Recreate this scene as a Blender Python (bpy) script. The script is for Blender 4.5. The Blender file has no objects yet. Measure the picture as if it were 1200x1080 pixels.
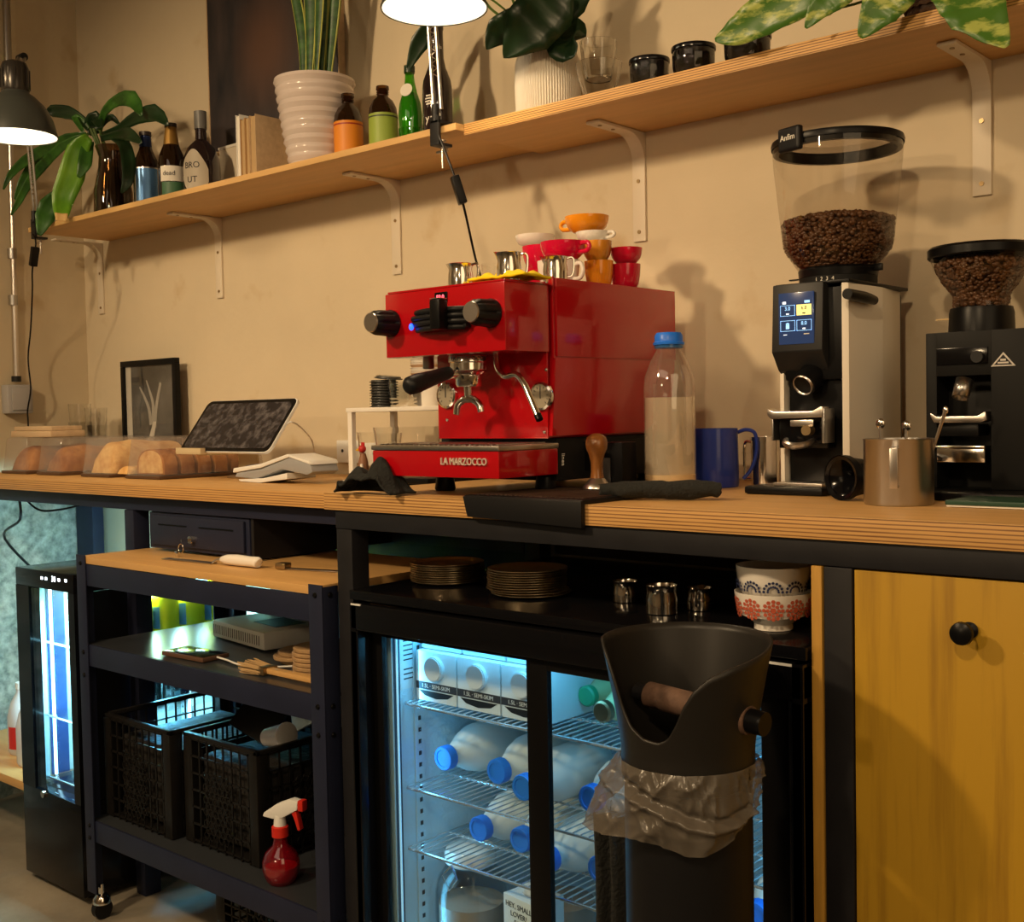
import bpy, bmesh, math, random
from math import pi, sin, cos, radians, atan2, sqrt
from mathutils import Vector, Matrix, noise

random.seed(7)
SC = bpy.context.scene
COL = SC.collection

# ------------------------------------------------------------------ camera
CAM = Vector((0.0, -2.07, 1.206))
F = 1372.0
ROT = Matrix(((0.75293395, -0.01246897, 0.65797795),
              (0.65780788, 0.04384622, -0.75190844),
              (-0.01947432, 0.99896048, 0.04121549)))


def at(px, py, x=None, y=None, z=None):
    """World point seen at pixel (px,py) on the plane x=, y= or z=."""
    d = ROT @ Vector((px - 600.0, 540.0 - py, -F))
    if x is not None:
        t = (x - CAM.x) / d.x
    elif y is not None:
        t = (y - CAM.y) / d.y
    else:
        t = (z - CAM.z) / d.z
    return CAM + d * t


def mpp(p):
    """metres per pixel at a world point"""
    q = ROT.transposed() @ (Vector(p) - CAM)
    return -q.z / F


cam_data = bpy.data.cameras.new('camera')
cam_data.sensor_width = 36.0
cam_data.lens = F / 1200.0 * 36.0
cam_data.clip_start = 0.02
cam = bpy.data.objects.new('camera', cam_data)
cam.matrix_world = Matrix.Translation(CAM) @ ROT.to_4x4()
COL.objects.link(cam)
SC.camera = cam

# ------------------------------------------------------------------ world, light, exposure
SC.view_settings.view_transform = 'Standard'
SC.view_settings.look = 'None'
SC.view_settings.gamma = 1.0
SC.view_settings.use_curve_mapping = False
SC.view_settings.exposure = 0.0
w = bpy.data.worlds.new('room_ambient')
SC.world = w
w.use_nodes = True
w.node_tree.nodes['Background'].inputs[0].default_value = (1.0, 0.62, 0.34, 1)
w.node_tree.nodes['Background'].inputs[1].default_value = 0.05

WARM = (1.0, 0.72, 0.41)


def light(name, kind, loc, energy, color, size=0.05, rot=None, look=None, spot=None, blend=0.5, sy=None):
    l = bpy.data.lights.new(name, kind)
    l.energy = energy
    l.color = color
    if kind == 'AREA':
        l.size = size
        if sy:
            l.shape = 'RECTANGLE'
            l.size_y = sy
    else:
        l.shadow_soft_size = size
    if spot:
        l.spot_size = radians(spot)
        l.spot_blend = blend
    o = bpy.data.objects.new(name, l)
    o.location = loc
    if look is not None:
        o.rotation_euler = (Vector(look) - Vector(loc)).to_track_quat('-Z', 'Y').to_euler()
    COL.objects.link(o)
    return o


light('pendant_light', 'SPOT', (-2.05, -2.5, 2.42), 150, WARM, 0.08, look=(-2.0, 0, 0.80), spot=98, blend=0.8)
light('pendant_light', 'SPOT', (-0.2, -2.5, 2.30), 62, WARM, 0.05, look=(-0.6, 0, 0.9), spot=100, blend=0.8)
light('pendant_light', 'SPOT', (-3.3, -2.1, 2.42), 42, WARM, 0.06, look=(-3.5, 0, 0.75), spot=100, blend=0.8)
light('pendant_light', 'SPOT', (-1.2, -3.9, 1.95), 60, WARM, 0.08, look=(-1.3, 0, 0.7), spot=70, blend=0.8)  # unseen far lamp, added for low-angle light under the counter
light('side_light', 'AREA', (1.2, -1.7, 1.9), 15, WARM, 1.7, look=(-0.9, -.3, 1.1))
light('ambient_fill', 'AREA', (-1.1, -3.0, 2.9), 12, (1.0, 0.76, 0.56), 2.4, look=(-1.1, -2.6, 0), sy=1.4)  # broad soft fill added for room ambience, not a known fixture
CYAN = (0.13, 0.58, 0.95)

# ------------------------------------------------------------------ materials
MATS = {}


def mat(name, col=(0.8, 0.8, 0.8), rough=0.5, metal=0.0, emis=None, estr=0.0, var=0.0, vscale=8.0, bump=0.0,
        bscale=60.0, stretch=(1, 1, 1), coat=0.0, spec=0.5, sub=0.0, trans=0.0, ior=1.45, alpha=1.0, col2=None,
        contrast=None):
    if name in MATS:
        return MATS[name]
    m = bpy.data.materials.new(name)
    m.use_nodes = True
    nt = m.node_tree
    b = nt.nodes['Principled BSDF']
    b.inputs['Base Color'].default_value = (*col, 1)
    b.inputs['Roughness'].default_value = rough
    b.inputs['Metallic'].default_value = metal
    b.inputs['Coat Weight'].default_value = coat
    b.inputs['Specular IOR Level'].default_value = spec
    b.inputs['Transmission Weight'].default_value = trans
    b.inputs['IOR'].default_value = ior
    b.inputs['Alpha'].default_value = alpha
    if sub:
        b.inputs['Subsurface Weight'].default_value = sub
        b.inputs['Subsurface Radius'].default_value = (0.01, 0.005, 0.003)
    if emis:
        b.inputs['Emission Color'].default_value = (*emis, 1)
        b.inputs['Emission Strength'].default_value = estr
    tc = nt.nodes.new('ShaderNodeTexCoord')
    mp = nt.nodes.new('ShaderNodeMapping')
    mp.inputs['Scale'].default_value = stretch
    nt.links.new(tc.outputs['Object'], mp.inputs[0])
    if var or col2:
        n = nt.nodes.new('ShaderNodeTexNoise')
        n.inputs['Scale'].default_value = vscale
        n.inputs['Detail'].default_value = 5
        n.inputs['Roughness'].default_value = 0.6
        nt.links.new(mp.outputs[0], n.inputs['Vector'])
        r = nt.nodes.new('ShaderNodeValToRGB')
        lo, hi = contrast or (0.32, 0.68)
        r.color_ramp.elements[0].position = lo
        r.color_ramp.elements[1].position = hi
        c2 = col2 or tuple(c * (1 - var) for c in col)
        r.color_ramp.elements[0].color = (*c2, 1)
        r.color_ramp.elements[1].color = (*col, 1)
        nt.links.new(n.outputs['Fac'], r.inputs[0])
        nt.links.new(r.outputs[0], b.inputs['Base Color'])
    if bump:
        n2 = nt.nodes.new('ShaderNodeTexNoise')
        n2.inputs['Scale'].default_value = bscale
        n2.inputs['Detail'].default_value = 4
        nt.links.new(mp.outputs[0], n2.inputs['Vector'])
        bp = nt.nodes.new('ShaderNodeBump')
        bp.inputs['Strength'].default_value = bump
        bp.inputs['Distance'].default_value = 0.004
        nt.links.new(n2.outputs['Fac'], bp.inputs['Height'])
        nt.links.new(bp.outputs[0], b.inputs['Normal'])
    MATS[name] = m
    return m


def clear(name, tint=(1, 1, 1), refl=0.12, rough=0.03, ior=1.45, body=0.0, bcol=(1, 1, 1)):
    """thin clear glass or plastic: transparent with a fresnel gloss, optional cloudy body"""
    if name in MATS:
        return MATS[name]
    m = bpy.data.materials.new(name)
    m.use_nodes = True
    nt = m.node_tree
    nt.nodes.clear()
    out = nt.nodes.new('ShaderNodeOutputMaterial')
    t = nt.nodes.new('ShaderNodeBsdfTransparent')
    t.inputs[0].default_value = (*tint, 1)
    g = nt.nodes.new('ShaderNodeBsdfGlossy')
    g.inputs['Roughness'].default_value = rough
    lw = nt.nodes.new('ShaderNodeLayerWeight')
    lw.inputs[0].default_value = 0.35
    mth = nt.nodes.new('ShaderNodeMath')
    mth.operation = 'MULTIPLY_ADD'
    mth.inputs[1].default_value = 0.72
    mth.inputs[2].default_value = refl * 0.3
    nt.links.new(lw.outputs['Facing'], mth.inputs[0])
    pw = nt.nodes.new('ShaderNodeMath')
    pw.operation = 'POWER'
    pw.inputs[1].default_value = 2.4
    nt.links.new(mth.outputs[0], pw.inputs[0])
    ad = nt.nodes.new('ShaderNodeMath')
    ad.operation = 'ADD'
    ad.inputs[1].default_value = refl * 0.35
    nt.links.new(pw.outputs[0], ad.inputs[0])
    mx = nt.nodes.new('ShaderNodeMixShader')
    nt.links.new(ad.outputs[0], mx.inputs[0])
    base = t
    if body:
        d = nt.nodes.new('ShaderNodeBsdfDiffuse')
        d.inputs[0].default_value = (*bcol, 1)
        mb = nt.nodes.new('ShaderNodeMixShader')
        mb.inputs[0].default_value = body
        nt.links.new(t.outputs[0], mb.inputs[1])
        nt.links.new(d.outputs[0], mb.inputs[2])
        base = mb
    nt.links.new(base.outputs[0], mx.inputs[1])
    nt.links.new(g.outputs[0], mx.inputs[2])
    nt.links.new(mx.outputs[0], out.inputs[0])
    MATS[name] = m
    return m


def ply_edge(name, c1, c2, freq):
    """layered plywood edge: thin dark glue lines along the height, with grain"""
    m = bpy.data.materials.new(name)
    m.use_nodes = True
    nt = m.node_tree
    b = nt.nodes['Principled BSDF']
    b.inputs['Roughness'].default_value = 0.55
    tc = nt.nodes.new('ShaderNodeTexCoord')
    sep = nt.nodes.new('ShaderNodeSeparateXYZ')
    nt.links.new(tc.outputs['Object'], sep.inputs[0])
    n = nt.nodes.new('ShaderNodeTexNoise')
    n.inputs['Scale'].default_value = 3.0
    mp = nt.nodes.new('ShaderNodeMapping')
    mp.inputs['Scale'].default_value = (4, 4, 160)
    nt.links.new(tc.outputs['Object'], mp.inputs[0])
    nt.links.new(mp.outputs[0], n.inputs['Vector'])
    ma = nt.nodes.new('ShaderNodeMath')
    ma.operation = 'MULTIPLY'
    ma.inputs[1].default_value = freq * 2 * pi
    nt.links.new(sep.outputs['Z'], ma.inputs[0])
    ad = nt.nodes.new('ShaderNodeMath')
    ad.operation = 'MULTIPLY_ADD'
    ad.inputs[1].default_value = 2.2
    nt.links.new(n.outputs['Fac'], ad.inputs[0])
    nt.links.new(ma.outputs[0], ad.inputs[2])
    sn = nt.nodes.new('ShaderNodeMath')
    sn.operation = 'SINE'
    nt.links.new(ad.outputs[0], sn.inputs[0])
    r = nt.nodes.new('ShaderNodeValToRGB')
    r.color_ramp.elements[0].position = 0.0
    r.color_ramp.elements[0].color = (*c2, 1)
    r.color_ramp.elements[1].position = 0.42
    r.color_ramp.elements[1].color = (*c1, 1)
    mr = nt.nodes.new('ShaderNodeMapRange')
    mr.inputs['From Min'].default_value = -1
    nt.links.new(sn.outputs[0], mr.inputs['Value'])
    nt.links.new(mr.outputs[0], r.inputs[0])
    nt.links.new(r.outputs[0], b.inputs['Base Color'])
    MATS[name] = m
    return m


M = {}
M['wall'] = mat('cream_plaster', (0.64, 0.54, 0.385), 0.85, var=0.12, vscale=1.6, bump=0.35, bscale=22)
M['wall_left'] = mat('cream_plaster_side', (0.62, 0.52, 0.36), 0.85, var=0.15, vscale=1.4, bump=0.35, bscale=22)
M['stone'] = mat('rough_stone', (0.46, 0.46, 0.41), 0.9, col2=(0.15, 0.17, 0.15), vscale=34, bump=1.0, bscale=70, contrast=(0.32, 0.70))
M['floor'] = mat('concrete_floor', (0.30, 0.26, 0.20), 0.55, var=0.45, vscale=4, bump=0.15)
M['ceiling'] = mat('ceiling_paint', (0.45, 0.36, 0.26), 0.9)
M['ply'] = mat('plywood_face', (0.62, 0.36, 0.13), 0.42, var=0.16, vscale=3.5, stretch=(1.2, 14, 14), bump=0.06)
M['ply_shelf'] = mat('plywood_shelf_face', (0.66, 0.40, 0.15), 0.5, var=0.16, vscale=3.0, stretch=(1, 12, 12), bump=0.05)
M['ply_e'] = ply_edge('plywood_edge', (0.56, 0.31, 0.10), (0.19, 0.085, 0.026), 185)
M['ply_e2'] = ply_edge('plywood_shelf_edge', (0.66, 0.37, 0.12), (0.16, 0.07, 0.02), 230)
M['ply_v'] = mat('plywood_panel', (0.52, 0.28, 0.045), 0.5, var=0.3, vscale=6, stretch=(14, 14, 1))
M['door'] = mat('mustard_stained_plywood', (0.43, 0.245, 0.014), 0.48, col2=(0.20, 0.095, 0.006), vscale=3.2,
                stretch=(11, 11, 0.55), bump=0.05, contrast=(0.22, 0.55))
M['steel_blk'] = mat('black_painted_steel', (0.012, 0.012, 0.015), 0.5, var=0.3, vscale=20, spec=.35)
M['cart_blk'] = mat('charcoal_painted_steel', (0.013, 0.017, 0.042), 0.5, var=0.2, vscale=12, spec=.4)
M['black'] = mat('black_plastic', (0.004, 0.004, 0.0045), 0.33, spec=.2)
M['black_gloss'] = mat('black_gloss', (0.004, 0.004, 0.005), 0.14, spec=.35)
M['black_matte'] = mat('black_matte', (0.008, 0.008, 0.008), 0.6, spec=.2)
M['rubber'] = mat('black_rubber', (0.007, 0.007, 0.008), 0.45, spec=.3)
M['dark_grey'] = mat('dark_grey_plastic', (0.014, 0.014, 0.015), 0.42, spec=.3)
M['white'] = mat('white_enamel', (0.78, 0.74, 0.68), 0.35)
M['white_p'] = mat('white_plastic', (0.72, 0.72, 0.70), 0.4)
M['bracket'] = mat('bracket_white', (0.66, 0.58, 0.46), 0.45)
M['screw'] = mat('screw_brass', (0.35, 0.25, 0.13), 0.35, metal=0.9)
M['chrome'] = mat('chrome', (0.80, 0.77, 0.72), 0.12, metal=1.0)
M['steel'] = mat('brushed_steel', (0.62, 0.58, 0.54), 0.28, metal=1.0, bump=0.05, bscale=200, stretch=(1, 1, 0.05))
M['steel_d'] = mat('worn_steel', (0.44, 0.43, 0.42), 0.3, metal=1.0)
M['red'] = mat('red_enamel', (0.40, 0.003, 0.007), 0.16, coat=0.6)
M['red_side'] = M['red']
M['green_leaf'] = mat('dark_green_leaf', (0.05, 0.17, 0.02), 0.38, col2=(0.015, 0.06, 0.012), vscale=18)
M['leaf_dark'] = mat('deep_green_leaf', (0.014, 0.045, 0.014), 0.35, col2=(0.006, 0.022, 0.008), vscale=12)
M['leaf_bright'] = mat('bright_green_leaf', (0.16, 0.36, 0.02), 0.32, col2=(0.05, 0.18, 0.01), vscale=14, stretch=(1, 1, 0.4))
M['leaf_varieg'] = mat('variegated_leaf', (0.055, 0.145, 0.018), 0.35, col2=(0.36, 0.42, 0.10), vscale=34, contrast=(0.38, 0.50), stretch=(0.7, 1.0, 1.6))
M['stem'] = mat('plant_stem', (0.07, 0.13, 0.02), 0.5)
M['snake'] = mat('snake_plant_leaf', (0.05, 0.13, 0.035), 0.45, col2=(0.012, 0.04, 0.014), vscale=20, stretch=(1, 1, 2.5))
M['snake_edge'] = mat('snake_plant_margin', (0.36, 0.38, 0.08), 0.45)
M['soil'] = mat('potting_soil', (0.03, 0.018, 0.010), 0.95, bump=1, bscale=90)
M['glass'] = clear('clear_glass', (0.99, 0.99, 0.985), refl=.06)
M['real_glass'] = mat('solid_glass', (0.96, 0.96, 0.95), 0.02, trans=1.0, ior=1.45)
M['glass_door'] = clear('door_glass', (0.90, 0.96, 0.98), refl=0.05)
M['plastic_clear'] = clear('clear_plastic', (0.97, 0.96, 0.95), body=0.04, bcol=(0.7, 0.68, 0.66))
M['plastic_haze'] = clear('cloudy_clear_plastic', (0.94, 0.93, 0.93), body=0.10, bcol=(0.75, 0.70, 0.68))
M['brown_glass'] = clear('brown_glass', (0.30, 0.12, 0.02), refl=0.2)
M['brown_glass2'] = clear('amber_glass', (0.18, 0.08, 0.015), refl=0.2, body=0.2, bcol=(0.05, 0.02, 0.006))
M['green_glass'] = clear('green_glass', (0.25, 0.70, 0.08), refl=0.25, body=0.2, bcol=(0.05, 0.30, 0.01))
M['dark_bottle'] = mat('dark_bottle_glass', (0.016, 0.009, 0.010), 0.08, coat=0.5)
M['vase_glass'] = clear('smoky_brown_glass', (0.45, 0.32, 0.18), refl=0.2, body=0.12, bcol=(0.10, 0.06, 0.03))
M['paper'] = mat('paper', (0.74, 0.70, 0.63), 0.8)
M['book_page'] = mat('book_pages', (0.50, 0.34, 0.17), 0.85, var=0.25, vscale=40, stretch=(30, 1, 1))
M['book_cov'] = mat('book_cover_tan', (0.40, 0.24, 0.10), 0.6)
M['cer_white'] = mat('white_ceramic', (0.78, 0.74, 0.68), 0.15, coat=0.3)
M['cer_mag'] = mat('magenta_ceramic', (0.60, 0.006, 0.045), 0.12, coat=0.4)
M['cer_or'] = mat('orange_ceramic', (0.75, 0.27, 0.012), 0.12, coat=0.4)
M['cer_red'] = mat('crimson_ceramic', (0.52, 0.006, 0.03), 0.12, coat=0.4)
M['cer_pot'] = mat('glazed_pinkish_pot', (0.58, 0.50, 0.47), 0.16, coat=0.3)
M['cer_rib'] = mat('matte_ribbed_pot', (0.72, 0.66, 0.56), 0.55)
M['yellow'] = mat('yellow_cloth', (0.85, 0.62, 0.0), 0.8, bump=0.3)
M['cloth'] = mat('black_terry_cloth', (0.013, 0.014, 0.013), 0.95, bump=1.0, bscale=160)
M['wood_t'] = mat('tamper_wood', (0.26, 0.10, 0.025), 0.22, col2=(0.12, 0.04, 0.01), vscale=9, stretch=(6, 6, 1), coat=0.4)
M['wood_l'] = mat('light_wood', (0.58, 0.42, 0.26), 0.6, var=0.2, vscale=6, stretch=(1, 8, 8))
M['milk'] = mat('milk', (0.74, 0.76, 0.72), 0.35)
M['oat'] = mat('creamy_milk', (0.74, 0.54, 0.29), 0.5)
M['blue_cap'] = mat('blue_cap', (0.02, 0.20, 0.80), 0.4)
M['blue'] = mat('blue_enamel', (0.010, 0.030, 0.24), 0.28, coat=0.3)
M['bean'] = mat('coffee_bean', (0.12, 0.052, 0.020), 0.4, col2=(0.05, 0.02, 0.008), vscale=60)
M['bread'] = mat('banana_bread', (0.50, 0.22, 0.06), 0.75, col2=(0.20, 0.06, 0.015), vscale=18, bump=0.5)
M['bread_in'] = mat('bread_crumb', (0.80, 0.55, 0.24), 0.8, col2=(0.55, 0.28, 0.08), vscale=30, bump=0.5)
M['led'] = mat('led_strip', (0.6, 0.85, 1), 0.5, emis=(0.50, 0.85, 1.0), estr=5)
M['led_dim'] = mat('dim_led_strip', (0.6, 0.85, 1), 0.5, emis=(0.30, 0.72, 1.0), estr=0.5)
M['fr_in'] = mat('fridge_liner', (0.52, 0.70, 0.78), 0.4, bump=0.4, bscale=120)
M['fr_dark'] = mat('fridge_liner_grey', (0.25, 0.28, 0.30), 0.4)
M['wire'] = mat('chrome_wire', (0.75, 0.80, 0.82), 0.2, metal=0.8)
M['carton'] = mat('white_carton', (0.70, 0.74, 0.74), 0.55)
M['ink'] = mat('dark_ink', (0.03, 0.03, 0.035), 0.6)
M['ink_w'] = mat('white_ink', (0.75, 0.72, 0.66), 0.6)


# faint brownish scuffs on the plaster
for nm_ in ('cream_plaster', 'cream_plaster_side'):
    nt_w = MATS[nm_].node_tree
    b_w = nt_w.nodes['Principled BSDF']
    src = b_w.inputs['Base Color'].links[0].from_socket
    tc_w = nt_w.nodes.new('ShaderNodeTexCoord')
    nz = nt_w.nodes.new('ShaderNodeTexNoise')
    nz.inputs['Scale'].default_value = 5.5
    nz.inputs['Detail'].default_value = 7
    nt_w.links.new(tc_w.outputs['Object'], nz.inputs['Vector'])
    rp = nt_w.nodes.new('ShaderNodeValToRGB')
    rp.color_ramp.elements[0].position = .62
    rp.color_ramp.elements[0].color = (1, 1, 1, 1)
    rp.color_ramp.elements[1].position = .74
    rp.color_ramp.elements[1].color = (.80, .70, .55, 1)
    nt_w.links.new(nz.outputs['Fac'], rp.inputs[0])
    ml = nt_w.nodes.new('ShaderNodeMixRGB')
    ml.blend_type = 'MULTIPLY'
    ml.inputs['Fac'].default_value = .8
    nt_w.links.new(src, ml.inputs['Color1'])
    nt_w.links.new(rp.outputs[0], ml.inputs['Color2'])
    nt_w.links.new(ml.outputs[0], b_w.inputs['Base Color'])


# ------------------------------------------------------------------ mesh builder
def root_mat(o):
    m = Matrix.Identity(4)
    while o:
        m = o.matrix_basis @ m
        o = o.parent
    return m


class MB:
    def __init__(s):
        s.bm = bmesh.new()

    def _faces(s, vs, fs):
        v = [s.bm.verts.new(p) for p in vs]
        for f in fs:
            try:
                s.bm.faces.new([v[i] for i in f])
            except ValueError:
                pass
        return v

    def box(s, a, b, bev=0.0, mtx=None, seg=2):
        x0, x1 = sorted((a[0], b[0])); y0, y1 = sorted((a[1], b[1])); z0, z1 = sorted((a[2], b[2]))
        t = bmesh.new()
        vs = [t.verts.new(p) for p in ((x0, y0, z0), (x1, y0, z0), (x1, y1, z0), (x0, y1, z0),
                                        (x0, y0, z1), (x1, y0, z1), (x1, y1, z1), (x0, y1, z1))]
        for f in ((0, 3, 2, 1), (4, 5, 6, 7), (0, 1, 5, 4), (1, 2, 6, 5), (2, 3, 7, 6), (3, 0, 4, 7)):
            t.faces.new([vs[i] for i in f])
        if bev:
            bmesh.ops.bevel(t, geom=list(t.edges), offset=bev, segments=seg, affect='EDGES', profile=0.6)
        if mtx:
            t.transform(mtx)
        s.merge(t)
        return s

    def merge(s, t):
        me = bpy.data.meshes.new('tmp')
        t.to_mesh(me)
        t.free()
        s.bm.from_mesh(me)
        bpy.data.meshes.remove(me)

    def cyl(s, p0, p1, r0, r1=None, seg=20, cap=True):
        r1 = r0 if r1 is None else r1
        p0, p1 = Vector(p0), Vector(p1)
        d = (p1 - p0).normalized()
        u = d.orthogonal().normalized()
        v = d.cross(u)
        A = [s.bm.verts.new(p0 + (u * cos(2 * pi * i / seg) + v * sin(2 * pi * i / seg)) * r0) for i in range(seg)]
        B = [s.bm.verts.new(p1 + (u * cos(2 * pi * i / seg) + v * sin(2 * pi * i / seg)) * r1) for i in range(seg)]
        for i in range(seg):
            j = (i + 1) % seg
            s.bm.faces.new((A[i], A[j], B[j], B[i]))
        if cap:
            s.bm.faces.new(A[::-1])
            s.bm.faces.new(B)
        return s

    def tube(s, pts, r, seg=8, cap=True, smooth=0):
        pts = [Vector(p) for p in pts]
        rs = r if isinstance(r, (list, tuple)) else [r] * len(pts)
        if smooth:
            q, rr = [], []
            n = len(pts)
            for i in range(n - 1):
                p0, p1, p2, p3 = pts[max(i - 1, 0)], pts[i], pts[i + 1], pts[min(i + 2, n - 1)]
                for k in range(smooth):
                    t = k / smooth
                    q.append(0.5 * ((2 * p1) + (p2 - p0) * t + (2 * p0 - 5 * p1 + 4 * p2 - p3) * t * t +
                                    (3 * p1 - p0 - 3 * p2 + p3) * t ** 3))
                    rr.append(rs[i] * (1 - t) + rs[i + 1] * t)
            q.append(pts[-1]); rr.append(rs[-1])
            pts, rs = q, rr
        prev = None
        u = None
        for i, p in enumerate(pts):
            d = (pts[min(i + 1, len(pts) - 1)] - pts[max(i - 1, 0)]).normalized()
            if u is None:
                u = d.orthogonal().normalized()
            else:
                u = (u - d * u.dot(d)).normalized()
            v = d.cross(u)
            ring = [s.bm.verts.new(p + (u * cos(2 * pi * k / seg) + v * sin(2 * pi * k / seg)) * rs[i]) for k in range(seg)]
            if prev:
                for k in range(seg):
                    j = (k + 1) % seg
                    s.bm.faces.new((prev[k], prev[j], ring[j], ring[k]))
            elif cap:
                s.bm.faces.new(ring[::-1])
            prev = ring
        if cap:
            s.bm.faces.new(prev)
        return s

    def lathe(s, prof, c=(0, 0, 0), seg=32, mtx=None, rib=None, a0=0.0, a1=2 * pi):
        """prof: [(r,z)...] about Z at c; rib=(n,depth) fluting"""
        full = abs(a1 - a0 - 2 * pi) < 1e-6
        n = seg if full else seg + 1
        rings = []
        mtx = mtx or Matrix.Identity(4)
        c = Vector(c)
        for r, z in prof:
            if r < 1e-6:
                rings.append([s.bm.verts.new(mtx @ (c + Vector((0, 0, z))))])
                continue
            ring = []
            for k in range(n):
                a = a0 + (a1 - a0) * k / seg
                rr = r
                if rib:
                    rr = r * (1 + rib[1] * abs(sin(a * rib[0] / 2)))
                ring.append(s.bm.verts.new(mtx @ (c + Vector((cos(a) * rr, sin(a) * rr, z)))))
            rings.append(ring)
        for A, B in zip(rings, rings[1:]):
            if len(A) == 1 and len(B) == 1:
                continue
            for k in range(n if full else n - 1):
                j = (k + 1) % n
                if len(A) == 1:
                    s.bm.faces.new((A[0], B[j], B[k]))
                elif len(B) == 1:
                    s.bm.faces.new((A[k], A[j], B[0]))
                else:
                    s.bm.faces.new((A[k], A[j], B[j], B[k]))
        return s

    def prism(s, poly, axis, a, b, bev=0.0):
        """poly: 2D points; axis 'x': (y,z), 'y': (x,z), 'z': (x,y)"""
        def P(p, t):
            return {'x': (t, p[0], p[1]), 'y': (p[0], t, p[1]), 'z': (p[0], p[1], t)}[axis]
        t = bmesh.new()
        A = [t.verts.new(P(p, a)) for p in poly]
        B = [t.verts.new(P(p, b)) for p in poly]
        n = len(poly)
        t.faces.new(A)
        t.faces.new(B[::-1])
        for i in range(n):
            j = (i + 1) % n
            t.faces.new((A[j], A[i], B[i], B[j]))
        bmesh.ops.recalc_face_normals(t, faces=list(t.faces))
        if bev:
            bmesh.ops.bevel(t, geom=list(t.edges), offset=bev, segments=2, affect='EDGES', profile=0.6)
        s.merge(t)
        return s

    def grid(s, fn, nu, nv, closed=False):
        V = [[s.bm.verts.new(fn(i / nu, j / nv)) for j in range(nv + (0 if closed else 1))] for i in range(nu + 1)]
        m = nv if closed else nv
        for i in range(nu):
            for j in range(m):
                k = (j + 1) % nv if closed else j + 1
                s.bm.faces.new((V[i][j], V[i + 1][j], V[i + 1][k], V[i][k]))
        return s

    def ball(s, c, r, sc=(1, 1, 1), sub=2):
        t = bmesh.new()
        bmesh.ops.create_icosphere(t, subdivisions=sub, radius=r)
        for v in t.verts:
            v.co = Vector((v.co.x * sc[0], v.co.y * sc[1], v.co.z * sc[2])) + Vector(c)
        s.merge(t)
        return s

    def xf(s, m):
        s.bm.transform(m)
        return s

    def build(s, name, m, parent=None, local=False, angle=38, solid=0.0):
        if parent is not None and not local:
            s.bm.transform(root_mat(parent).inverted())
        bmesh.ops.recalc_face_normals(s.bm, faces=list(s.bm.faces))
        me = bpy.data.meshes.new(name)
        s.bm.to_mesh(me)
        s.bm.free()
        for p in me.polygons:
            p.use_smooth = True
        me.set_sharp_from_angle(angle=radians(angle))
        me.materials.append(M[m] if isinstance(m, str) else m)
        o = bpy.data.objects.new(name, me)
        COL.objects.link(o)
        if parent is not None:
            o.parent = parent
        if solid:
            md = o.modifiers.new('thickness', 'SOLIDIFY')
            md.thickness = solid
            md.offset = 0
        return o


def tag(o, label=None, cat=None, group=None, kind=None):
    if label: o['label'] = label
    if cat: o['category'] = cat
    if group: o['group'] = group
    if kind: o['kind'] = kind
    return o


def thing(name, label, cat, loc=(0, 0, 0), rz=0.0, group=None, kind=None):
    o = bpy.data.objects.new(name, None)
    o.empty_display_size = 0.05
    COL.objects.link(o)
    o.location = loc
    o.rotation_euler = (0, 0, rz)
    return tag(o, label, cat, group, kind)


def kids(o):
    return [c for c in list(bpy.data.objects) if c.parent == o]


def dup(root, loc, label, rz=None, rot=None, group=None, scale=None, name=None):
    def cp(o, par):
        c = o.copy()
        COL.objects.link(c)
        c.parent = par
        for k in kids(o):
            cp(k, c)
        return c
    r = cp(root, None)
    r.location = loc
    if rz is not None: r.rotation_euler = (0, 0, rz)
    if rot is not None: r.rotation_euler = rot
    if scale: r.scale = scale
    r['label'] = label
    if group: r['group'] = group
    return r


def struct(name, m, mb, parent=None):
    o = mb.build(name, m, parent)
    if parent is None:
        o['kind'] = 'structure'
    return o


FRONT = Matrix(((1, 0, 0, 0), (0, 0, -1, 0), (0, 1, 0, 0), (0, 0, 0, 1)))      # reads from -y
SIDE = Matrix(((0, 0, 1, 0), (1, 0, 0, 0), (0, 1, 0, 0), (0, 0, 0, 1)))       # reads from +x


def text_mb(txt, size, extrude=0.0004, wrap=None):
    cu = bpy.data.curves.new('tmp_text', 'FONT')
    cu.body = txt
    cu.size = size
    cu.extrude = extrude
    cu.align_x = 'CENTER'
    cu.align_y = 'CENTER'
    cu.resolution_u = 3
    ob = bpy.data.objects.new('tmp_text', cu)
    COL.objects.link(ob)
    dg = bpy.context.evaluated_depsgraph_get()
    me = bpy.data.meshes.new_from_object(ob.evaluated_get(dg))
    mb = MB()
    mb.bm.from_mesh(me)
    bpy.data.objects.remove(ob)
    bpy.data.curves.remove(cu)
    bpy.data.meshes.remove(me)
    if wrap:
        r, phi, c = wrap
        for v in mb.bm.verts:
            a = phi + v.co.x / r
            rr = r + v.co.z
            v.co = Vector((c[0] + cos(a) * rr, c[1] + sin(a) * rr, c[2] + v.co.y))
    return mb


def text(name, txt, size, m, pos, base=FRONT, parent=None, extrude=0.0004, rot=0.0, sx=1.0):
    mb = text_mb(txt, size, extrude)
    mb.xf(Matrix.Translation(pos) @ base @ Matrix.Rotation(rot, 4, 'Z') @ Matrix.Diagonal((sx, 1, 1, 1)))
    return mb.build(name, m, parent)


def to_cam(x, y):
    return atan2(CAM.y - y, CAM.x - x)


def patch(r, z0, z1, phi, half, c=(0, 0, 0), seg=16, r1=None):
    r1 = r if r1 is None else r1
    return MB().lathe([(r, z0), (r1, z1)], c, seg=seg, a0=phi - half, a1=phi + half)
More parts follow.
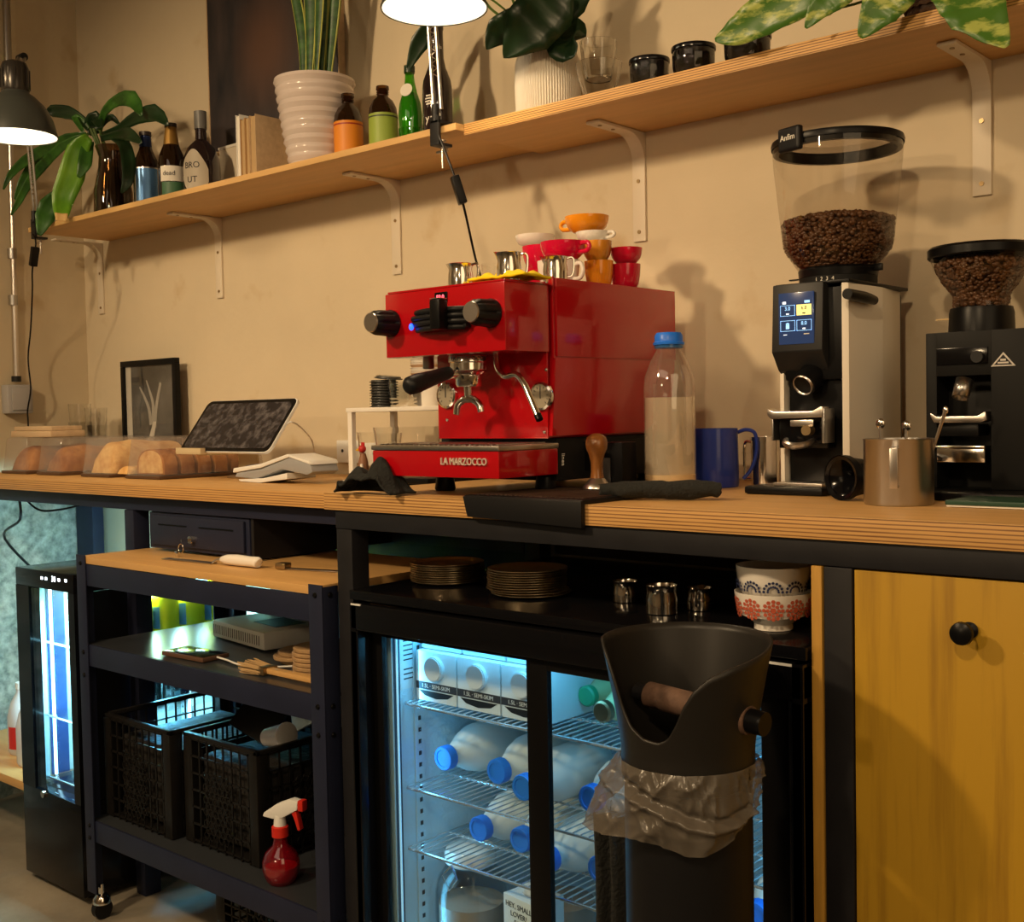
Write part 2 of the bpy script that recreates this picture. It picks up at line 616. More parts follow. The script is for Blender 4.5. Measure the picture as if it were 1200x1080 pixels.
# ================================================================== SETTING
CT, CL, SH = 1.062, 1.050, 1.813      # right counter top, left counter top, shelf top
WL = -3.73
struct('wall_back', 'wall', MB().box((WL - .1, 0, 0), (1.6, .1, 2.95)))
struct('wall_left', 'wall_left', MB().box((WL - .1, -4.2, 0), (WL, 0, 2.95)))
struct('wall_right', 'wall_left', MB().box((1.5, -4.2, 0), (1.6, 0, 2.95)))
struct('wall_front', 'wall_left', MB().box((WL - .1, -4.3, 0), (1.6, -4.2, 2.95)))
struct('ceiling', 'ceiling', MB().box((WL - .1, -4.2, 2.95), (1.6, 0.1, 3.02)))
struct('floor', 'floor', MB().box((WL - .1, -4.3, -.06), (1.6, .1, 0)))


def stonefn(u, v):
    y = -4.1 + u * 4.095
    z = v * .985
    n = noise.fractal(Vector((y * 5, z * 5, 3.1)), 1, 2, 4) * .03 + noise.noise(Vector((y * 14, z * 14, 0))) * .012
    return Vector((WL + .035 + n, y, z))


struct('trim_stone_base', 'stone', MB().grid(stonefn, 200, 60))
struct('baseboard_back', 'wall', MB().box((WL + .08, -.012, 0), (1.5, 0, .08), .002))

# ---------------------------------------------------------------- right counter
t = thing('worktop', 'thick layered plywood worktop, nearer and taller half, carrying the red espresso machine', 'counter', (-.6, -.32, 1.03))
MB().box((-1.727, -.64, 1.0605), (.9, -.004, CT), .0006).build('top_face', 'ply', t)
MB().box((-1.727, -.64, 1.030), (.9, -.004, 1.0604), .001).build('layered_edge', 'ply_e', t)
t = thing('counter_frame', 'black steel frame under the nearer worktop, with posts beside the fridge', 'frame', (-.6, -.32, 0))
MB().box((-1.702, -.634, .995), (.9, -.592, 1.029), .002).build('beam', 'steel_blk', t)
MB().box((-1.702, -.09, .995), (.9, -.05, 1.029), .002).build('beam', 'steel_blk', t)
MB().box((-1.700, -.634, 0), (-1.657, -.592, .994), .002).build('post', 'steel_blk', t)
MB().box((-.7105, -.634, 0), (-.6705, -.592, .994), .002).build('post', 'steel_blk', t)
MB().box((-1.700, -.09, 0), (-1.657, -.05, .994), .002).build('post', 'steel_blk', t)
MB().box((-.7105, -.09, 0), (-.6705, -.05, .994), .002).build('post', 'steel_blk', t)
MB().box((-1.654, -.04, .888), (-.73, -.03, .994)).build('back_panel', mat('brown_black_panel', (.03, .018, .012), .6), t)
o = MB().box((-1.654, -.646, .866), (-.731, -.05, .884), .002).build('storage_shelf', 'black_gloss')
tag(o, 'glossy black shelf board over the fridge, under the nearer worktop', 'shelf')
o = MB().box((-.7275, -.636, .004), (-.7125, -.05, .994), .0008).build('divider_panel', 'ply_v')
tag(o, 'narrow raw plywood divider panel between fridge and yellow door', 'panel')
t = thing('cupboard', 'mustard stained plywood cupboard with one round black knob, right of the fridge', 'cabinet', (-.3, -.3, 0))
d = MB().box((-.669, -.630, .05), (.22, -.612, .992), .0008).build('door', 'door', t)
MB().box((-.66, -.60, .05), (.22, -.08, .07)).build('bottom_panel', 'ply_v', t)
kp = at(1137, 738, y=-.630)
kb = MB().lathe([(0, 0), (.010, 0), (.0105, .003), (.006, .006), (.0048, .016), (.006, .020), (.0125, .023), (.0145, .028),
                 (.0135, .033), (.008, .036), (0, .037)], seg=24,
                mtx=Matrix.Translation(kp) @ Matrix.Rotation(pi / 2, 4, 'X'))
kb.build('knob', 'black', d)

# ---------------------------------------------------------------- left counter
t = thing('worktop', 'thin plywood worktop, farther left half, with bread boxes and tablet', 'counter', (-2.7, -.27, 1.02))
MB().box((WL + .09, -.53, 1.0486), (-1.7275, -.004, CL), .0006).build('top_face', 'ply', t)
MB().box((WL + .09, -.53, 1.018), (-1.7275, -.004, 1.0485), .001).build('layered_edge', 'ply_e', t)
t = thing('counter_frame', 'dark steel frame of the farther worktop with a slim post', 'frame', (-2.7, -.27, 0))
MB().box((WL + .09, -.50, .982), (-1.706, -.462, 1.0175), .002).build('beam', 'cart_blk', t)
MB().box((WL + .09, -.09, .982), (-1.706, -.05, 1.0175), .002).build('beam', 'cart_blk', t)
MB().box((-2.676, -.50, 0), (-2.634, -.455, .981), .002).build('post', 'cart_blk', t)
p1 = at(93, 620, y=-.08)
p2 = at(112, 620, y=-.08)
MB().box((p1.x, -.09, 0), (p2.x, -.05, .981), .002).build('post', 'cart_blk', t)
# cash drawer under the left counter
t = thing('cash_drawer', 'black metal cash drawer with two slots and keys, under the farther worktop', 'cash drawer', (-2.36, -.3, .892))
MB().box((-2.572, -.493, .892), (-2.165, -.10, .980), .002).build('body', 'cart_blk', t)
fr = MB().box((-2.556, -.5005, .902), (-2.178, -.4935, .974), .0015).build('drawer_front', 'cart_blk', t)
for a, b in ((-2.52, -2.40), (-2.35, -2.215)):
    MB().box((a, -.5018, .950), (b, -.5006, .9535)).build('slot', 'black_gloss', fr)
kp = at(227, 632, y=-.5005)
lk = MB().cyl(kp, kp + Vector((0, -.012, 0)), .009).build('lock', 'chrome', t)
key = MB()
key.box(kp + Vector((-.0012, -.034, -.0035)), kp + Vector((.0012, -.012, .0035)))
key.tube([kp + Vector((-.002 + .010 * cos(a), -.034, -.018 + .011 * sin(a))) for a in [i * 2 * pi / 14 for i in range(15)]], .0010, 6)
key.box(kp + Vector((-.024, -.037, -.045)), kp + Vector((-.012, -.0355, -.024)), .001)
key.build('keys', 'chrome', lk)
t = thing('under_counter_compartment', 'open black compartment beside the cash drawer', 'cabinet', (-1.93, -.3, .889))
MB().box((-2.160, -.492, .889), (-2.150, -.06, .981)).build('side_panel', 'steel_blk', t)
MB().box((-2.150, -.075, .889), (-1.716, -.065, .981)).build('back_panel', 'steel_blk', t)
tag(MB().box((-2.69, -.046, .02), (-1.716, -.040, .981)).build('dark_backdrop', 'black'), 'black backdrop added to darken the space under the farther worktop behind the trolley', 'panel')  # sheet added so the space behind the trolley stays dark

# ---------------------------------------------------------------- wall shelf
t = thing('wall_shelf', 'long plywood wall shelf carrying bottles and potted plants', 'shelf', (-2.2, -.14, 1.79))
MB().box((-3.56, -.279, 1.7985), (-1.705, -.001, SH), .0006).build('thin_board', 'ply_shelf', t)
MB().box((-1.7045, -.255, 1.7905), (.6, -.001, 1.7915)).build('thick_board_underside', 'ply_shelf', t)
MB().box((-1.7045, -.2555, 1.7915), (.6, -.001, 1.8135), .0006).build('thick_board', 'ply_e2', t)


def bracket(x, label):
    b = thing('shelf_bracket', label, 'bracket', (x, 0, 1.55), group=None)
    w, th, L, H = .032, .006, .165, .232
    zt = 1.7975 if x < -1.7 else 1.7895
    def prof(off):
        p = [(-.0005 - off, 1.565), ]
        R = .048
        p += [(-.0005 - off, zt - R - .0)]
        for k in range(1, 8):
            a = k / 8 * pi / 2
            p.append((-.0005 - R + (R - off) * cos(a) if off < R else 0, zt - R + (R - off) * sin(a)))
        p += [(-.0005 - R, zt - off), (-L, zt - off)]
        return p
    o1 = [(-.0005, 1.563), (-.0005, zt - .0), (-L, zt - .0), (-L, zt - th), (-.060, zt - th)]
    for k in range(1, 8):
        a = k / 8 * pi / 2
        o1.append((-.060 + .054 * sin(a), zt - th - .054 * (1 - cos(a))))
    o1 += [(-.0065, zt - th - .054), (-.0065, 1.563)]
    MB().prism(o1, 'x', x - w / 2, x + w / 2, .0012).build('arm', 'bracket', b)
    for y_, z_ in ((-.0065, zt - .10), (-.0065, 1.583)):
        MB().cyl((x, y_ + .0005, z_), (x, y_ - .0018, z_), .0042, seg=12).build('screw', 'screw', b)
    for y_ in (-.14, -.095):
        MB().cyl((x, y_, zt - th + .0005), (x, y_, zt - th - .0015), .0042, seg=12).build('screw', 'screw', b)
    return b


for x, lb in ((-3.637, 'white shelf bracket at the far left end below the hanging leaves'),
              (-2.948, 'white shelf bracket under the row of bottles and books'),
              (-2.183, 'white shelf bracket left of the lamp cord, under the pale pot'),
              (-1.435, 'white shelf bracket above the stacked cups'),
              (-.7215, 'big white shelf bracket at right under the variegated leaves')):
    bracket(x + .016 if x < -3 else x, lb)

# ---------------------------------------------------------------- double door fridge
FX0, FX1, FY0, FY1, FZ = -1.643, -.731, -.655, -.09, .862
t = thing('display_fridge', 'black undercounter fridge with two sliding glass doors lit blue inside', 'fridge', ((FX0 + FX1) / 2, -.36, 0))
fridge = t
MB().box((FX0, FY0, .03), (FX0 + .016, FY1, FZ)).build('side_wall', 'black_gloss', t)
MB().box((FX1 - .016, FY0, .03), (FX1, FY1, FZ)).build('side_wall', 'black_gloss', t)
MB().box((FX0 + .016, FY0 + .02, .83), (FX1 - .016, FY1, FZ)).build('top_wall', 'black_gloss', t)
MB().box((FX0 + .016, FY1 - .02, .03), (FX1 - .016, FY1, .83)).build('back_wall', 'fr_in', t)
MB().box((FX0 + .016, FY0 + .02, .03), (FX1 - .016, FY1 - .02, .09)).build('floor_panel', 'fr_in', t)
MB().box((FX0, FY0, .812), (FX1, FY0 + .03, FZ), .004).build('top_frame', 'black_gloss', t)
MB().box((FX0, FY0, .03), (FX0 + .02, FY0 + .03, .812), .003).build('side_frame', 'black_gloss', t)
MB().box((FX1 - .022, FY0, .03), (FX1, FY0 + .03, .812), .003).build('side_frame', 'black_gloss', t)
MB().box((FX0, FY0, .03), (FX1, FY0 + .03, .10), .003).build('bottom_frame', 'black_gloss', t)
MB().box((FX0 + .004, FY0 - .0012, FZ - .0035), (FX0 + .03, FY0 + .002, FZ - .0005)).build('edge_gleam', 'white_p', t)  # white strip stands in for a gleam on the fridge top edge
MB().box((FX1 - .060, FY0 - .0012, FZ - .0035), (FX1 - .016, FY0 + .002, FZ - .0005)).build('edge_gleam', 'white_p', t)  # the same painted gleam at the right end
MB().box((FX0 + .017, -.595, .09), (FX0 + .045, FY1 - .02, .828)).build('liner_left', 'fr_in', t)
MB().box((FX0 + .0453, -.592, .12), (FX0 + .0468, -.577, .81)).build('dark_seal', mat('navy_seal', (.03, .06, .10), .4), t)
MB().box((FX1 - .045, -.595, .09), (FX1 - .017, FY1 - .02, .828)).build('liner_right', 'fr_in', t)
for xs, nm in ((FX0 + .0455, 1), (FX1 - .0455, -1)):
    for ys in (-.53, -.20):
        m_ = MB().box((xs, ys - .012, .11), (xs + nm * .003, ys + .012, .80))
        st = m_.build('shelf_standard', 'fr_in', t)
        h = MB()
        for k in range(30):
            h.box((xs + nm * .0031, ys - .0035, .13 + k * .0225), (xs + nm * .0036, ys + .0035, .138 + k * .0225))
        h.build('slot_row', 'ink', st)['kind'] = 'stuff'
xm = -1.19


def sliding(x0, x1, y, nm, z1=.797):
    d = MB()
    th = .012
    d.box((x0 - .042, y, .085), (x0, y + th, .84 if 0 else z1 + .03), .002)
    d.build('door_stile', 'black', t)
    MB().box((x1, y, .085), (x1 + (.032 if nm == 'left' else .050), y + th, z1 + .03), .002).build('door_stile', 'black', t)
    MB().box((x0, y, z1), (x1, y + th, z1 + .03), .002).build('door_rail', 'black', t)
    MB().box((x0, y, .085), (x1, y + th, .14), .002).build('door_rail', 'black', t)
    MB().box((x0, y + .005, .14), (x1, y + .008, z1)).build('door_pane', 'glass_door', t)


sliding(-1.600, -1.250, -.617, 'left')
sliding(-1.186, -.803, -.640, 'right', .792)
for (xx, yy) in ((-1.5935, -.588), (-.787, -.588)):
    MB().box((xx - .0015, yy, .12), (xx + .0015, yy + .003, .80)).build('light_strip', 'led_dim', t)
light('fridge_light', 'AREA', (-1.19, -.56, .815), 1.15, CYAN, .8, look=(-1.19, -.40, .3), sy=.03)
light('fridge_light', 'AREA', (-1.575, -.55, .45), .55, CYAN, .02, look=(-1.2, -.35, .45), sy=.65)
light('fridge_light', 'AREA', (-.80, -.55, .45), .55, CYAN, .02, look=(-1.2, -.35, .45), sy=.65)


def wire_shelf(z, x0=-1.592, x1=-.782, y0=-.568, y1=-.13, parent=None):
    par = parent or fridge
    m_ = MB()
    n = int((x1 - x0) / .0165)
    for k in range(n + 1):
        x = x0 + (x1 - x0) * k / n
        m_.cyl((x, y0, z), (x, y1, z), .0014, seg=5)
    s_ = m_.build('wire_shelf', 'wire', par)
    s_['kind'] = 'stuff'
    for y_ in (y0, y0 + .11, y0 + .25, y1):
        MB().cyl((x0, y_, z - .003), (x1, y_, z - .003), .0028, seg=8).build('shelf_rail', 'wire', par)


for z in (.667, .507, .391):
    wire_shelf(z)

# printed notice on the inner left side
nt_ = MB().box((FX0 + .0452, -.575, .69), (FX0 + .0458, -.50, .79)).build('notice', 'carton', fridge)
for k in range(9):
    if k in (5,):
        continue
    MB().box((FX0 + .0459, -.566, .780 - k * .009), (FX0 + .0461, -.566 + .05 * (0.6 + .4 * random.random()), .7825 - k * .009)).build('print_line', 'ink', nt_)

# cartons on the top shelf
cart0 = None
for i, (px, lb) in enumerate(((523, 'leftmost milk carton lying on top fridge shelf'),
                              (577, 'milk carton second from left on top fridge shelf'),
                              (618, 'milk carton on top fridge shelf cut by the door stile'))):
    if i == 0:
        c = thing('milk_carton', lb, 'carton', (0, 0, 0), group='cartons on the top fridge shelf')
        MB().box((-.052, 0, 0), (.052, .19, .094), .002).build('body', 'carton', c)
        MB().cyl((.0, .0, .064), (0, -.008, .064), .023, seg=28).cyl((0, -.008, .064), (0, -.010, .064), .021, seg=28).build('cap', 'white_p', c)
        bnd = MB().box((-.0525, -.0006, .022), (.0525, .0005, .036)).build('band', 'ink', c)
        tt = text('lettering', '1.5L · SEMI-SKIM', .0105, 'ink_w', (0, -.0011, .029), parent=None, extrude=.0002)
        tt.parent = bnd
        MB().prism([(-.045, .020), (.045, .020), (.03, .011), (0, .007), (-.03, .011)], 'y', -.0006, .0004).build('print_arc', 'dark_grey', c)
        cart0 = c
    if i:
        c = dup(cart0, (0, 0, 0), lb)
    c.location = (-1.533 + i * .1075, -.545, .6695)
for i in range(3):
    o = MB().box((-.052, 0, 0), (.052, .17, .045), .002)
    o = o.build('milk_carton', 'carton')
    o.location = (-1.533 + i * .1075, -.53, .765)
    tag(o, ('flat carton lying on the leftmost milk carton', 'flat carton lying on the second milk carton', 'flat carton on the milk carton by the door stile')[i], 'carton', 'cartons on the top fridge shelf')

# lying milk bottles with blue caps
def lying_bottle():
    b = thing('milk_bottle', '', 'bottle', (0, 0, 0))
    R = Matrix.Rotation(pi / 2, 4, 'X')     # z -> -y
    MB().lathe([(0, -.20), (.040, -.20), (.046, -.19), (.047, -.09), (.046, -.075), (.038, -.05), (.026, -.028), (.019, -.014), (.018, -.002), (0, -.002)],
               seg=28, mtx=R).build('body', 'milk', b)
    MB().lathe([(0, -.004), (.0225, -.004), (.0225, .012), (.021, .0145), (.016, .0145), (.0155, .013), (0, .013)], seg=28, mtx=R, rib=(40, .03)).build('cap', 'blue_cap', b)
    return b


lb0 = lying_bottle()
bottles = [
    ((525, 887), -.505, .5565, 'milk bottle lying at left of the middle fridge shelf with blue cap'),
    ((587, 898), -.505, .5565, 'milk bottle lying second from left on the middle fridge shelf'),
    ((617, 915), -.545, .5565, 'milk bottle lying on the middle fridge shelf cut by the door stile'),
    ((566, 967), -.505, .4405, 'milk bottle lying at left of the lower fridge shelf'),
    ((606, 978), -.500, .4405, 'milk bottle lying second from left on the lower fridge shelf'),
    ((622, 998), -.545, .4405, 'milk bottle lying on the lower fridge shelf cut by the door stile'),
    ((696, 926), -.52, .5565, 'blue capped bottle lying left of the knock bin on the middle shelf'),
    ((694, 1003), -.52, .4405, 'blue capped bottle lying left of the knock bin on the lower shelf'),
    ((889, 972), -.52, .4405, 'blue capped bottle lying right of the knock bin behind the glass'),
]
used_x = {}
for i, (p, y, z, lb) in enumerate(bottles):
    q = at(p[0], p[1], y=y)
    x = q.x
    row = used_x.setdefault(z, [])
    for xx in row:
        if abs(x - xx) < .096:
            x = xx + .096
    row.append(x)
    if i == 0:
        b = lb0
        b['label'] = lb
    else:
        b = dup(lb0, (0, 0, 0), lb)
    b['group'] = 'milk bottles lying in the fridge'
    b.location = (x, y, z)
# green capped bottles, top shelf right
GC = mat('green_cap', (.02, .35, .16), .4)
for i, (p, y, lb, capm) in enumerate((((690, 832), -.45, 'pale yellow bottle with green collar lying on top fridge shelf', GC),
                                      ((708, 840), -.52, 'bottle with brass cap lying on top fridge shelf beside the knock bin', M['screw']))):
    q = at(*p, y=y)
    b = thing('juice_bottle', lb, 'bottle', (q.x, y, .706), group='small bottles lying on the top fridge shelf')
    R = Matrix.Rotation(pi / 2, 4, 'X')
    MB().lathe([(0, -.18), (.034, -.18), (.036, -.08), (.030, -.05), (.018, -.02), (.016, -.004), (0, -.004)], seg=24, mtx=R).build('body', mat('pale_juice', (.55, .62, .30), .2), b, local=True)
    MB().lathe([(0, -.006), (.0185, -.006), (.0185, .006), (.015, .009), (0, .009)], seg=24, mtx=R, rib=(24, .08)).build('cap', capm, b, local=True)
# floor of the fridge: clip top jars and oat carton
t = thing('clip_jar', 'big clip-top glass jar with white lid in the fridge bottom left', 'jar', (-1.535, -.46, .0905))
MB().lathe([(.0, .0), (.062, .0), (.068, .01), (.068, .20), (.062, .225), (.048, .245), (.047, .252), (.046, .245), (.060, .223), (.066, .20), (.066, .012), (0, .004)], (0, 0, 0), 36, rib=(16, .03)).build('glass_body', 'glass', t, local=True)
MB().lathe([(0, .006), (.060, .006), (.063, .02), (.063, .18), (0, .18)], seg=28).build('contents', mat('grey_drink', (.32, .27, .22), .4), t, local=True)
MB().lathe([(0, .285), (.046, .283), (.050, .275), (.050, .258), (.046, .254), (0, .254)], seg=32).build('lid', 'cer_white', t, local=True)
MB().tube([(.0, -.052, .262), (.02, -.058, .24), (0, -.060, .215), (-.02, -.058, .24), (0, -.052, .262)], .0016).build('wire_clip', 'chrome', t, local=True)
r = dup(t, (-1.40, -.35, .0905), 'clip-top glass jar standing behind the oat drink carton in the fridge')
t = thing('drink_carton', 'printed upright carton with round white cap on the fridge floor', 'carton', (0, 0, 0))
DH = at(598, 1050, y=-.55).z - .0905
MB().box((-.042, 0, 0), (.042, .07, DH), .002).build('body', 'carton', t)
MB().cyl((0, .035, DH), (0, .035, DH + .014), .018, seg=24).build('cap', 'white_p', t)
for k, s_ in enumerate(('HEY, SMALL', 'LOVER!', 'FOR')):
    o = text('lettering', s_, .0135, 'ink', (.0, -.0006, DH - .016 - k * .015), parent=None, extrude=.0003)
    o.parent = t
t.location = (-1.335, -.55, .1075)
t.rotation_euler = (0, 0, -.15)
t.location.z = .0905
o = thing('milk_bottle', 'blue capped milk bottle standing on fridge floor right of the knock bin', 'bottle', (-.845, -.5, .0905))
MB().lathe([(0, 0), (.04, 0), (.043, .01), (.043, .13), (.02, .18), (.018, .2), (0, .2)], seg=24).build('body', 'milk', o, local=True)
MB().lathe([(0, .195), (.022, .195), (.022, .215), (0, .216)], seg=24).build('cap', 'blue_cap', o, local=True)

# ---------------------------------------------------------------- glass cooler at left
CX0, CX1, CY0, CY1, CZ = -3.0, -2.70, -.63, -.12, .828
t = thing('glass_cooler', 'tall black glass display cooler lit blue, left of the trolley', 'fridge', (-2.85, -.38, 0))
cooler = t
gl = at(33, 688, y=CY0)
gb = at(35, 918, y=CY0)
gz1, gz0 = gl.z, gb.z
MB().box((CX0, CY0, .02), (CX1, CY1, gz0 - .005), .003).build('base_cabinet', 'black_gloss', t)
hd = MB().box((CX0, CY0, gz1 + .003), (CX1, CY1, CZ), .003).build('top_panel', 'black_gloss', t)
gx0, gx1 = gl.x, CX1 - .03
for (a, b, c, d) in ((CX0, gx0, CY0, CY0 + .03), (gx1, CX1, CY0, CY0 + .03), (CX0, CX0 + .02, CY1 - .02, CY1), (CX1 - .02, CX1, CY1 - .02, CY1)):
    MB().box((a, c, gz0 - .005), (b, d, gz1 + .003)).build('corner_post', 'black_gloss', t)
MB().box((gx0, CY0 + .004, gz0), (gx1, CY0 + .008, gz1)).build('door_pane', 'glass_door', t)
MB().box((CX1 - .007, -.452, .36), (CX1 - .004, -.190, gz1)).build('side_pane', 'glass_door', t)
MB().box((CX1 - .012, CY0 + .031, gz0 - .004), (CX1, -.4525, gz1 + .002)).build('side_panel', 'black', t)
MB().box((CX1 - .012, -.1895, gz0 - .004), (CX1, CY1 - .021, gz1 + .002)).build('side_panel', 'black', t)
MB().box((CX1 - .012, -.452, gz0 - .004), (CX1, -.1898, .3595)).build('side_panel', 'black', t)
MB().box((CX0 + .004, CY0 + .03, gz0), (CX0 + .007, CY1 - .02, gz1)).build('side_pane', clear('frosted_pane', (.9, .97, .97), body=.5, bcol=(.75, .85, .80)), t)
MB().box((CX0 + .010, CY0 + .075, gz0), (CX0 + .013, CY0 + .125, gz1)).build('inner_strip', mat('navy_strip', (.02, .05, .16), .4), t)
MB().box((CX0 + .02, CY1 - .008, gz0), (CX1 - .02, CY1 - .005, gz1)).build('back_pane', MATS['frosted_pane'], t)
for (xx, yy) in ((CX0 + .028, CY0 + .05), (CX0 + .028, CY1 - .03)):
    sst = MB().box((xx - .008, yy - .008, gz0), (xx + .008, yy + .008, gz1)).build('slotted_upright', 'fr_in', t)
    h = MB()
    for k in range(22):
        h.box((xx - .003, yy - .0087, gz0 + .02 + k * .021), (xx + .003, yy - .0082, gz0 + .028 + k * .021))
    h.build('slot_row', 'ink', sst)['kind'] = 'stuff'
for (xx, yy) in ((CX0 + .05, CY1 - .03), (CX0 + .045, CY0 + .07)):
    MB().box((xx - .003, yy - .003, gz0 + .01), (xx + .003, yy + .003, gz1 - .01)).build('light_strip', 'led', t)
lk = at(52, 930, y=CY0)
MB().cyl(lk + Vector((0, .001, 0)), lk + Vector((0, -.006, 0)), .009, seg=20).build('lock', 'chrome', t)
for k, px in enumerate((49, 54, 63, 69, 77)):
    q = at(px, 677 + k * .8, y=CY0)
    if k == 2:
        text('display_digits', '34', .020, mat('white_led', (1, 1, 1), .5, emis=(.8, .9, 1), estr=6), q + Vector((0, -.0012, 0)), parent=hd)
    else:
        MB().box(q + Vector((-.0045, -.001, -.0035)), q + Vector((.0045, .0005, .0035))).build('button_light', 'white_led' if 0 else mat('white_led', (1, 1, 1), .5, emis=(.8, .9, 1), estr=6), hd)
czs = [gz0 + .008, .432, .628]
for z in czs:
    MB().box((CX0 + .03, CY0 + .05, z - .002), (CX1 - .03, CY1 - .04, z + .002), .001).build('glass_shelf', 'glass', t)
    MB().cyl((CX0 + .03, CY0 + .05, z), (CX1 - .03, CY0 + .05, z), .003, seg=8).build('shelf_rail', 'wire', t)
light('cooler_light', 'AREA', (-2.85, -.34, .765), 15.0, (.50, .90, .95), .22, look=(-2.85, -.34, .3), sy=.25)
light('cooler_light', 'AREA', (-2.85, -.60, .58), 5.0, (.34, .80, .95), .22, look=(-2.85, -.2, .55), sy=.3)
light('cooler_light', 'AREA', (-2.85, -.34, .605), 9.0, CYAN, .2, look=(-2.85, -.34, .43), sy=.05)
light('cooler_light', 'AREA', (-3.01, -.38, .62), 5.5, (.42, .82, .92), .3, look=(-4, -.38, .7), sy=.3)  # added outside the side pane for the glow leaking onto the stone
light('cooler_light', 'AREA', (-2.85, -.115, .66), 3.6, (.22, .72, .95), .2, look=(-2.85, .5, .9), sy=.3)  # added behind the back pane for the glow on the back wall
# yellow juice bottles inside, top level
YJ = mat('yellow_juice', (.95, .80, .02), .25, emis=None)
yb = thing('juice_bottle', '', 'bottle', (0, 0, 0))
MB().lathe([(0, 0), (.028, 0), (.031, .005), (.031, .085), (.026, .10), (.014, .112), (.013, .125), (0, .125)], seg=24).build('body', YJ, yb)
MB().lathe([(0, .122), (.015, .122), (.015, .135), (0, .136)], seg=20).build('cap', 'white_p', yb)
patch(.0315, .02, .07, radians(-75), .45).build('label', mat('blue_label', (.15, .35, .65), .5), yb)
pos = [(CX1 - .056, -.425), (CX1 - .056, -.345), (CX1 - .056, -.265), (CX1 - .056, -.185), (CX1 - .138, -.40), (CX1 - .138, -.320), (CX1 - .138, -.240)]
LBY = ['yellow juice bottle in the cooler nearest the trolley front', 'yellow juice bottle second from the front in the cooler', 'yellow juice bottle third from the front in the cooler', 'yellow juice bottle at the back of the cooler side row',
       'yellow juice bottle in the inner cooler row, front', 'yellow juice bottle in the inner cooler row, middle', 'yellow juice bottle in the inner cooler row, back']
for i, (x, y) in enumerate(pos):
    b = yb if i == 0 else dup(yb, (0, 0, 0), LBY[i])
    b['label'] = LBY[i]
    b['group'] = 'yellow juice bottles in the glass cooler'
    b.location = (x, y, .6305)
    b.scale = (1.25, 1.25, 1.15)
# glasses and small bottles lower levels
gb_ = thing('drinking_glass', '', 'glass', (0, 0, 0))
MB().lathe([(0, 0), (.024, 0), (.028, .085), (.0265, .085), (.0225, .005), (0, .005)], seg=16).build('tumbler', 'glass', gb_)
first = True
rows = ('front', 'second', 'third', 'rear')
for i in range(4):
    for j in range(3):
        lb = '%s glass of the %s row on the lit middle cooler level' % (('left', 'middle', 'right')[j], rows[i])
        b = gb_ if first else dup(gb_, (0, 0, 0), lb)
        first = False
        b['label'] = lb
        b['group'] = 'upturned glasses inside the cooler'
        b.location = (CX0 + .075 + j * .075, -.44 + i * .075, .4345)

# wooden side shelf and jugs at far left
o = MB().box((WL + .10, -1.15, 0), (-3.09, -.72, .02))
t = thing('bench', 'low wooden bench at the far left edge with plastic jugs on it', 'bench', (-3.3, -.55, 0))
bz = at(20, 887, y=-.50).z
MB().box((WL + .09, -.60, bz - .025), (-3.02, -.20, bz), .003).build('seat_board', 'wood_l' if 0 else 'ply', t)
for x in (WL + .12, -3.06):
    for y in (-.57, -.24):
        MB().box((x - .015, y - .015, 0), (x + .015, y + .015, bz - .025)).build('leg', 'steel_blk', t)
jx = at(20, 840, y=-.48)
t = thing('milk_jug', 'white plastic jug with red label on the low bench', 'jug', (-3.085 if jx.x > -3.07 else jx.x, -.46, bz))
JP = clear('milky_plastic', (.8, .82, .85), body=.75, bcol=(.72, .72, .74))
MB().lathe([(0, 0), (.040, 0), (.045, .01), (.045, .11), (.035, .15), (.018, .18), (.018, .195), (0, .195)], seg=28).build('body', JP, t, local=True)
patch(.0462, .02, .085, to_cam(-3.1, -.46), 1.1).build('label', mat('red_label', (.55, .03, .03), .5), t, local=True)
MB().lathe([(0, .19), (.02, .19), (.02, .208), (0, .208)], seg=20).build('cap', 'white_p', t, local=True)
dup(t, (-3.20, -.50, bz), 'plain white plastic jug left of the red-labelled jug', rz=2.6)
tb = thing('white_tub', 'small white tub on top of the cooler at its back', 'tub', (-2.80, -.20, CZ + .001))
MB().lathe([(0, 0), (.030, 0), (.034, .05), (.032, .05), (.028, .004), (0, .004)], seg=24).build('body', 'white_p', tb, local=True)
MB().lathe([(0, .05), (.035, .05), (.035, .056), (0, .056)], seg=24).build('lid', 'white_p', tb, local=True)
cbl = MB()
a = at(22, 587, y=-.49); b = at(26, 660, y=-.40)
cbl.tube([(a.x, -.49, 1.0), (a.x + .004, -.49, .93), (b.x, -.45, .86), (b.x - .03, -.30, .7)], .004, smooth=6)
cbl.tube([(a.x, -.482, 1.0), at(45, 597, y=-.45), at(70, 597, y=-.42), at(92, 592, y=-.40)], .003, smooth=6)
tag(cbl.build('power_cable', 'black'), 'black power cable hanging under the farther worktop at left', 'cable')

# ---------------------------------------------------------------- trolley
TX0, TX1, TY0, TY1 = -2.626, -1.716, -.660, -.24
t = thing('trolley', 'charcoal steel trolley with plywood top and two lower shelves', 'cart', ((TX0 + TX1) / 2, -.45, 0))
trolley = t
MB().box((TX0 + .004, TY0 + .004, .8675), (TX1 - .024, TY1, .884), .0015).build('top_board', 'ply', t)
for z in (.8150, .623, .197):
    MB().box((TX0 + .005, TY0 + .004, z), (TX1 - .005, TY0 + .010, z + .051), .0008).build('beam', 'cart_blk', t)
    MB().box((TX0 + .005, TY1 - .010, z), (TX1 - .005, TY1 - .004, z + .051), .0008).build('beam', 'cart_blk', t)
TM = mat('trolley_shelf', (.030, .034, .040), .28)
for z in (.674, .248):
    MB().box((TX0 + .011, TY0 + .011, z - .006), (TX1 - .011, TY1 - .011, z)).build('shelf_panel', TM, t)
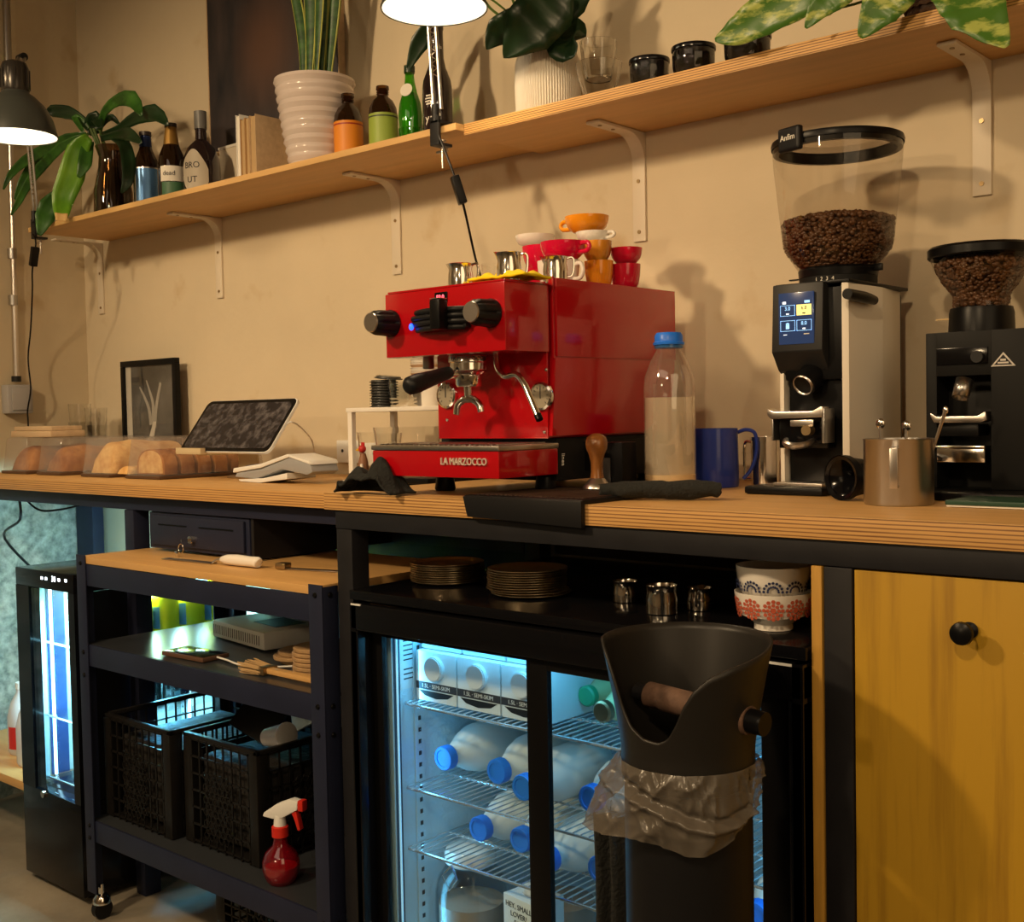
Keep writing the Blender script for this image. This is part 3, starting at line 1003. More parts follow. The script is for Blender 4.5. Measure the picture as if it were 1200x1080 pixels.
for (x, sx) in ((TX0, 1), (TX1, -1)):
    for (y, sy) in ((TY0, 1), (TY1, -1)):
        p = MB()
        top = .888 if y == TY0 else .862
        p.box((x, y, .07), (x + sx * .040, y + sy * .003, top), .0007)
        p.box((x, y + sy * .0031, .07), (x + sx * .003, y + sy * .040, top - .004), .0007)
        pp = p.build('post', 'cart_blk', t)
        for z in (.868, .655, .60, .235, .205):
            if sy > 0:
                MB().lathe([(0, .003), (.004, .003), (.0055, .0008), (.0055, 0), (0, 0)], seg=12,
                           mtx=Matrix.Translation((x + sx * .02, y, z)) @ Matrix.Rotation(pi / 2, 4, 'X')).build('bolt', 'black', pp)
            if sx < 0:
                MB().lathe([(0, .003), (.004, .003), (.0055, .0008), (.0055, 0), (0, 0)], seg=12,
                           mtx=Matrix.Translation((x, y + sy * .02, z)) @ Matrix.Rotation(pi / 2, 4, 'Y')).build('bolt', 'black', pp)
        c = MB().cyl((x + sx * .02, y + sy * .025, .052), (x + sx * .02, y + sy * .025, .085), .007, seg=12)
        c.lathe([(0, .062), (.012, .060), (.02, .05), (.021, .038)], (x + sx * .02, y + sy * .025, 0), 20)
        cc = c.build('caster', 'chrome', t)
        MB().cyl((x + sx * .02 - .009, y + sy * .025, .024), (x + sx * .02 + .009, y + sy * .025, .024), .0235, seg=24).build('wheel', 'rubber', cc)

# crates on the bottom shelf
CR = mat('black_crate_plastic', (.010, .009, .0085), .40, var=.3, vscale=30, spec=.35)


def crate(name, lab, x0, x1, y0, y1, z0, h, grp=None):
    c = thing(name, lab, 'crate', ((x0 + x1) / 2, (y0 + y1) / 2, z0), group=grp)
    MB().box((x0 + .004, y0 + .004, z0 + .001), (x1 - .004, y1 - .004, z0 + .006)).build('base', CR, c)
    r_ = MB()
    for (a, b) in (((x0, y0), (x1, y0 + .012)), ((x0, y1 - .012), (x1, y1)), ((x0, y0), (x0 + .012, y1)), ((x1 - .012, y0), (x1, y1))):
        r_.box((*a, z0 + h - .010), (*b, z0 + h), .002)
    r_.build('rim', CR, c)
    for (a, b) in ((x0, y0), (x1 - .03, y0), (x0, y1 - .03), (x1 - .03, y1 - .03)):
        MB().box((a, b, z0), (a + .03, b + .03, z0 + h - .010), .003).build('corner_post', CR, c)

    def side(horiz, fixed, lo, hi, nm):
        s_ = MB()
        def bx(u0, u1, w0, w1, d=.004):
            if horiz:
                s_.box((u0, fixed, w0), (u1, fixed + d * (1 if fixed == y0 else -1), w1))
            else:
                s_.box((fixed, u0, w0), (fixed + d * (1 if fixed == x0 else -1), u1, w1))
        L = hi - lo
        for k in range(7):
            zz = z0 + .006 + k * (h - .02) / 6
            bx(lo, hi, zz, zz + .004)
        nv = max(4, int(L / .028))
        for k in range(nv + 1):
            u = lo + (L - .004) * k / nv
            bx(u, u + .004, z0, z0 + h - .008, .003)
        # honeycomb panel in the middle
        mid = (lo + hi) / 2
        for a in range(5):
            for b in range(11):
                u = mid - .05 + a * .0185 + (b % 2) * .009
                zz = z0 + .03 + b * .0135
                for q in range(6):
                    g0, g1 = q * pi / 3, (q + 1) * pi / 3
                    P0 = (u + .0088 * cos(g0), zz + .0088 * sin(g0)); P1 = (u + .0088 * cos(g1), zz + .0088 * sin(g1))
                    f_ = fixed - .0015 if horiz else fixed + (.0015 if fixed == x1 else -.0015)
                    if horiz:
                        s_.cyl((P0[0], f_, P0[1]), (P1[0], f_, P1[1]), .0013, seg=4, cap=False)
                    else:
                        s_.cyl((f_, P0[0], P0[1]), (f_, P1[0], P1[1]), .0013, seg=4, cap=False)
        o_ = s_.build(nm, CR, c)
        o_['kind'] = 'stuff'
    if z0 > .1:
        MB().box((x0 + .02, y0 + .035, z0 + .008), (x1 - .02, y1 - .02, z0 + h * .78), .01).build('dark_contents', mat('dark_bagged_contents', (.02, .018, .017), .6, var=.5, vscale=25, bump=1), c)
    side(True, y0, x0 + .03, x1 - .03, 'lattice_side')
    side(False, x1, y0 + .03, y1 - .03, 'lattice_side')
    side(False, x0, y0 + .03, y1 - .03, 'lattice_side')
    side(True, y1, x0 + .03, x1 - .03, 'lattice_side')
    return c


a = at(116, 965, y=-.59); b = at(216, 985, y=-.59)
crate('bottle_crate', 'black lattice crate at left on the trolley bottom shelf', -2.608, -2.322, -.614, -.27, .2495, .250)
crate('bottle_crate', 'black lattice crate at right on the trolley bottom shelf, full of lids', -2.302, -2.028, -.592, -.27, .2495, .250)
# things in the right crate
for i, (x, y, z, rx, ry, rz, m_, sz, lb) in enumerate((
        (-2.235, -.42, .515, .9, .4, .3, 'black', (.11, .12), 'black plastic sheet leaning out of the right crate'),
        (-2.15, -.36, .54, 1.2, -.5, .2, 'fr_in', (.10, .11), 'pale flat lid standing in the right crate'),
        (-2.06, -.32, .54, 1.0, .5, -.2, 'carton', (.09, .12), 'pale ribbed sleeve standing at right in the crate'))):
    o = MB().box((-sz[0] / 2, -sz[1] / 2, -.004), (sz[0] / 2, sz[1] / 2, .004), .002).build('packaging_sheet', m_)
    o.location = (x, y, z)
    o.rotation_euler = (rx, ry, rz)
    tag(o, lb, 'packaging', 'packaging in the right crate')
t = thing('takeaway_cup', 'white plastic takeaway cup lying on top of the right crate', 'cup', (-2.075, -.50, .505))
R = Matrix.Rotation(1.35, 4, 'Y')
R = R @ Matrix.Scale(.72, 4)
MB().lathe([(0, -.05), (.028, -.05), (.038, .04), (.040, .04), (.040, .043), (.037, .043), (.026, -.047), (0, -.047)], seg=28, mtx=R).build('cup_body', JP, t, local=True)
MB().lathe([(.030, .044), (.040, .044), (.041, .048), (.030, .050), (0, .050)], seg=28, mtx=R).build('lid', 'white_p', t, local=True)
# spray bottle
sp = at(330, 1033, z=.2485)
t = thing('spray_bottle', 'red spray bottle with white and red trigger head on the trolley bottom shelf', 'spray bottle', (sp.x, sp.y, .2488))
RP = clear('red_clear_plastic', (.70, .03, .06), refl=.3, body=.25, bcol=(.4, .01, .03))
MB().lathe([(0, 0), (.022, 0), (.028, .006), (.034, .025), (.034, .04), (.028, .056), (.015, .068), (.0125, .078), (.0125, .09), (0, .09)], seg=28).build('bottle_body', RP, t, local=True)
MB().lathe([(0, .004), (.020, .004), (.029, .018), (.0295, .03), (0, .03)], seg=24).build('liquid', mat('red_liquid', (.5, .005, .03), .15), t, local=True)
MB().lathe([(.0, .086), (.0155, .086), (.0155, .104), (.013, .106), (0, .106)], seg=20, rib=(20, .05)).build('collar', mat('red_plastic', (.55, .02, .01), .4), t, local=True)
hd = MB().lathe([(0, .104), (.012, .104), (.010, .125), (0, .125)], seg=16)
hd.prism([(-.010, .118), (.010, .122), (.046, .142), (.048, .158), (.030, .160), (.0, .148), (-.030, .128), (-.034, .120)], 'y', -.009, .009, .003)
hh = hd.build('trigger_head', 'white_p', t, local=True)
MB().box((.046, -.008, .140), (.058, .008, .160), .003).build('nozzle', 'red_plastic' if 0 else MATS['red_plastic'], t, local=True)
MB().prism([(.028, .138), (.042, .138), (.050, .105), (.044, .103), (.036, .125)], 'y', -.006, .006, .002).build('trigger', MATS['red_plastic'], t, local=True)
t.rotation_euler = (0, 0, .25)
t.scale = (1.12, 1.12, 1.12)
# floor crate below the trolley
crate('bottle_crate', 'black lattice crate on the floor beneath the trolley', -2.24, -1.83, -.56, -.28, .001, .15)

# middle shelf: router, phone, brush, coasters
a = at(218, 737, z=.6745)
t = thing('router', 'white flat router box on the trolley middle shelf', 'router', (-2.28, -.36, .6745))
rb = MB().box((-.13, -.085, .002), (.13, .085, .044), .008).build('case', 'white_p', t, local=True)
MB().box((-.02, -.03, .0442), (.09, .05, .0448)).build('top_inset', 'dark_grey', rb, local=True)
v = MB()
for k in range(22):
    v.box((-.1302 - .0004, -.07 + k * .0064, .012), (-.1298, -.0675 + k * .0064, .034))
    v.box((-.12 + k * .0108, -.0856, .012), (-.1175 + k * .0108, -.0848, .034))
v.build('vent_row', 'dark_grey', rb, local=True)['kind'] = 'stuff'
t.rotation_euler = (0, 0, -.15)
t = thing('phone', 'black smartphone in a worn case charging on the trolley middle shelf', 'phone', (0, 0, 0))
q = at(220, 767, z=.682)
MB().box((-.075, -.036, .001), (.075, .036, .011), .003).build('case', mat('brown_case', (.10, .05, .03), .5), t)
MB().box((-.071, -.032, .0112), (.071, .032, .0122), .0003).build('screen', 'black_gloss', t)
t.location = (q.x, -.585, .6745)
t.rotation_euler = (0, 0, .05)
q2 = t.location
cb = MB().tube([(q2.x + .077, -.58, .682), (q2.x + .12, -.585, .682), (q2.x + .18, -.59, .680), (q2.x + .26, -.55, .679), (q2.x + .33, -.45, .679)], .0022, smooth=6)
tag(cb.build('charging_cable', 'white_p'), 'white charging cable plugged into the phone on the trolley', 'cable')
q = at(330, 790, z=.6745)
t = thing('hand_brush', 'wooden brush with tan bristles at the front of the trolley middle shelf', 'brush', (q.x, -.60, .6745))
MB().box((-.02, -.010, .004), (.16, .010, .016), .004).build('handle', 'ply', t, local=True)
bb = MB()
for k in range(160):
    u, v_ = random.random(), random.random()
    bb.cyl((-.018, -.018 + u * .036, .003 + v_ * .014), (-.075 - random.random() * .02, -.028 + u * .056, .001 + v_ * .022), .0008, seg=3, cap=False)
bb.build('bristles', mat('tan_bristles', (.42, .27, .12), .8), t, local=True)['kind'] = 'stuff'
MB().box((-.035, -.019, .002), (-.012, .019, .018), .002).build('ferrule', 'screw', t, local=True)
cst = None
CW = mat('cork_disc', (.42, .26, .12), .8, var=.3, vscale=30, bump=.3)
k = 0
for (cx, cy, n, lab) in ((-2.015, -.48, 3, 'loose pile'), (-1.90, -.52, 6, 'neat pile')):
    for i in range(n):
        lb = 'round cork coaster, %s of the %s at the trolley post' % (('lowest', 'second', 'third', 'fourth', 'fifth', 'topmost')[i], lab)
        if cst is None:
            cst = MB().lathe([(0, 0), (.052, 0), (.054, .002), (.054, .007), (.052, .009), (0, .009)], seg=32).build('coaster', CW)
            o = cst
        else:
            o = cst.copy(); COL.objects.link(o)
        tag(o, lb, 'coaster', 'cork coasters on the trolley')
        j = .012 if n == 3 else .002
        o.location = (cx + random.uniform(-j, j), cy + random.uniform(-j, j), .6747 + i * .0094)
        if n == 3 and i:
            o.rotation_euler = (0, 0, random.random())
# tools on the trolley top
q = at(345, 657, z=.886)
t = thing('offset_spatula', 'offset spatula with a white handle lying on the trolley top', 'spatula', (q.x - .03, -.56, .8845))
hdl = MB().tube([(-.065, 0, .012), (-.045, 0, .013), (-.01, 0, .0135), (.03, 0, .013), (.055, 0, .013), (.06, 0, .012)], [.006, .011, .0125, .0115, .012, .008], seg=16, smooth=4)
hdl.build('handle', 'cer_white', t, local=True)
MB().tube([(-.062, 0, .012), (-.080, 0, .010), (-.095, 0, .004)], .003).box((-.27, -.010, .001), (-.092, .010, .0028), .0005).build('blade', 'steel', t, local=True)
t.rotation_euler = (0, 0, .06)
t = thing('palette_knife', 'steel blade tool lying behind the white handled spatula', 'knife', (q.x + .10, -.53, .8845))
MB().box((-.005, -.009, .001), (.13, .009, .0028), .0005).build('blade', 'steel', t, local=True)
MB().box((-.03, -.012, .001), (-.004, .012, .014), .003).build('ferrule', 'screw', t, local=True)
t.rotation_euler = (0, 0, .25)
# ================================================================== ESPRESSO MACHINE
t = thing('espresso_machine', 'red espresso machine with black knobs, chrome group and steam wand', 'coffee machine', (-1.43, -.37, CT))
em = t
XR = -1.284
tl = at(437, 554, y=-.636).x
ZT0, ZT1 = 1.097, 1.152
# drip tray
MB().box((tl, -.636, ZT0), (XR, -.480, ZT1 - .009), .003).build('drip_tray', 'red', t)
dt = MB().box((tl - .002, -.638, ZT1 - .009), (XR + .002, -.480, ZT1), .002).build('tray_rim', 'steel', t)
g = MB()
for k in range(24):
    x = tl + .012 + k * (XR - tl - .026) / 23
    g.box((x, -.628, ZT1 + .0002), (x + .006, -.505, ZT1 + .0022))
g.build('tray_grate', 'steel_d', t)['kind'] = 'stuff'
lx = (at(515, 541, y=-.637).x + at(574, 541, y=-.637).x) / 2
lw_ = at(574, 541, y=-.637).x - at(515, 541, y=-.637).x
o = text('lettering', 'LA MARZOCCO', .0175, mat('silver_letter', (.75, .68, .58), .45, metal=.3), (lx, -.6390, at(544, 541, y=-.637).z), parent=t, extrude=.0015, sx=lw_ / .137)
# feet
for (x, y) in ((tl + .05, -.50), (XR - .03, -.48), (tl + .05, -.17), (XR - .03, -.17)):
    MB().lathe([(0, 0), (.018, 0), (.020, .004), (.016, .03), (0, .03)], (x, y, CT + .0005), 20).build('foot', 'black', t)
# base box
bs = MB().box((tl + .02, -.478, 1.085), (XR - .004, -.13, 1.160), .002).build('base', 'black_matte', t)
MB().box((XR - .0045, -.40, 1.10), (XR - .0025, -.15, 1.152)).build('vent_panel', 'black', bs)
text('lettering', 'linea', .012, 'ink_w', (XR - .0035, -.462, 1.122), base=SIDE, parent=bs, extrude=.0004, rot=-pi / 2)
# body behind
bl = at(516, 512, y=-.50).x
MB().box((bl, -.497, 1.160), (XR - .012, -.115, 1.432), .002).build('body', 'red', t)
# lower front panel
fp = MB().box((bl - .002, -.502, 1.160), (XR - .004, -.4975, 1.312), .001).build('front_panel', 'red', t)
# head
hl = at(451, 348, y=-.613).x
hr = at(591, 331, y=-.613).x
ZH0, ZH1 = 1.309, 1.424
MB().box((hl, -.613, ZH0), (hr, -.4972, ZH1), .003).build('head', 'red', t)
# side panel with front flange
sp_ = [(-.487, 1.438), (-.114, 1.438), (-.114, 1.29), (-.135, 1.164), (-.500, 1.164), (-.487, 1.30)]
MB().prism(sp_, 'x', XR - .010, XR + .004, .0012).build('side_panel', 'red', t)
MB().box((XR + .0042, -.486, 1.302), (XR + .0072, -.115, 1.4375), .001).build('upper_side_panel', 'red', t)
MB().box((hr + .0005, -.492, 1.298), (XR + .004, -.4875, 1.440), .001).build('panel_flange', 'red', t)
for z in (1.427, 1.316):
    MB().ball((XR - .008, -.494, z), .0042, (1, .6, 1), 2).build('screw', 'chrome', t)
MB().box((bl - .012, -.487, 1.164), (bl - .003, -.12, 1.438), .0012).build('side_panel', 'red', t)
# top tray rails
MB().box((hl + .003, -.609, ZH1 + .0005), (hr - .003, -.49, ZH1 + .004), .001).build('top_plate', 'red', t)
# knobs
def knob(px, py, d0, name):
    c = at(px, py, y=-.6135)
    R = Matrix.Translation(c) @ Matrix.Rotation(pi / 2, 4, 'X')
    k = MB().lathe([(0, 0), (.0235, 0), (.0245, .004), (.0235, .009), (.0233, .012), (.0225, .034), (.0222, .038), (.0185, .047), (.0165, .050)], seg=96, mtx=R)
    for v in k.bm.verts:
        q = R.inverted() @ v.co
        a = atan2(q.y, q.x)
        if .008 < q.z < .04:
            rr = 1 - .17 * max(0, cos(a * 8)) ** 2
            v.co = R @ Vector((q.x * rr, q.y * rr, q.z))
    kk = k.build('knob', 'rubber', t)
    MB().lathe([(.0175, .0495), (.0165, .052), (.0, .052)], seg=32, mtx=R).build('knob_face', 'steel', kk)
    return kk


knob(459, 379, 0, 'k')
knob(576, 367, 0, 'k')
# paddle bar: ribbed horizontal cap
gc = at(522, 374, y=-.6135)
gp = MB()
for dz, w_ in ((.014, .062), (.004, .070), (-.006, .072), (-.016, .060)):
    gp.tube([(gc.x - w_, -.622, gc.z + dz), (gc.x - w_ * .6, -.634, gc.z + dz), (gc.x, -.640, gc.z + dz), (gc.x + w_ * .6, -.634, gc.z + dz), (gc.x + w_ * .9, -.622, gc.z + dz)], .0052, seg=10, smooth=3)
gp.box((gc.x - .062, -.628, gc.z - .018), (gc.x + .062, -.6135, gc.z + .016), .004)
gp.build('group_cap', 'rubber', t)
pd = at(517, 370, y=-.645)
MB().box((pd.x - .012, -.662, pd.z - .024), (pd.x + .012, -.640, pd.z + .028), .004).build('paddle', 'black', t)
MB().box((pd.x - .011, -.661, pd.z + .0282), (pd.x + .011, -.642, pd.z + .0295)).build('paddle_top', 'steel', t)
ds = at(517, 349, y=-.6140)
dsp = MB().box((ds.x - .015, -.6155, ds.z - .008), (ds.x + .015, -.6132, ds.z + .010), .001).build('display', 'black_gloss', t)
text('digits', '93.0', .011, mat('red_led', (1, .1, .1), .5, emis=(1, .08, .12), estr=4), (ds.x, -.6165, ds.z + .001), parent=dsp, extrude=.0002)
bl_ = at(482, 383, y=-.632)
MB().ball(bl_, .0048, (1, .8, 1.3)).build('blue_indicator', mat('blue_led', (.02, .05, 1), .3, emis=(.01, .06, 1.0), estr=5), t)
# group head
gh = at(549, 418, y=-.56)
gx = gh.x
MB().lathe([(0, 0), (.034, 0), (.036, -.003), (.036, -.012), (.033, -.014), (.033, -.026), (.0, -.026)], (gx, -.56, ZH0 - .0005), 40).build('group_head', 'chrome', t)
ht = text_mb('LA MARZOCCO', .010, .0003, wrap=(.0363, to_cam(gx, -.56), (gx, -.56, ZH0 - .0075)))
ht.build('lettering', 'ink', t)
pf = MB().lathe([(0, -.0265), (.031, -.0265), (.033, -.030), (.028, -.034), (.024, -.036), (.0235, -.052), (.021, -.056), (0, -.057)], (gx, -.56, ZH0), 36).build('portafilter', 'chrome', t)
MB().tube([(gx - .005, -.582, ZH0 - .033), (gx - .009, -.603, ZH0 - .036)], .008, 12).build('neck', 'chrome', pf)
h0 = at(527, 436, y=-.603); h1 = at(480, 452, y=-.70)
pts = [h0.lerp(h1, k) for k in (0, .15, .45, .8, 1.0, 1.08)]
MB().tube(pts, [.010, .0118, .0135, .0165, .0155, .008], seg=20, smooth=3).build('portafilter_handle', 'rubber', pf)
MB().tube([(gx, -.562, ZH0 - .056), (gx, -.562, ZH0 - .078)], [.008, .007], 12).build('spout_stem', 'chrome', pf)
s2 = MB()
spx = .030
s2.tube([(gx - spx, -.562, ZH0 - .104), (gx - spx * .85, -.562, ZH0 - .088), (gx - spx * .4, -.562, ZH0 - .079), (gx, -.562, ZH0 - .077), (gx + spx * .4, -.562, ZH0 - .079), (gx + spx * .85, -.562, ZH0 - .088), (gx + spx, -.562, ZH0 - .101)],
        [.0062, .0066, .007, .008, .007, .0066, .0062], 12, smooth=4)
s2.build('double_spout', 'chrome', pf)
# steam wand
st0 = at(581, 416, y=-.545)
pp = [st0, at(583, 431, y=-.55), at(592, 441, y=-.56), at(605, 439, y=-.565), at(614, 449, y=-.57), at(622, 467, y=-.575), at(630, 486, y=-.58)]
pp[0].z = ZH0 + .003
MB().tube(pp, .0056, 14, smooth=6).build('steam_wand', 'chrome', t)
e = (pp[-1] - pp[-2]).normalized()
MB().tube([pp[-1], pp[-1] + e * .010], [.0066, .0062], 14).build('wand_tip', 'black', t)
ww = at(502, 421, y=-.54)
MB().box((ww.x - .008, -.548, ZH0 - .02), (ww.x + .008, -.532, ZH0 + .001), .003).build('water_spout', 'steel_d', t)
# gauges
for (px, py) in ((525, 463), (636, 464)):
    c = at(px, py, y=-.5025)
    R = Matrix.Translation(c) @ Matrix.Rotation(pi / 2, 4, 'X')
    gg_ = MB().lathe([(.0, 0), (.0245, 0), (.0245, .006), (.021, .008), (.020, .006)], seg=36, mtx=R).build('pressure_gauge', 'chrome', t)
    MB().lathe([(.020, .0062), (0, .0062)], seg=32, mtx=R).build('dial', mat('beige_dial', (.30, .26, .19), .5), gg_)
    nd = MB()
    nd.box((c.x - .0008, c.y - .0075, c.z - .004), (c.x + .0008, c.y - .0068, c.z + .014))
    for k in range(11):
        a = radians(-45 + k * 27)
        nd.cyl((c.x + .014 * cos(a), c.y - .0066, c.z + .014 * sin(a)), (c.x + .018 * cos(a), c.y - .0066, c.z + .018 * sin(a)), .0006, seg=4)
    nd.build('needle', 'ink', gg_)
for (px, py) in ((524, 492), (638, 506), (640, 433)):
    c = at(px, py, y=-.5025)
    MB().ball(c, .0035, (1, .7, 1)).build('screw', 'chrome', t)

# ================================================================== CUPS ON THE MACHINE
ZM = ZH1 + .0045
ZB = 1.4325


def cup(name, lab, m_, x, y, z, r, h, handle=None, flip=False, tilt=0.0, inner='cer_white', grp='cups piled on the espresso machine'):
    c = thing(name, lab, 'cup', (x, y, z), group=grp)
    pr = [(0, 0), (r * .58, 0), (r * .62, h * .03), (r * .70, h * .12), (r * .86, h * .32), (r * .95, h * .58), (r * .99, h * .85), (r, h), (r * .94, h)]
    MB().lathe(pr, seg=36).build('cup_body', m_, c, local=True)
    MB().lathe([(r * .942, h * .9995), (r * .90, h * .8), (r * .78, h * .48), (r * .5, h * .12), (0, h * .08)], seg=32).build('inside', inner, c, local=True)
    if handle is not None:
        ca, sa = cos(handle), sin(handle)
        def P(d, z_): return (ca * d, sa * d, z_)
        MB().tube([P(r * .92, h * .82), P(r * 1.28, h * .86), P(r * 1.44, h * .62), P(r * 1.28, h * .38), P(r * .80, h * .36)], r * .10, 10, smooth=4).build('handle', m_, c, local=True)
    if flip:
        c.rotation_euler = (pi, 0, 0)
        c.location.z = z + h
    if tilt:
        c.rotation_euler = (0, tilt, 0)
    return c


def cpos(px, y):
    return at(px, 300, y=y).x


cam_r = to_cam(-1.4, -.4)
HR = 0.75       # handle pointing right/away
def base(px, py, y): return at(px, py, y=y)
def hz(px, py0, py1, y): return at(px, py0, y=y).z - at(px, py1, y=y).z

def cupx(lab, m_, px, pyt, pyb, wpx, y, handle=None, z=None, tilt=0, inner='cer_white', flip=False, name='espresso_cup'):
    b = at(px, pyb, y=y)
    s_ = mpp(b)
    zz = b.z if z is None else z
    tp = at(px, pyt, y=y).z
    return cup(name, lab, m_, b.x, y, zz, wpx * s_ / 2, tp - zz, handle, tilt=tilt, inner=inner, flip=flip)


cupx('orange cup at the bottom of the orange pair, bare bright glaze', 'cer_or', 702, 306, 331, 34, -.26, None, z=ZB)
cupx('crimson cup, lower of the red pair at the right', 'cer_red', 733, 310, 333, 36, -.20, None, z=ZB)
cupx('crimson cup, upper of the red pair at the right', 'cer_red', 734, 291, 309, 38, -.20, None)
cupx('orange cup second from bottom with brown streaked glaze', mat('streaked_orange', (.72, .30, .03), .15, col2=(.28, .10, .01), vscale=22, stretch=(1, 1, .2), coat=.4), 700, 283, 307, 35, -.26, None)
cupx('white cup low in the pile with its handle to the right', 'cer_white', 655, 306, 333, 50, -.34, .0, z=ZB)
cupx('magenta cup tilted in the middle of the pile with handle at right', 'cer_mag', 660, 284, 305, 54, -.34, .0)
cupx('big magenta cup under the white cup at left of the pile', 'cer_mag', 637, 289, 318, 50, -.25, None)
cupx('magenta cup at the bottom left of the pile, half hidden', 'cer_red', 634, 312, 333, 34, -.25, None, z=ZB)
cupx('wide white cup on top of the left stack', 'cer_white', 627, 276, 289.5, 46, -.25, None)
cupx('white cup lying just under the topmost orange cup', 'cer_white', 695, 272, 284, 40, -.24, .1)
cupx('large orange cup on top of the pile with handle at left', 'cer_or', 688, 254, 273, 52, -.24, pi * 1.02)


def pitcher(lab, px, pyt, pyb, wpx, y, z, handle, bulge=1.0, m_='chrome', name='milk_pitcher', grp=None):
    b = at(px, pyb, y=y)
    zz = z
    r = wpx * mpp(b) / 2
    h = at(px, pyt, y=y).z - zz
    c = thing(name, lab, 'pitcher', (b.x, y, zz), group=grp)
    bd = MB().lathe([(0, 0), (r * .93, 0), (r * .97, h * .02), (r * bulge, h * .25), (r * .98, h * .5), (r * .90, h * .75), (r * .96, h * .97), (r * 1.0, h), (r * .95, h * .995), (r * .86, h * .75), (r * .92, h * .5), (r * .93, h * .1), (0, h * .03)], seg=40)
    # spout: pull rim towards -handle
    for v in bd.bm.verts:
        if v.co.z > h * .8:
            a = atan2(v.co.y, v.co.x) - handle - pi
            a = (a + pi) % (2 * pi) - pi
            k = max(0, 1 - abs(a) / .45) * (v.co.z / h - .8) / .2
            v.co.x += cos(handle + pi) * k * r * .28
            v.co.y += sin(handle + pi) * k * r * .28
            v.co.z += k * h * .03
    bd.build('pitcher_body', m_, c, local=True)
    ca, sa = cos(handle), sin(handle)
    def P(d, z_): return (ca * d, sa * d, z_)
    MB().tube([P(r * .93, h * .93), P(r * 1.25, h * .98), P(r * 1.45, h * .88), P(r * 1.42, h * .5), P(r * 1.25, h * .28), P(r * .97, h * .25)], max(.0022, r * .07), 8, smooth=4).build('handle', m_, c, local=True)
    return c


pitcher('small steel pitcher at the left front of the machine top by the lamp cord', 540, 309, 334, 30, -.545, ZM, .4)
pitcher('taller steel pitcher in the middle of the machine top', 597, 296, 332, 30, -.535, ZM, .9)
pitcher('steel tumbler pitcher at the right corner of the head', 651, 301, 329, 30, -.45, ZB, .8, bulge=.95)
gt = at(566, 322, y=-.47)
t = thing('glass_tumbler', 'clear little glass with a blue mark behind the yellow cloth', 'glass', (gt.x, -.44, ZB))
MB().lathe([(0, 0), (.02, 0), (.024, .05), (.0228, .05), (.019, .004), (0, .004)], seg=24).build('tumbler', 'glass', t, local=True)
patch(.0247, .025, .04, to_cam(gt.x, -.44) + .6, .2).build('mark', 'blue', t, local=True)


def drape(name, lab, cat, m_, x0, x1, y0, y1, z, amp, seed, fn=None, grp=None):
    def f(u, v):
        x, y = x0 + (x1 - x0) * u, y0 + (y1 - y0) * v
        e_ = min(u, 1 - u, v, 1 - v)
        n = noise.noise(Vector((x * 26 + seed, y * 26, seed))) + .5 * noise.noise(Vector((x * 60, y * 60, seed)))
        zz = z + .003 + max(0, .5 + n) * amp * min(1, e_ * 7 + .12)
        return Vector((x + .006 * noise.noise(Vector((y * 30, seed, 1))), y + .006 * noise.noise(Vector((x * 30, seed, 5))), zz))
    o_ = MB().grid(fn or f, 40, 24).build(name, m_, None, solid=.004)
    return tag(o_, lab, cat, grp)


cx = at(590, 328, y=-.50).x
drape('yellow_cloth', 'bright yellow cloth lying between the steel pitchers on the machine', 'cloth', 'yellow', at(556, 330, y=-.57).x, at(640, 325, y=-.53).x, -.590, -.515, ZM + .0022, .014, 3)

# ================================================================== ITEMS ON THE RIGHT COUNTER
# tamping mat that hooks over the edge
t = thing('tamping_mat', 'black rubber tamping mat hooked over the worktop edge', 'mat', (-1.27, -.5, CT))
mx0 = at(545, 583, y=-.645).x
mx1 = at(684, 592, y=-.645).x
MB().box((mx0, -.648, CT + .0005), (mx1, -.40, CT + .008), .003).build('mat_top', 'rubber', t)
MB().prism([(mx0, CT + .006), (mx1, CT + .006), (mx1, CT - .036), (mx0 + .010, CT - .028)], 'y', -.652, -.6415, .002).build('front_lip', 'rubber', t)
gd = MB()
for k in range(22):
    gd.box((mx0 + .012 + k * (mx1 - mx0 - .03) / 21, -.63, CT + .0081), (mx0 + .018 + k * (mx1 - mx0 - .03) / 21, -.43, CT + .0092))
gd.build('coffee_stained_ribs', mat('brown_stained_rubber', (.07, .035, .022), .6, var=.5, vscale=40), t)['kind'] = 'stuff'
# tamper
tp = at(700, 573, y=-.46)
tz = CT + .0095
t = thing('tamper', 'coffee tamper with brown wooden handle and steel base on the mat', 'tamper', (tp.x, -.46, tz))
MB().lathe([(0, 0), (.0245, 0), (.0255, .002), (.0245, .006), (.019, .012), (.013, .019), (0, .019)], seg=36).build('base', 'steel', t, local=True)
MB().lathe([(0, .0192), (.012, .0192), (.0105, .03), (.0105, .045), (.014, .06), (.0185, .07), (.0195, .080), (.0165, .090), (.009, .0955), (0, .0965)], seg=36).build('handle', 'wood_t', t, local=True)
# grinder/dosing stand behind tamper
bx = at(688, 545, y=-.42)
t = thing('small_grinder_stand', 'small black stand with a steel knob half hidden behind the tamper', 'stand', (-1.235, -.36, CT))
MB().box((-1.265, -.385, CT + .0005), (-1.215, -.34, CT + .088), .003).build('stand_body', 'black', t)
MB().cyl((-1.255, -.386, CT + .070), (-1.255, -.40, CT + .070), .006, seg=16).build('knob', 'chrome', t)
MB().box((-1.262, -.3875, CT + .01), (-1.240, -.3855, CT + .060)).build('front_plate', 'steel_d', t)
# black towels


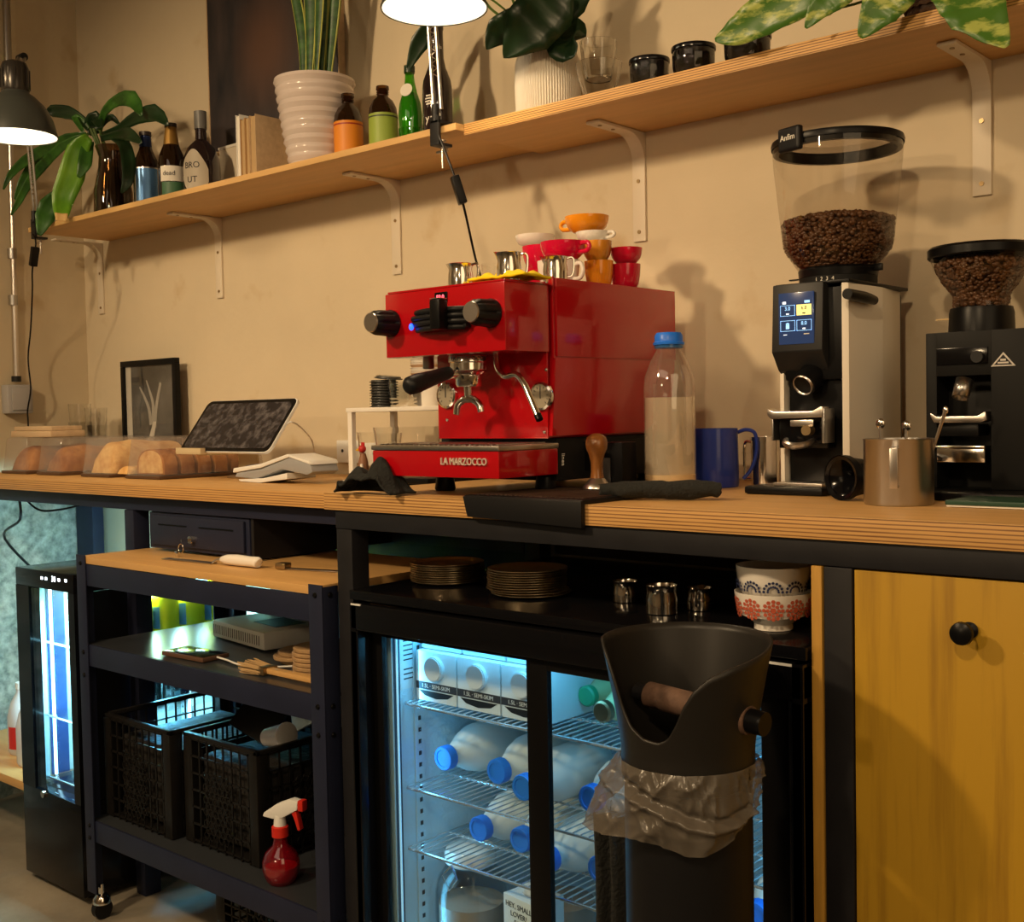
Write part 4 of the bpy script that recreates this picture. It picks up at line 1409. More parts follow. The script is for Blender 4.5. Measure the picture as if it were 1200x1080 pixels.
def roll(name, lab, pts, r, seed, flat=.7):
    mb = MB().tube(pts, r, 20, smooth=10)
    for v in mb.bm.verts:
        n = noise.noise(v.co * 38 + Vector((seed, 0, 0))) * .0065 + noise.noise(v.co * 95 + Vector((seed, 0, 0))) * .0016
        v.co += Vector((n, n, n * .6))
    zmin = min(v.co.z for v in mb.bm.verts)
    for v in mb.bm.verts:
        v.co.z = CT + .001 + (v.co.z - zmin) * flat
    return tag(mb.build(name, 'cloth'), lab, 'towel')


a = at(703, 583, y=-.555); b = at(845, 583, y=-.47)
c1 = roll('bar_towel', 'black terry towel rolled along the worktop edge before the milk bottle', [a + Vector((0, 0, 0)), a.lerp(b, .2), a.lerp(b, .4), a.lerp(b, .62), a.lerp(b, .8), b], [.013, .019, .0195, .021, .021, .016], 2.0)
# crumpled towel left of the machine


def crumple(u, v):
    x = -1.672 + u * .160
    y = -.666 + v * .062
    k = sin(pi * min(1, max(0, v * .9 + .12))) ** .6 * min(1, u * 9, (1 - u) * 7)
    prof_ = .020 + .020 * math.exp(-((u - .40) / .20) ** 2) + .031 * math.exp(-((u - .72) / .17) ** 2)
    n = noise.noise(Vector((x * 50, y * 60, 9))) * .008 + noise.noise(Vector((x * 110, y * 90, 3))) * .004
    fold = .006 * sin(u * 17 + v * 5)
    return Vector((x + .010 * noise.noise(Vector((x * 20, v * 3, 5))), y - .010 * sin(pi * u) * (1 - v) + .006 * noise.noise(Vector((x * 40, 2, v * 4))), CT + .0045 + max(0, (prof_ + n + fold) * k)))


o = MB().grid(crumple, 48, 30).build('bar_towel', 'cloth', None, solid=.004)
tag(o, 'black towel crumpled in front of the drip tray at the left', 'towel')

# milk bottle with blue cap
mbp = at(786, 571, y=-.33)
s_ = mpp(mbp)
R_ = 30 * s_
H_ = at(783, 404, y=-.33).z - CT
t = thing('milk_bottle', 'big clear bottle with blue cap and a little milk left', 'bottle', (mbp.x, -.33, CT + .0005))
MB().lathe([(0, 0), (R_ * .93, 0), (R_, H_ * .02), (R_, H_ * .70), (R_ * .96, H_ * .78), (R_ * .72, H_ * .89), (R_ * .50, H_ * .955), (R_ * .47, H_ * .99), (R_ * .44, H_ * 1.0)], seg=48).build('bottle_body', clear('bottle_plastic', (.97, .96, .94), refl=.35, body=.07, bcol=(.8, .74, .64)), t, local=True)
MB().lathe([(0, .003), (R_ * .92, .003), (R_ * .975, .01), (R_ * .975, H_ * .115), (0, H_ * .115)], seg=48).build('milk', 'oat', t, local=True)
MB().lathe([(R_ * .978, H_ * .116), (R_ * .978, H_ * .64)], seg=48).build('milk_film', clear('milk_film', (.97, .94, .88), body=.40, bcol=(.78, .68, .52)), t, local=True)
MB().lathe([(R_ * .50, H_ * .975), (R_ * .56, H_ * .975), (R_ * .56, H_ * .998), (R_ * .50, H_ * .998)], seg=36).build('neck_ring', clear('blue_clear_plastic', (.35, .6, .9), body=.3, bcol=(.05, .3, .8)), t, local=True)
MB().lathe([(R_ * .49, H_ * .998), (R_ * .60, H_ * .998), (R_ * .61, H_ * 1.012), (R_ * .545, H_ * 1.02), (R_ * .54, H_ * 1.06), (R_ * .47, H_ * 1.08), (0, H_ * 1.08)], seg=40, rib=(50, .02)).build('cap', mat('bright_blue_cap', (.015, .17, .80), .35), t, local=True)

# blue pitcher
bp = at(843, 571, y=-.19)
s_ = mpp(bp)
r = 27 * s_
h = at(843, 502, y=-.19).z - CT
t = thing('blue_pitcher', 'cobalt blue metal milk pitcher with open handle', 'pitcher', (bp.x - .003, -.20, CT + .0005))
MB().lathe([(0, 0), (r * 1.0, 0), (r * 1.03, .004), (r * 1.02, h * .4), (r * .99, h), (r * .955, h), (r * .98, h * .4), (r * .97, .006), (0, .006)], seg=48).build('pitcher_body', 'blue', t, local=True)
ca = .55
MB().tube([(r * cos(ca) * d, r * sin(ca) * d, h * z) for d, z in ((.98, .93), (1.35, .97), (1.72, .90), (1.78, .6), (1.55, .3), (1.2, .13))], .0035, 8, smooth=5).build('handle', 'blue', t, local=True)
# steel can
cp = at(897, 568, y=-.13)
s_ = mpp(cp)
t = thing('steel_can', 'small shiny steel can between blue pitcher and grinder', 'can', (cp.x, -.13, CT + .0005))
MB().lathe([(0, 0), (.026, 0), (.026, .083), (.0275, .083), (.0275, .090), (.0265, .090), (.0245, .08), (.0245, .004), (0, .004)], seg=36).build('can_body', 'chrome', t, local=True)
MB().tube([(.026, 0, .078), (.045, 0, .08), (.048, 0, .05), (.045, 0, .015), (.027, 0, .012)], .003, 8, smooth=4).build('handle', 'chrome', t, local=True)
t.rotation_euler = (0, 0, pi * .95)

# ------------------------------------------------------------------ tall grinder
gy = -.30
gL = at(905, 340, y=gy).x
gR = at(983, 340, y=gy).x
gT = at(945, 334, y=gy).z
t = thing('coffee_grinder', 'tall grinder with white side panels, touch screen and big hopper', 'coffee grinder', ((gL + gR) / 2, -.19, CT))
gr = t
cxg = (gL + gR) / 2
# base tray
f0 = at(862, 578, z=CT)
MB().box((gL - .035, -.34, CT + .0005), (gR - .012, -.08, CT + .014), .005).build('base_tray', 'black', t)
MB().box((gL + .012, -.325, CT + .0145), (gR - .02, -.27, CT + .020), .001).build('catch_plate', 'steel', t)
# black core
MB().box((gL + .012, -.268, CT + .012), (gR - .001, -.05, gT - .004), .004).build('core', 'black', t)
MB().box((gL + .014, -.285, 1.250), (gR - .0005, -.2685, gT - .004), .004).build('core_front', 'black', t)
# side panels
bk = at(1058, 340, x=gR + .012).y
pol = [(gR + .0, -.268), (gR + .012, -.262), (gR + .014, -.165), (gR - .004, bk), (gR - .012, bk)]
ps = MB().prism([(gR + .0005, -.292), (gR + .010, -.286), (gR + .014, -.165), (gR + .0005, -.060), (gR - .004, -.060)], 'z', CT + .016, gT, .0015)
WG = mat('warm_white_panel', (.82, .76, .66), .38)
psd = ps.build('side_panel', WG, t)
MB().prism([(gL + .009, -.280), (gL - .0005, -.276), (gL - .004, -.165), (gL + .006, -.060), (gL + .0105, -.060)], 'z', CT + .016, gT, .0015).build('side_panel', WG, t)
MB().box((gL + .0, -.290, gT + .0002), (gR + .013, -.055, gT + .006), .002).build('lid_plate', 'black', t)
# lock knob on side
kq = at(1005, 349, x=gR + .013)
MB().tube([(gR + .022, at(1023, 349, x=gR + .02).y, kq.z - .002), (gR + .024, kq.y + .0, kq.z), (gR + .024, at(990, 349, x=gR + .02).y, kq.z + .002)], [.0075, .0095, .0085], 16, smooth=4).build('side_lever', 'black', t)
# screen housing, tilted
sx0, sx1 = gL + .002, gR - .026
zs0 = at(930, 412, y=gy).z
hs = MB().prism([(-.286, zs0 - .030), (-.308, zs0), (-.302, gT + .004), (-.27, gT + .004), (-.27, zs0 - .04)], 'x', sx0, sx1, .002).build('screen_housing', 'dark_grey', t)
scr_n = at(933, 372, y=-.306)
MB().box((sx0 + .014, -.3088, zs0 + .012), (sx1 - .014, -.3052, gT - .011), .001).build('screen', mat('lit_screen', (.02, .03, .06), .15, emis=(.012, .030, .085), estr=.9), hs)
SCR = hs
cxs = (sx0 + sx1) / 2
czs_ = (zs0 + gT) / 2
SW = (sx1 - sx0 - .028)
LB = mat('screen_blue', (.3, .6, 1), .5, emis=(.30, .62, 1.0), estr=1.1)
LY = mat('screen_yellow', (.9, .8, .3), .5, emis=(.75, .66, .22), estr=.9)
LW = mat('screen_white', (.9, .95, 1), .5, emis=(.8, .9, 1.0), estr=1.1)
ys = -.3094
def rectring(x0, x1, z0, z1, m_):
    r_ = MB()
    for a_, b_ in (((x0, z0), (x1, z0 + .0006)), ((x0, z1 - .0006), (x1, z1)), ((x0, z0), (x0 + .0006, z1)), ((x1 - .0006, z0), (x1, z1))):
        r_.box((a_[0], ys, a_[1]), (b_[0], ys + .0004, b_[1]))
    r_.build('tile_outline', m_, SCR)
q_ = SW * .42
hh_ = .0175
for ix, iz, tx in ((-1, 1, '3.0'), (1, 1, '6.8'), (-1, -1, None), (1, -1, '8.0')):
    x_ = cxs + ix * SW * .235
    z_ = czs_ + .001 + iz * .0125
    if tx == '6.8':
        MB().box((x_ - q_ / 2, ys, z_ - hh_ / 2), (x_ + q_ / 2, ys + .0004, z_ + hh_ / 2)).build('lit_tile', LY, SCR)
        text('digits', tx, .0085, 'ink', (x_, ys - .0003, z_ + .003), parent=SCR, extrude=.0001)
        MB().box((x_ - .0025, ys - .0006, z_ - .0065), (x_ + .0025, ys - .0001, z_ - .0045)).build('cup_icon', 'ink', SCR)
    else:
        rectring(x_ - q_ / 2, x_ + q_ / 2, z_ - hh_ / 2, z_ + hh_ / 2, LB)
        if tx:
            text('digits', tx, .0085, LB, (x_, ys - .0003, z_ + .003), parent=SCR, extrude=.0001)
            MB().box((x_ - .0025, ys - .0004, z_ - .0065), (x_ + .0025, ys, z_ - .0045)).build('cup_icon', LW, SCR)
        else:
            hnd = MB().box((x_ - .003, ys - .0004, z_ - .005), (x_ + .003, ys, z_ + .001))
            for k in range(4):
                hnd.box((x_ - .003 + k * .0016, ys - .0004, z_ + .0012), (x_ - .003 + k * .0016 + .0011, ys, z_ + .0055 - abs(k - 1.5) * .0008))
            hnd.build('hand_icon', LB, SCR)
MB().box((cxs - SW * .38, ys, czs_ + .0245), (cxs - SW * .28, ys + .0004, czs_ + .0285)).build('home_icon', LW, SCR)
MB().box((cxs + SW * .25, ys, czs_ + .0245), (cxs + SW * .4, ys + .0004, czs_ + .0285)).build('signal_icon', LB, SCR)
MB().box((cxs - SW * .36, ys, czs_ - .0265), (cxs - SW * .26, ys + .0004, czs_ - .0255)).build('edit_icon', LW, SCR)
MB().box((cxs + SW * .22, ys, czs_ - .0265), (cxs + SW * .38, ys + .0004, czs_ - .025)).build('menu_icon', 'ink_w', SCR)
# chute
ch = at(940, 452, y=-.31)
cr = 12.0 * mpp(ch)
dirc = Vector((-.15, -1, -.55)).normalized()
chb = Vector((ch.x + .004, -.268, ch.z + .024))
MB().tube([chb, Vector(ch) - dirc * .004], [.023, .020], 24).build('chute_mount', 'black', t)
tb_ = MB().tube([Vector(ch) - dirc * .02, ch], cr, 28, cap=False)
tb_.build('chute', 'steel', t, solid=.0015)
MB().cyl(Vector(ch) - dirc * .016, Vector(ch) - dirc * .014, cr * .95).build('chute_inside', 'steel_d', t)
# fork holder
fz = at(940, 486, y=-.31).z
MB().prism([(gL + .002, fz), (gL + .002, fz + .011), (gL + .014, fz + .006), (gR - .036, fz + .006), (gR - .022, fz + .013), (gR - .018, fz + .013), (gR - .018, fz - .004), (gL + .008, fz - .006)], 'y', -.325, -.30, .0015).build('fork_top', 'steel', t)
MB().box((gR - .021, -.322, fz - .046), (gR - .016, -.285, fz + .010), .001).build('fork_frame', 'steel_d', t)
MB().box((gL + .006, -.318, fz - .042), (gL + .009, -.285, fz - .004), .0008).build('fork_frame', 'steel_d', t)
MB().box((gL + .010, -.300, fz - .055), (gR - .022, -.2685, fz - .002), .002).build('fork_body', 'black_gloss', t)
rng = MB()
rng.tube([(cxg - .028 + .0, -.315, fz - .040), (cxg - .022, -.330, fz - .046), (cxg - .005, -.336, fz - .050), (cxg + .012, -.328, fz - .048), (cxg + .018, -.312, fz - .042)], [.004, .0055, .006, .0055, .004], 8, smooth=4)
rng.build('fork_cradle', 'steel', t)
MB().box((cxg - .020, -.318, fz - .019), (cxg + .022, -.314, fz - .008), .0018).build('adjuster_slot', 'steel', t)
cb_ = at(946, 504, y=-.325)
MB().cyl((cb_.x, -.314, cb_.z), (cb_.x, -.330, cb_.z), .0085, seg=20).build('adjuster_knob', 'screw', t)
# hopper
hy = -.19
hc = at(981, 180, y=hy)
hx = hc.x
sm = mpp(hc)
zt = at(981, 170, y=hy).z
Rt = 74.5 * sm
zb_ = at(975, 288, y=hy).z
Rb = 63 * sm
zn = at(975, 318, y=hy).z
Rn = 45 * sm
zk = gT + .006
MB().lathe([(Rt, zt), (Rt * .985, zt - .03), (Rb, zb_), (Rb * .94, zb_ - .012), (Rn, zn)], (hx, hy, 0), 56).build('hopper', clear('hopper_plastic', (.90, .88, .85), refl=.10), t)
MB().lathe([(Rn * 1.0, zn - .012), (Rn * 1.02, zn), (Rn * .98, zn + .004), (Rn * .4, zn + .004)], (hx, hy, 0), 48).build('hopper_collar', 'black', t)
MB().lathe([(0, zk), (Rn * .99, zk), (Rn * .99, zn - .0122), (0, zn - .0122)], (hx, hy, 0), 48).build('neck', 'black_matte', t)
adj = text_mb('1  2  3  4', .009, .0003, wrap=(Rn * .995, to_cam(hx, hy) - .35, (hx, hy, zk + .007)))
adj.build('scale_marks', 'ink_w', t)
MB().box((hx - Rn - .025, hy - .004, zn - .010), (hx - Rn + .004, hy + .004, zn - .0075)).box((hx + Rn - .002, hy - .004, zn - .006), (hx + Rn + .014, hy + .004, zn + .006), .002).build('hopper_slide', 'black', t)
lid = MB().lathe([(Rt * 1.012, zt - .004), (Rt * 1.018, zt + .002), (Rt * 1.005, zt + .007), (Rt * .90, zt + .007), (Rt * .90, zt - .012), (Rt * .985, zt - .012), (Rt * .99, zt - .004)], (hx, hy, 0), 64).build('lid_ring', 'black', t)
MB().lathe([(0, zt + .003), (Rt * .925, zt + .003)], (hx, hy, 0), 48).build('lid_window', clear('smoky_lid', (.55, .50, .45), refl=.15), t)
tg = at(940, 168, y=-.27)
ph = atan2(-.27 - hy + -.03, tg.x - hx)
ph = atan2(tg.y - hy, tg.x - hx)
pg = MB().box((-.006, -.024, -.022), (.007, .024, .018), .0062, seg=4)
pg.xf(Matrix.Translation((hx + cos(ph) * Rt * 1.02, hy + sin(ph) * Rt * 1.02, zt)) @ Matrix.Rotation(ph, 4, 'Z'))
tab = pg.build('lid_tab', 'rubber', t)
lt = text_mb('Anfim', .0135, .0004)
lt.xf(Matrix.Translation((hx + cos(ph) * (Rt * 1.02 + .0075), hy + sin(ph) * (Rt * 1.02 + .0075), zt)) @ Matrix.Rotation(ph + pi / 2, 4, 'Z') @ FRONT)
lt.build('lettering', 'ink_w', tab)


def beans(cx, cy, ring, n, parent, core, angle_lo=None):
    """ring: list of (r,z) outline of the heap; beans laid over that surface, dark core inside"""
    base_ = []
    tb = bmesh.new()
    bmesh.ops.create_icosphere(tb, subdivisions=1, radius=1)
    vs = [v.co.copy() for v in tb.verts]
    fs = [[v.index for v in f.verts] for f in tb.faces]
    tb.free()
    V, Fc = [], []
    segs = []
    tot = 0
    for (r0, z0), (r1, z1) in zip(ring, ring[1:]):
        A = sqrt((r1 - r0) ** 2 + (z1 - z0) ** 2) * (r0 + r1)
        segs.append((A, r0, z0, r1, z1))
        tot += A
    for i in range(n):
        q = random.random() * tot
        for A, r0, z0, r1, z1 in segs:
            if q < A:
                break
            q -= A
        k = random.random()
        rr, zz = r0 + (r1 - r0) * k, z0 + (z1 - z0) * k
        rr = max(0, rr - .002)
        a = random.random() * 2 * pi
        m_ = Matrix.Translation((cx + cos(a) * rr, cy + sin(a) * rr, zz + random.uniform(-.001, .001))) @ \
            (Matrix.Rotation(random.random() * 6.3, 4, 'X') @ Matrix.Rotation(random.random() * 6.3, 4, 'Z')) @ Matrix.Diagonal((.0060, .0046, .0034, 1))
        o_ = len(V)
        V += [m_ @ v for v in vs]
        Fc += [[j + o_ for j in f] for f in fs]
    me = bpy.data.meshes.new('coffee_beans')
    me.from_pydata([tuple(root_mat(parent).inverted() @ v) for v in V], [], Fc)
    for p in me.polygons:
        p.use_smooth = True
    me.materials.append(M['bean'])
    o_ = bpy.data.objects.new('coffee_beans', me)
    COL.objects.link(o_)
    o_.parent = parent
    o_['kind'] = 'stuff'
    MB().lathe(core, (cx, cy, 0), 32).build('bean_core', 'bean', parent)


zbt = at(980, 258, y=hy).z
rw = lambda z: Rb + (Rt * .985 - Rb) * (z - zb_) / (zt - .03 - zb_)
beans(hx, hy, [(Rn * .92, zn + .006), (Rb * .93, zb_ - .009), (Rb - .003, zb_), (rw(zbt) - .004, zbt - .004), (rw(zbt) * .6, zbt + .004), (0, zbt + .009)], 2300, t,
      [(0, zn + .004), (Rn * .86, zn + .006), (Rb * .88, zb_ - .006), (Rb - .008, zb_), (rw(zbt) - .009, zbt - .008), (0, zbt + .003)])

# ------------------------------------------------------------------ black grinder at right edge
by = -.26
bL = at(1085, 480, y=by).x
bR = bL + .165
bT = at(1130, 388, y=by).z
bcx = at(1152, 380, y=-.17).x
t = thing('coffee_grinder', 'matt black grinder with flared bean hopper at the right edge', 'coffee grinder', ((bL + bR) / 2, -.17, CT))
MB().box((bL - .012, -.34, CT + .0005), (bR + .01, -.08, CT + .013), .004).build('base_tray', 'black', t)
opx0, opx1 = at(1098, 480, y=by).x, at(1161, 480, y=by).x
oz1, oz0 = at(1130, 440, y=by).z, at(1130, 566, y=by).z
bd = MB()
bd.box((bL, by, CT + .013), (opx0, -.06, bT), .002)
bd.box((opx1, by, CT + .013), (bR, -.06, bT), .002)
bd.box((opx0 - .001, by, oz1), (opx1 + .001, -.06, bT), .001)
bd.box((opx0 - .001, by + .05, CT + .013), (opx1 + .001, -.06, oz1 + .001), .001)
bd.build('body', mat('matt_black_body', (.005, .005, .005), .5, spec=.2), t)
pn = MB().box((at(1098, 430, y=by).x, by - .002, at(1130, 427, y=by).z), (at(1158, 430, y=by).x, by + .001, at(1130, 407, y=by).z), .001).build('control_panel', 'black_gloss', t)
kq = at(1147, 418, y=by)
MB().cyl((kq.x, by - .0021, kq.z), (kq.x, by - .010, kq.z), .009, seg=24).build('dial_button', 'dark_grey', pn)
tr = at(1176, 421, y=by)
tq = MB().prism([(tr.x - .018, tr.z - .010), (tr.x + .018, tr.z - .010), (tr.x, tr.z + .011)], 'y', by - .0014, by - .0002).build('triangle_badge', 'steel', t)
MB().prism([(tr.x - .0135, tr.z - .008), (tr.x + .0135, tr.z - .008), (tr.x, tr.z + .0075)], 'y', by - .0018, by - .0015).build('badge_field', 'dark_grey', tq)
MB().box((tr.x - .008, by - .0022, tr.z - .006), (tr.x + .008, by - .0019, tr.z - .0035)).box((tr.x - .004, by - .0022, tr.z - .002), (tr.x + .004, by - .0019, tr.z + .001)).build('badge_mark', 'steel', tq)
bc = at(1125, 466, y=-.28)
d2 = Vector((-.12, -.45, -1)).normalized()
MB().tube([bc - d2 * .03, bc], [.0125, .0115], 24, cap=False).build('chute', 'steel_d', t, solid=.0015)
MB().cyl(bc - d2 * .026, bc - d2 * .022, .0118).build('chute_inside', 'black', t)
f2 = at(1128, 492, y=by).z
x0_, x1_ = opx0 - .006, opx1 - .004
MB().prism([(x0_, f2 + .006), (x0_, f2 + .012), (x0_ + .010, f2 + .006), (x1_ - .012, f2 + .006), (x1_, f2 + .013), (x1_ + .002, f2), (x1_ - .008, f2 - .004), (x0_ + .006, f2 - .004)], 'y', by - .012, by + .02, .0015).build('fork_top', 'steel', t)
MB().box((x0_ + .01, by + .0, f2 - .025), (x1_ - .014, by + .045, f2 - .006), .003).build('fork_body', 'black', t)
zc_ = at(1128, 534, y=by).z
MB().box((x0_, by - .012, zc_ + .012), (x1_ - .001, by + .02, zc_ + .016), .001).box((x0_ + .008, by - .008, zc_ - .010), (x1_ - .002, by + .02, zc_ + .0118), .002).build('lower_clamp', 'chrome', t)
# hopper
hcy = -.16
h2 = at(1150, 300, y=hcy)
hx2 = h2.x
sm2 = mpp(h2)
z1 = at(1150, 293, y=hcy).z; z2 = at(1150, 345, y=hcy).z; z3 = at(1150, 362, y=hcy).z
MB().lathe([(58 * sm2, z1), (57 * sm2, z1 - .012), (52 * sm2, z1 - .03), (44 * sm2, z2 + .022), (34 * sm2, z2 + .004), (31 * sm2, z2 - .006), (32 * sm2, z3 - .004)], (hx2, hcy, 0), 48).build('hopper', MATS['hopper_plastic'], t)
MB().lathe([(0, bT), (37 * sm2, bT), (36 * sm2, z3 - .006), (34.5 * sm2, z3 + .002), (0, z3 + .002)], (hx2, hcy, 0), 40).build('neck', 'black', t)
MB().lathe([(0, z1 + .006), (57 * sm2, z1 + .006), (60 * sm2, z1 + .002), (60 * sm2, z1 - .010), (58.5 * sm2, z1 - .012), (56 * sm2, z1 - .006)], (hx2, hcy, 0), 56).build('lid', 'black', t)
MB().box((hx2 - 37 * sm2 - .022, hcy - .003, z3 - .014), (hx2 - 37 * sm2 + .004, hcy + .003, z3 - .0115)).build('hopper_slide', 'screw', t)
beans(hx2, hcy, [(30 * sm2, z3 + .004), (30 * sm2, z2 - .004), (33 * sm2, z2 + .006), (42 * sm2, z2 + .022), (49 * sm2, z1 - .030), (51 * sm2, z1 - .022), (25 * sm2, z1 - .012), (0, z1 - .012)], 1300, t,
      [(0, z3 + .003), (27 * sm2, z3 + .005), (30 * sm2, z2 + .004), (44 * sm2, z1 - .03), (0, z1 - .02)])

# funnel / dosing ring lying on its side
fc = at(988, 559, y=-.40)
rf = 26.5 * mpp(fc)
t = thing('dosing_funnel', 'black ridged funnel leaning on its side between grinder and canister', 'funnel', (fc.x, -.39, CT + rf + .0008))
RR = Matrix.Rotation(pi / 2, 4, 'X') @ Matrix.Rotation(0, 4, 'Y')
MB().lathe([(rf * .98, .010), (rf, .012), (rf, .0), (rf * .92, -.006), (rf * .88, -.010), (rf * .80, -.03)], seg=60, mtx=RR, rib=(60, .02)).build('outer_ring', 'rubber', t, local=True)
MB().lathe([(rf * .80, .009), (rf * .96, .011), (rf * .97, .006), (rf * .82, .003), (rf * .30, -.022), (rf * .26, -.03)], seg=40, mtx=RR).build('cone', 'black_gloss', t, local=True)
t.rotation_euler = (0, 0, -.35)
# steel canister with spoons
cc = at(1053, 588, y=-.42)
rc = 39.5 * mpp(at(1053, 550, y=-.42))
hcn = at(1053, 514, y=-.42).z - CT
t = thing('utensil_canister', 'brushed steel canister holding spoons in front of the grinders', 'canister', (at(1053, 550, y=-.42).x, -.42, CT + .0005))
MB().lathe([(0, 0), (rc * .97, 0), (rc, .003), (rc, hcn - .002), (rc * 1.025, hcn), (rc * .97, hcn), (rc * .96, hcn - .004), (rc * .96, .004), (0, .004)], seg=56).build('canister_body', 'steel_d', t, local=True)
hd_ = MB().box((-.0055, -rc - .020, hcn * .28), (.0055, -rc - .017, hcn * .88), .001).box((-.0055, -rc - .018, hcn * .84), (.0055, -rc + .001, hcn * .88), .001).box((-.0055, -rc - .018, hcn * .28), (.0055, -rc + .001, hcn * .32), .001)
hd_.xf(Matrix.Rotation(to_cam(cc.x, -.42) + pi / 2 - .1, 4, 'Z'))
hd_.build('handle', 'steel', t, local=True)
cpos_ = t.location
for i, (dx, dy, lx_, lz, lab) in enumerate(((-.030, .006, -.006, .014, 'bowl of a spoon poking out at the left of the canister'), (.002, .02, .004, .010, 'spoon tip at the canister centre'), (.024, .012, .095, .034, 'long steel spoon leaning out at the right of the canister'))):
    s_ = thing('spoon', lab, 'spoon', (cpos_.x + dx * .9, cpos_.y + dy, CT + .006), group='spoons in the steel canister')
    top = Vector((lx_ * .45, 0, hcn + lz))
    sp1 = MB()
    sp1.tube([(0, 0, .002), top * .6, top], [.0022, .0022, .0028], 8)
    sp1.build('handle', 'steel', s_, local=True)
    if i != 2:
        MB().ball(top + Vector((0, 0, .002)), .009, (.8, .35, .9)).build('spoon_bowl', 'chrome', s_, local=True)
    else:
        MB().ball(top, .004, (1, .6, 1.6)).build('spoon_end', 'chrome', s_, local=True)
# green booklet
gb2 = at(1108, 592, y=-.44)
t = thing('notebook', 'flat dark green notebook at the right end of the worktop', 'book', (gb2.x + .12, -.38, CT + .0005))
MB().box((gb2.x + .001, -.44, CT + .0008), (gb2.x + .24, -.345, CT + .0035), .0008).build('pages', 'paper', t)
MB().box((gb2.x, -.442, CT + .0037), (gb2.x + .24, -.344, CT + .0100), .001).build('cover', mat('dark_green_cover', (.012, .05, .03), .4), t)

# ================================================================== UNDER THE RIGHT COUNTER
PL = None
ORD = ('lowest', 'second from bottom', 'third from bottom', 'fourth from bottom', 'fifth from bottom', 'sixth from bottom', 'seventh from bottom', 'eighth from bottom', 'ninth from bottom', 'tenth from bottom', 'topmost')
SZ = .8845
for (px, y, n, lab) in ((525, -.47, 9, 'left'), (618, -.50, 11, 'right')):
    c = at(px, 690, y=y)
    rr = 43.5 * mpp(c)
    for i in range(n):
        lb = 'thin steel plate, %s of the %s stack over the fridge' % (('topmost' if i == n - 1 else ORD[i]), lab)
        if PL is None:
            PL = MB().lathe([(0, 0), (rr * .82, 0), (rr * .88, .0012), (rr * .975, .0046), (rr, .0048), (rr, .0056), (rr * .97, .0054), (rr * .87, .0022), (rr * .80, .001), (0, .001)], seg=48).build('metal_plate', mat('gold_tinted_steel', (.70, .56, .36), .30, metal=1.0))
            o = PL
        else:
            o = PL.copy()
            COL.objects.link(o)
        tag(o, lb, 'plate', 'steel plates on the shelf over the fridge')
        sh = (.004 if (lab == 'right' and i in (0, 1, 2)) else 0)
        o.location = (c.x + random.uniform(-.0015, .0015) + sh * (2 - i), y + random.uniform(-.0015, .0015), SZ + .0003 + i * .0042)

pitcher('small steel pitcher left of three over the fridge', 733, 680, 720, 30, -.47, SZ + .0003, 2.2)
pitcher('small steel pitcher in the middle of three over the fridge', 776, 685, 730, 38, -.53, SZ + .0003, 1.6, bulge=.96)
pitcher('small steel pitcher right of three over the fridge, handle outward', 820, 688, 724, 30, -.47, SZ + .0003, -1.2)
bw = at(909, 700, y=-.545)
rB = 45 * mpp(bw)
BWX = bw.x - .004


def bowl(lab, z, r, hb, pattern):
    c = thing('bowl', lab, 'bowl', (BWX, -.545, z), group=None)
    MB().lathe([(0, .004), (r * .42, 0), (r * .50, 0), (r * .50, .008), (r * .60, .014), (r * .84, hb * .38), (r * .96, hb * .7), (r, hb), (r * .97, hb), (r * .92, hb * .7), (r * .78, hb * .38), (r * .5, .018), (0, .014)], seg=56).build('bowl_body', 'cer_white', c, local=True)
    phi = to_cam(BWX, -.545)
    for k in range(-3, 4):
        a_ = phi + k * .62
        pm, flw = pattern
        pt = MB()
        if flw == 'flower':
            z0 = hb * .62
            rr_ = r * .945
            def W(u, v): return Vector((cos(a_ + u / rr_) * (rr_ + .0008 + (v) * .16), sin(a_ + u / rr_) * (rr_ + .0008 + v * .16), z0 + v))
            for ring_, npet, sz in ((.0, 1, .0045), (.0075, 8, .0028), (.013, 12, .0030)):
                for q in range(npet):
                    b_ = q * 2 * pi / npet
                    cu, cv = ring_ * cos(b_), ring_ * sin(b_)
                    vs = [pt.bm.verts.new(W(cu + sz * cos(g_), cv + sz * sin(g_))) for g_ in [j * pi / 3 for j in range(6)]]
                    pt.bm.faces.new(vs)
        else:
            z0 = hb * .50
            rr_ = r * .965
            def W(u, v): return Vector((cos(a_ + u / rr_) * (rr_ + .001 + v * .1), sin(a_ + u / rr_) * (rr_ + .001 + v * .1), z0 + v))
            for q in range(9):
                b_ = q * pi / 8
                for rg, sz in ((.013, .0022), (.0075, .0018)):
                    cu, cv = rg * cos(b_), rg * sin(b_)
                    vs = [pt.bm.verts.new(W(cu + sz * cos(g_), cv + sz * sin(g_))) for g_ in [j * pi / 3 for j in range(6)]]
                    pt.bm.faces.new(vs)
        pt.build('painted_motif', pm, c, local=True)
    return c


zb0 = at(909, 745, y=-.545).z
hB = at(909, 692, y=-.545).z - (SZ + .0003)
bowl('white bowl with red lace flowers, lower of the two stacked bowls', SZ + .0003, rB, hB, (mat('red_print', (.50, .10, .05), .4), 'flower'))
bowl('white bowl with navy motif, upper of the two stacked bowls', SZ + .0003 + hB * .50, rB * .955, at(909, 667, y=-.59).z - (SZ + .0003 + hB * .50), (mat('navy_print', (.02, .03, .09), .4), 'arch'))
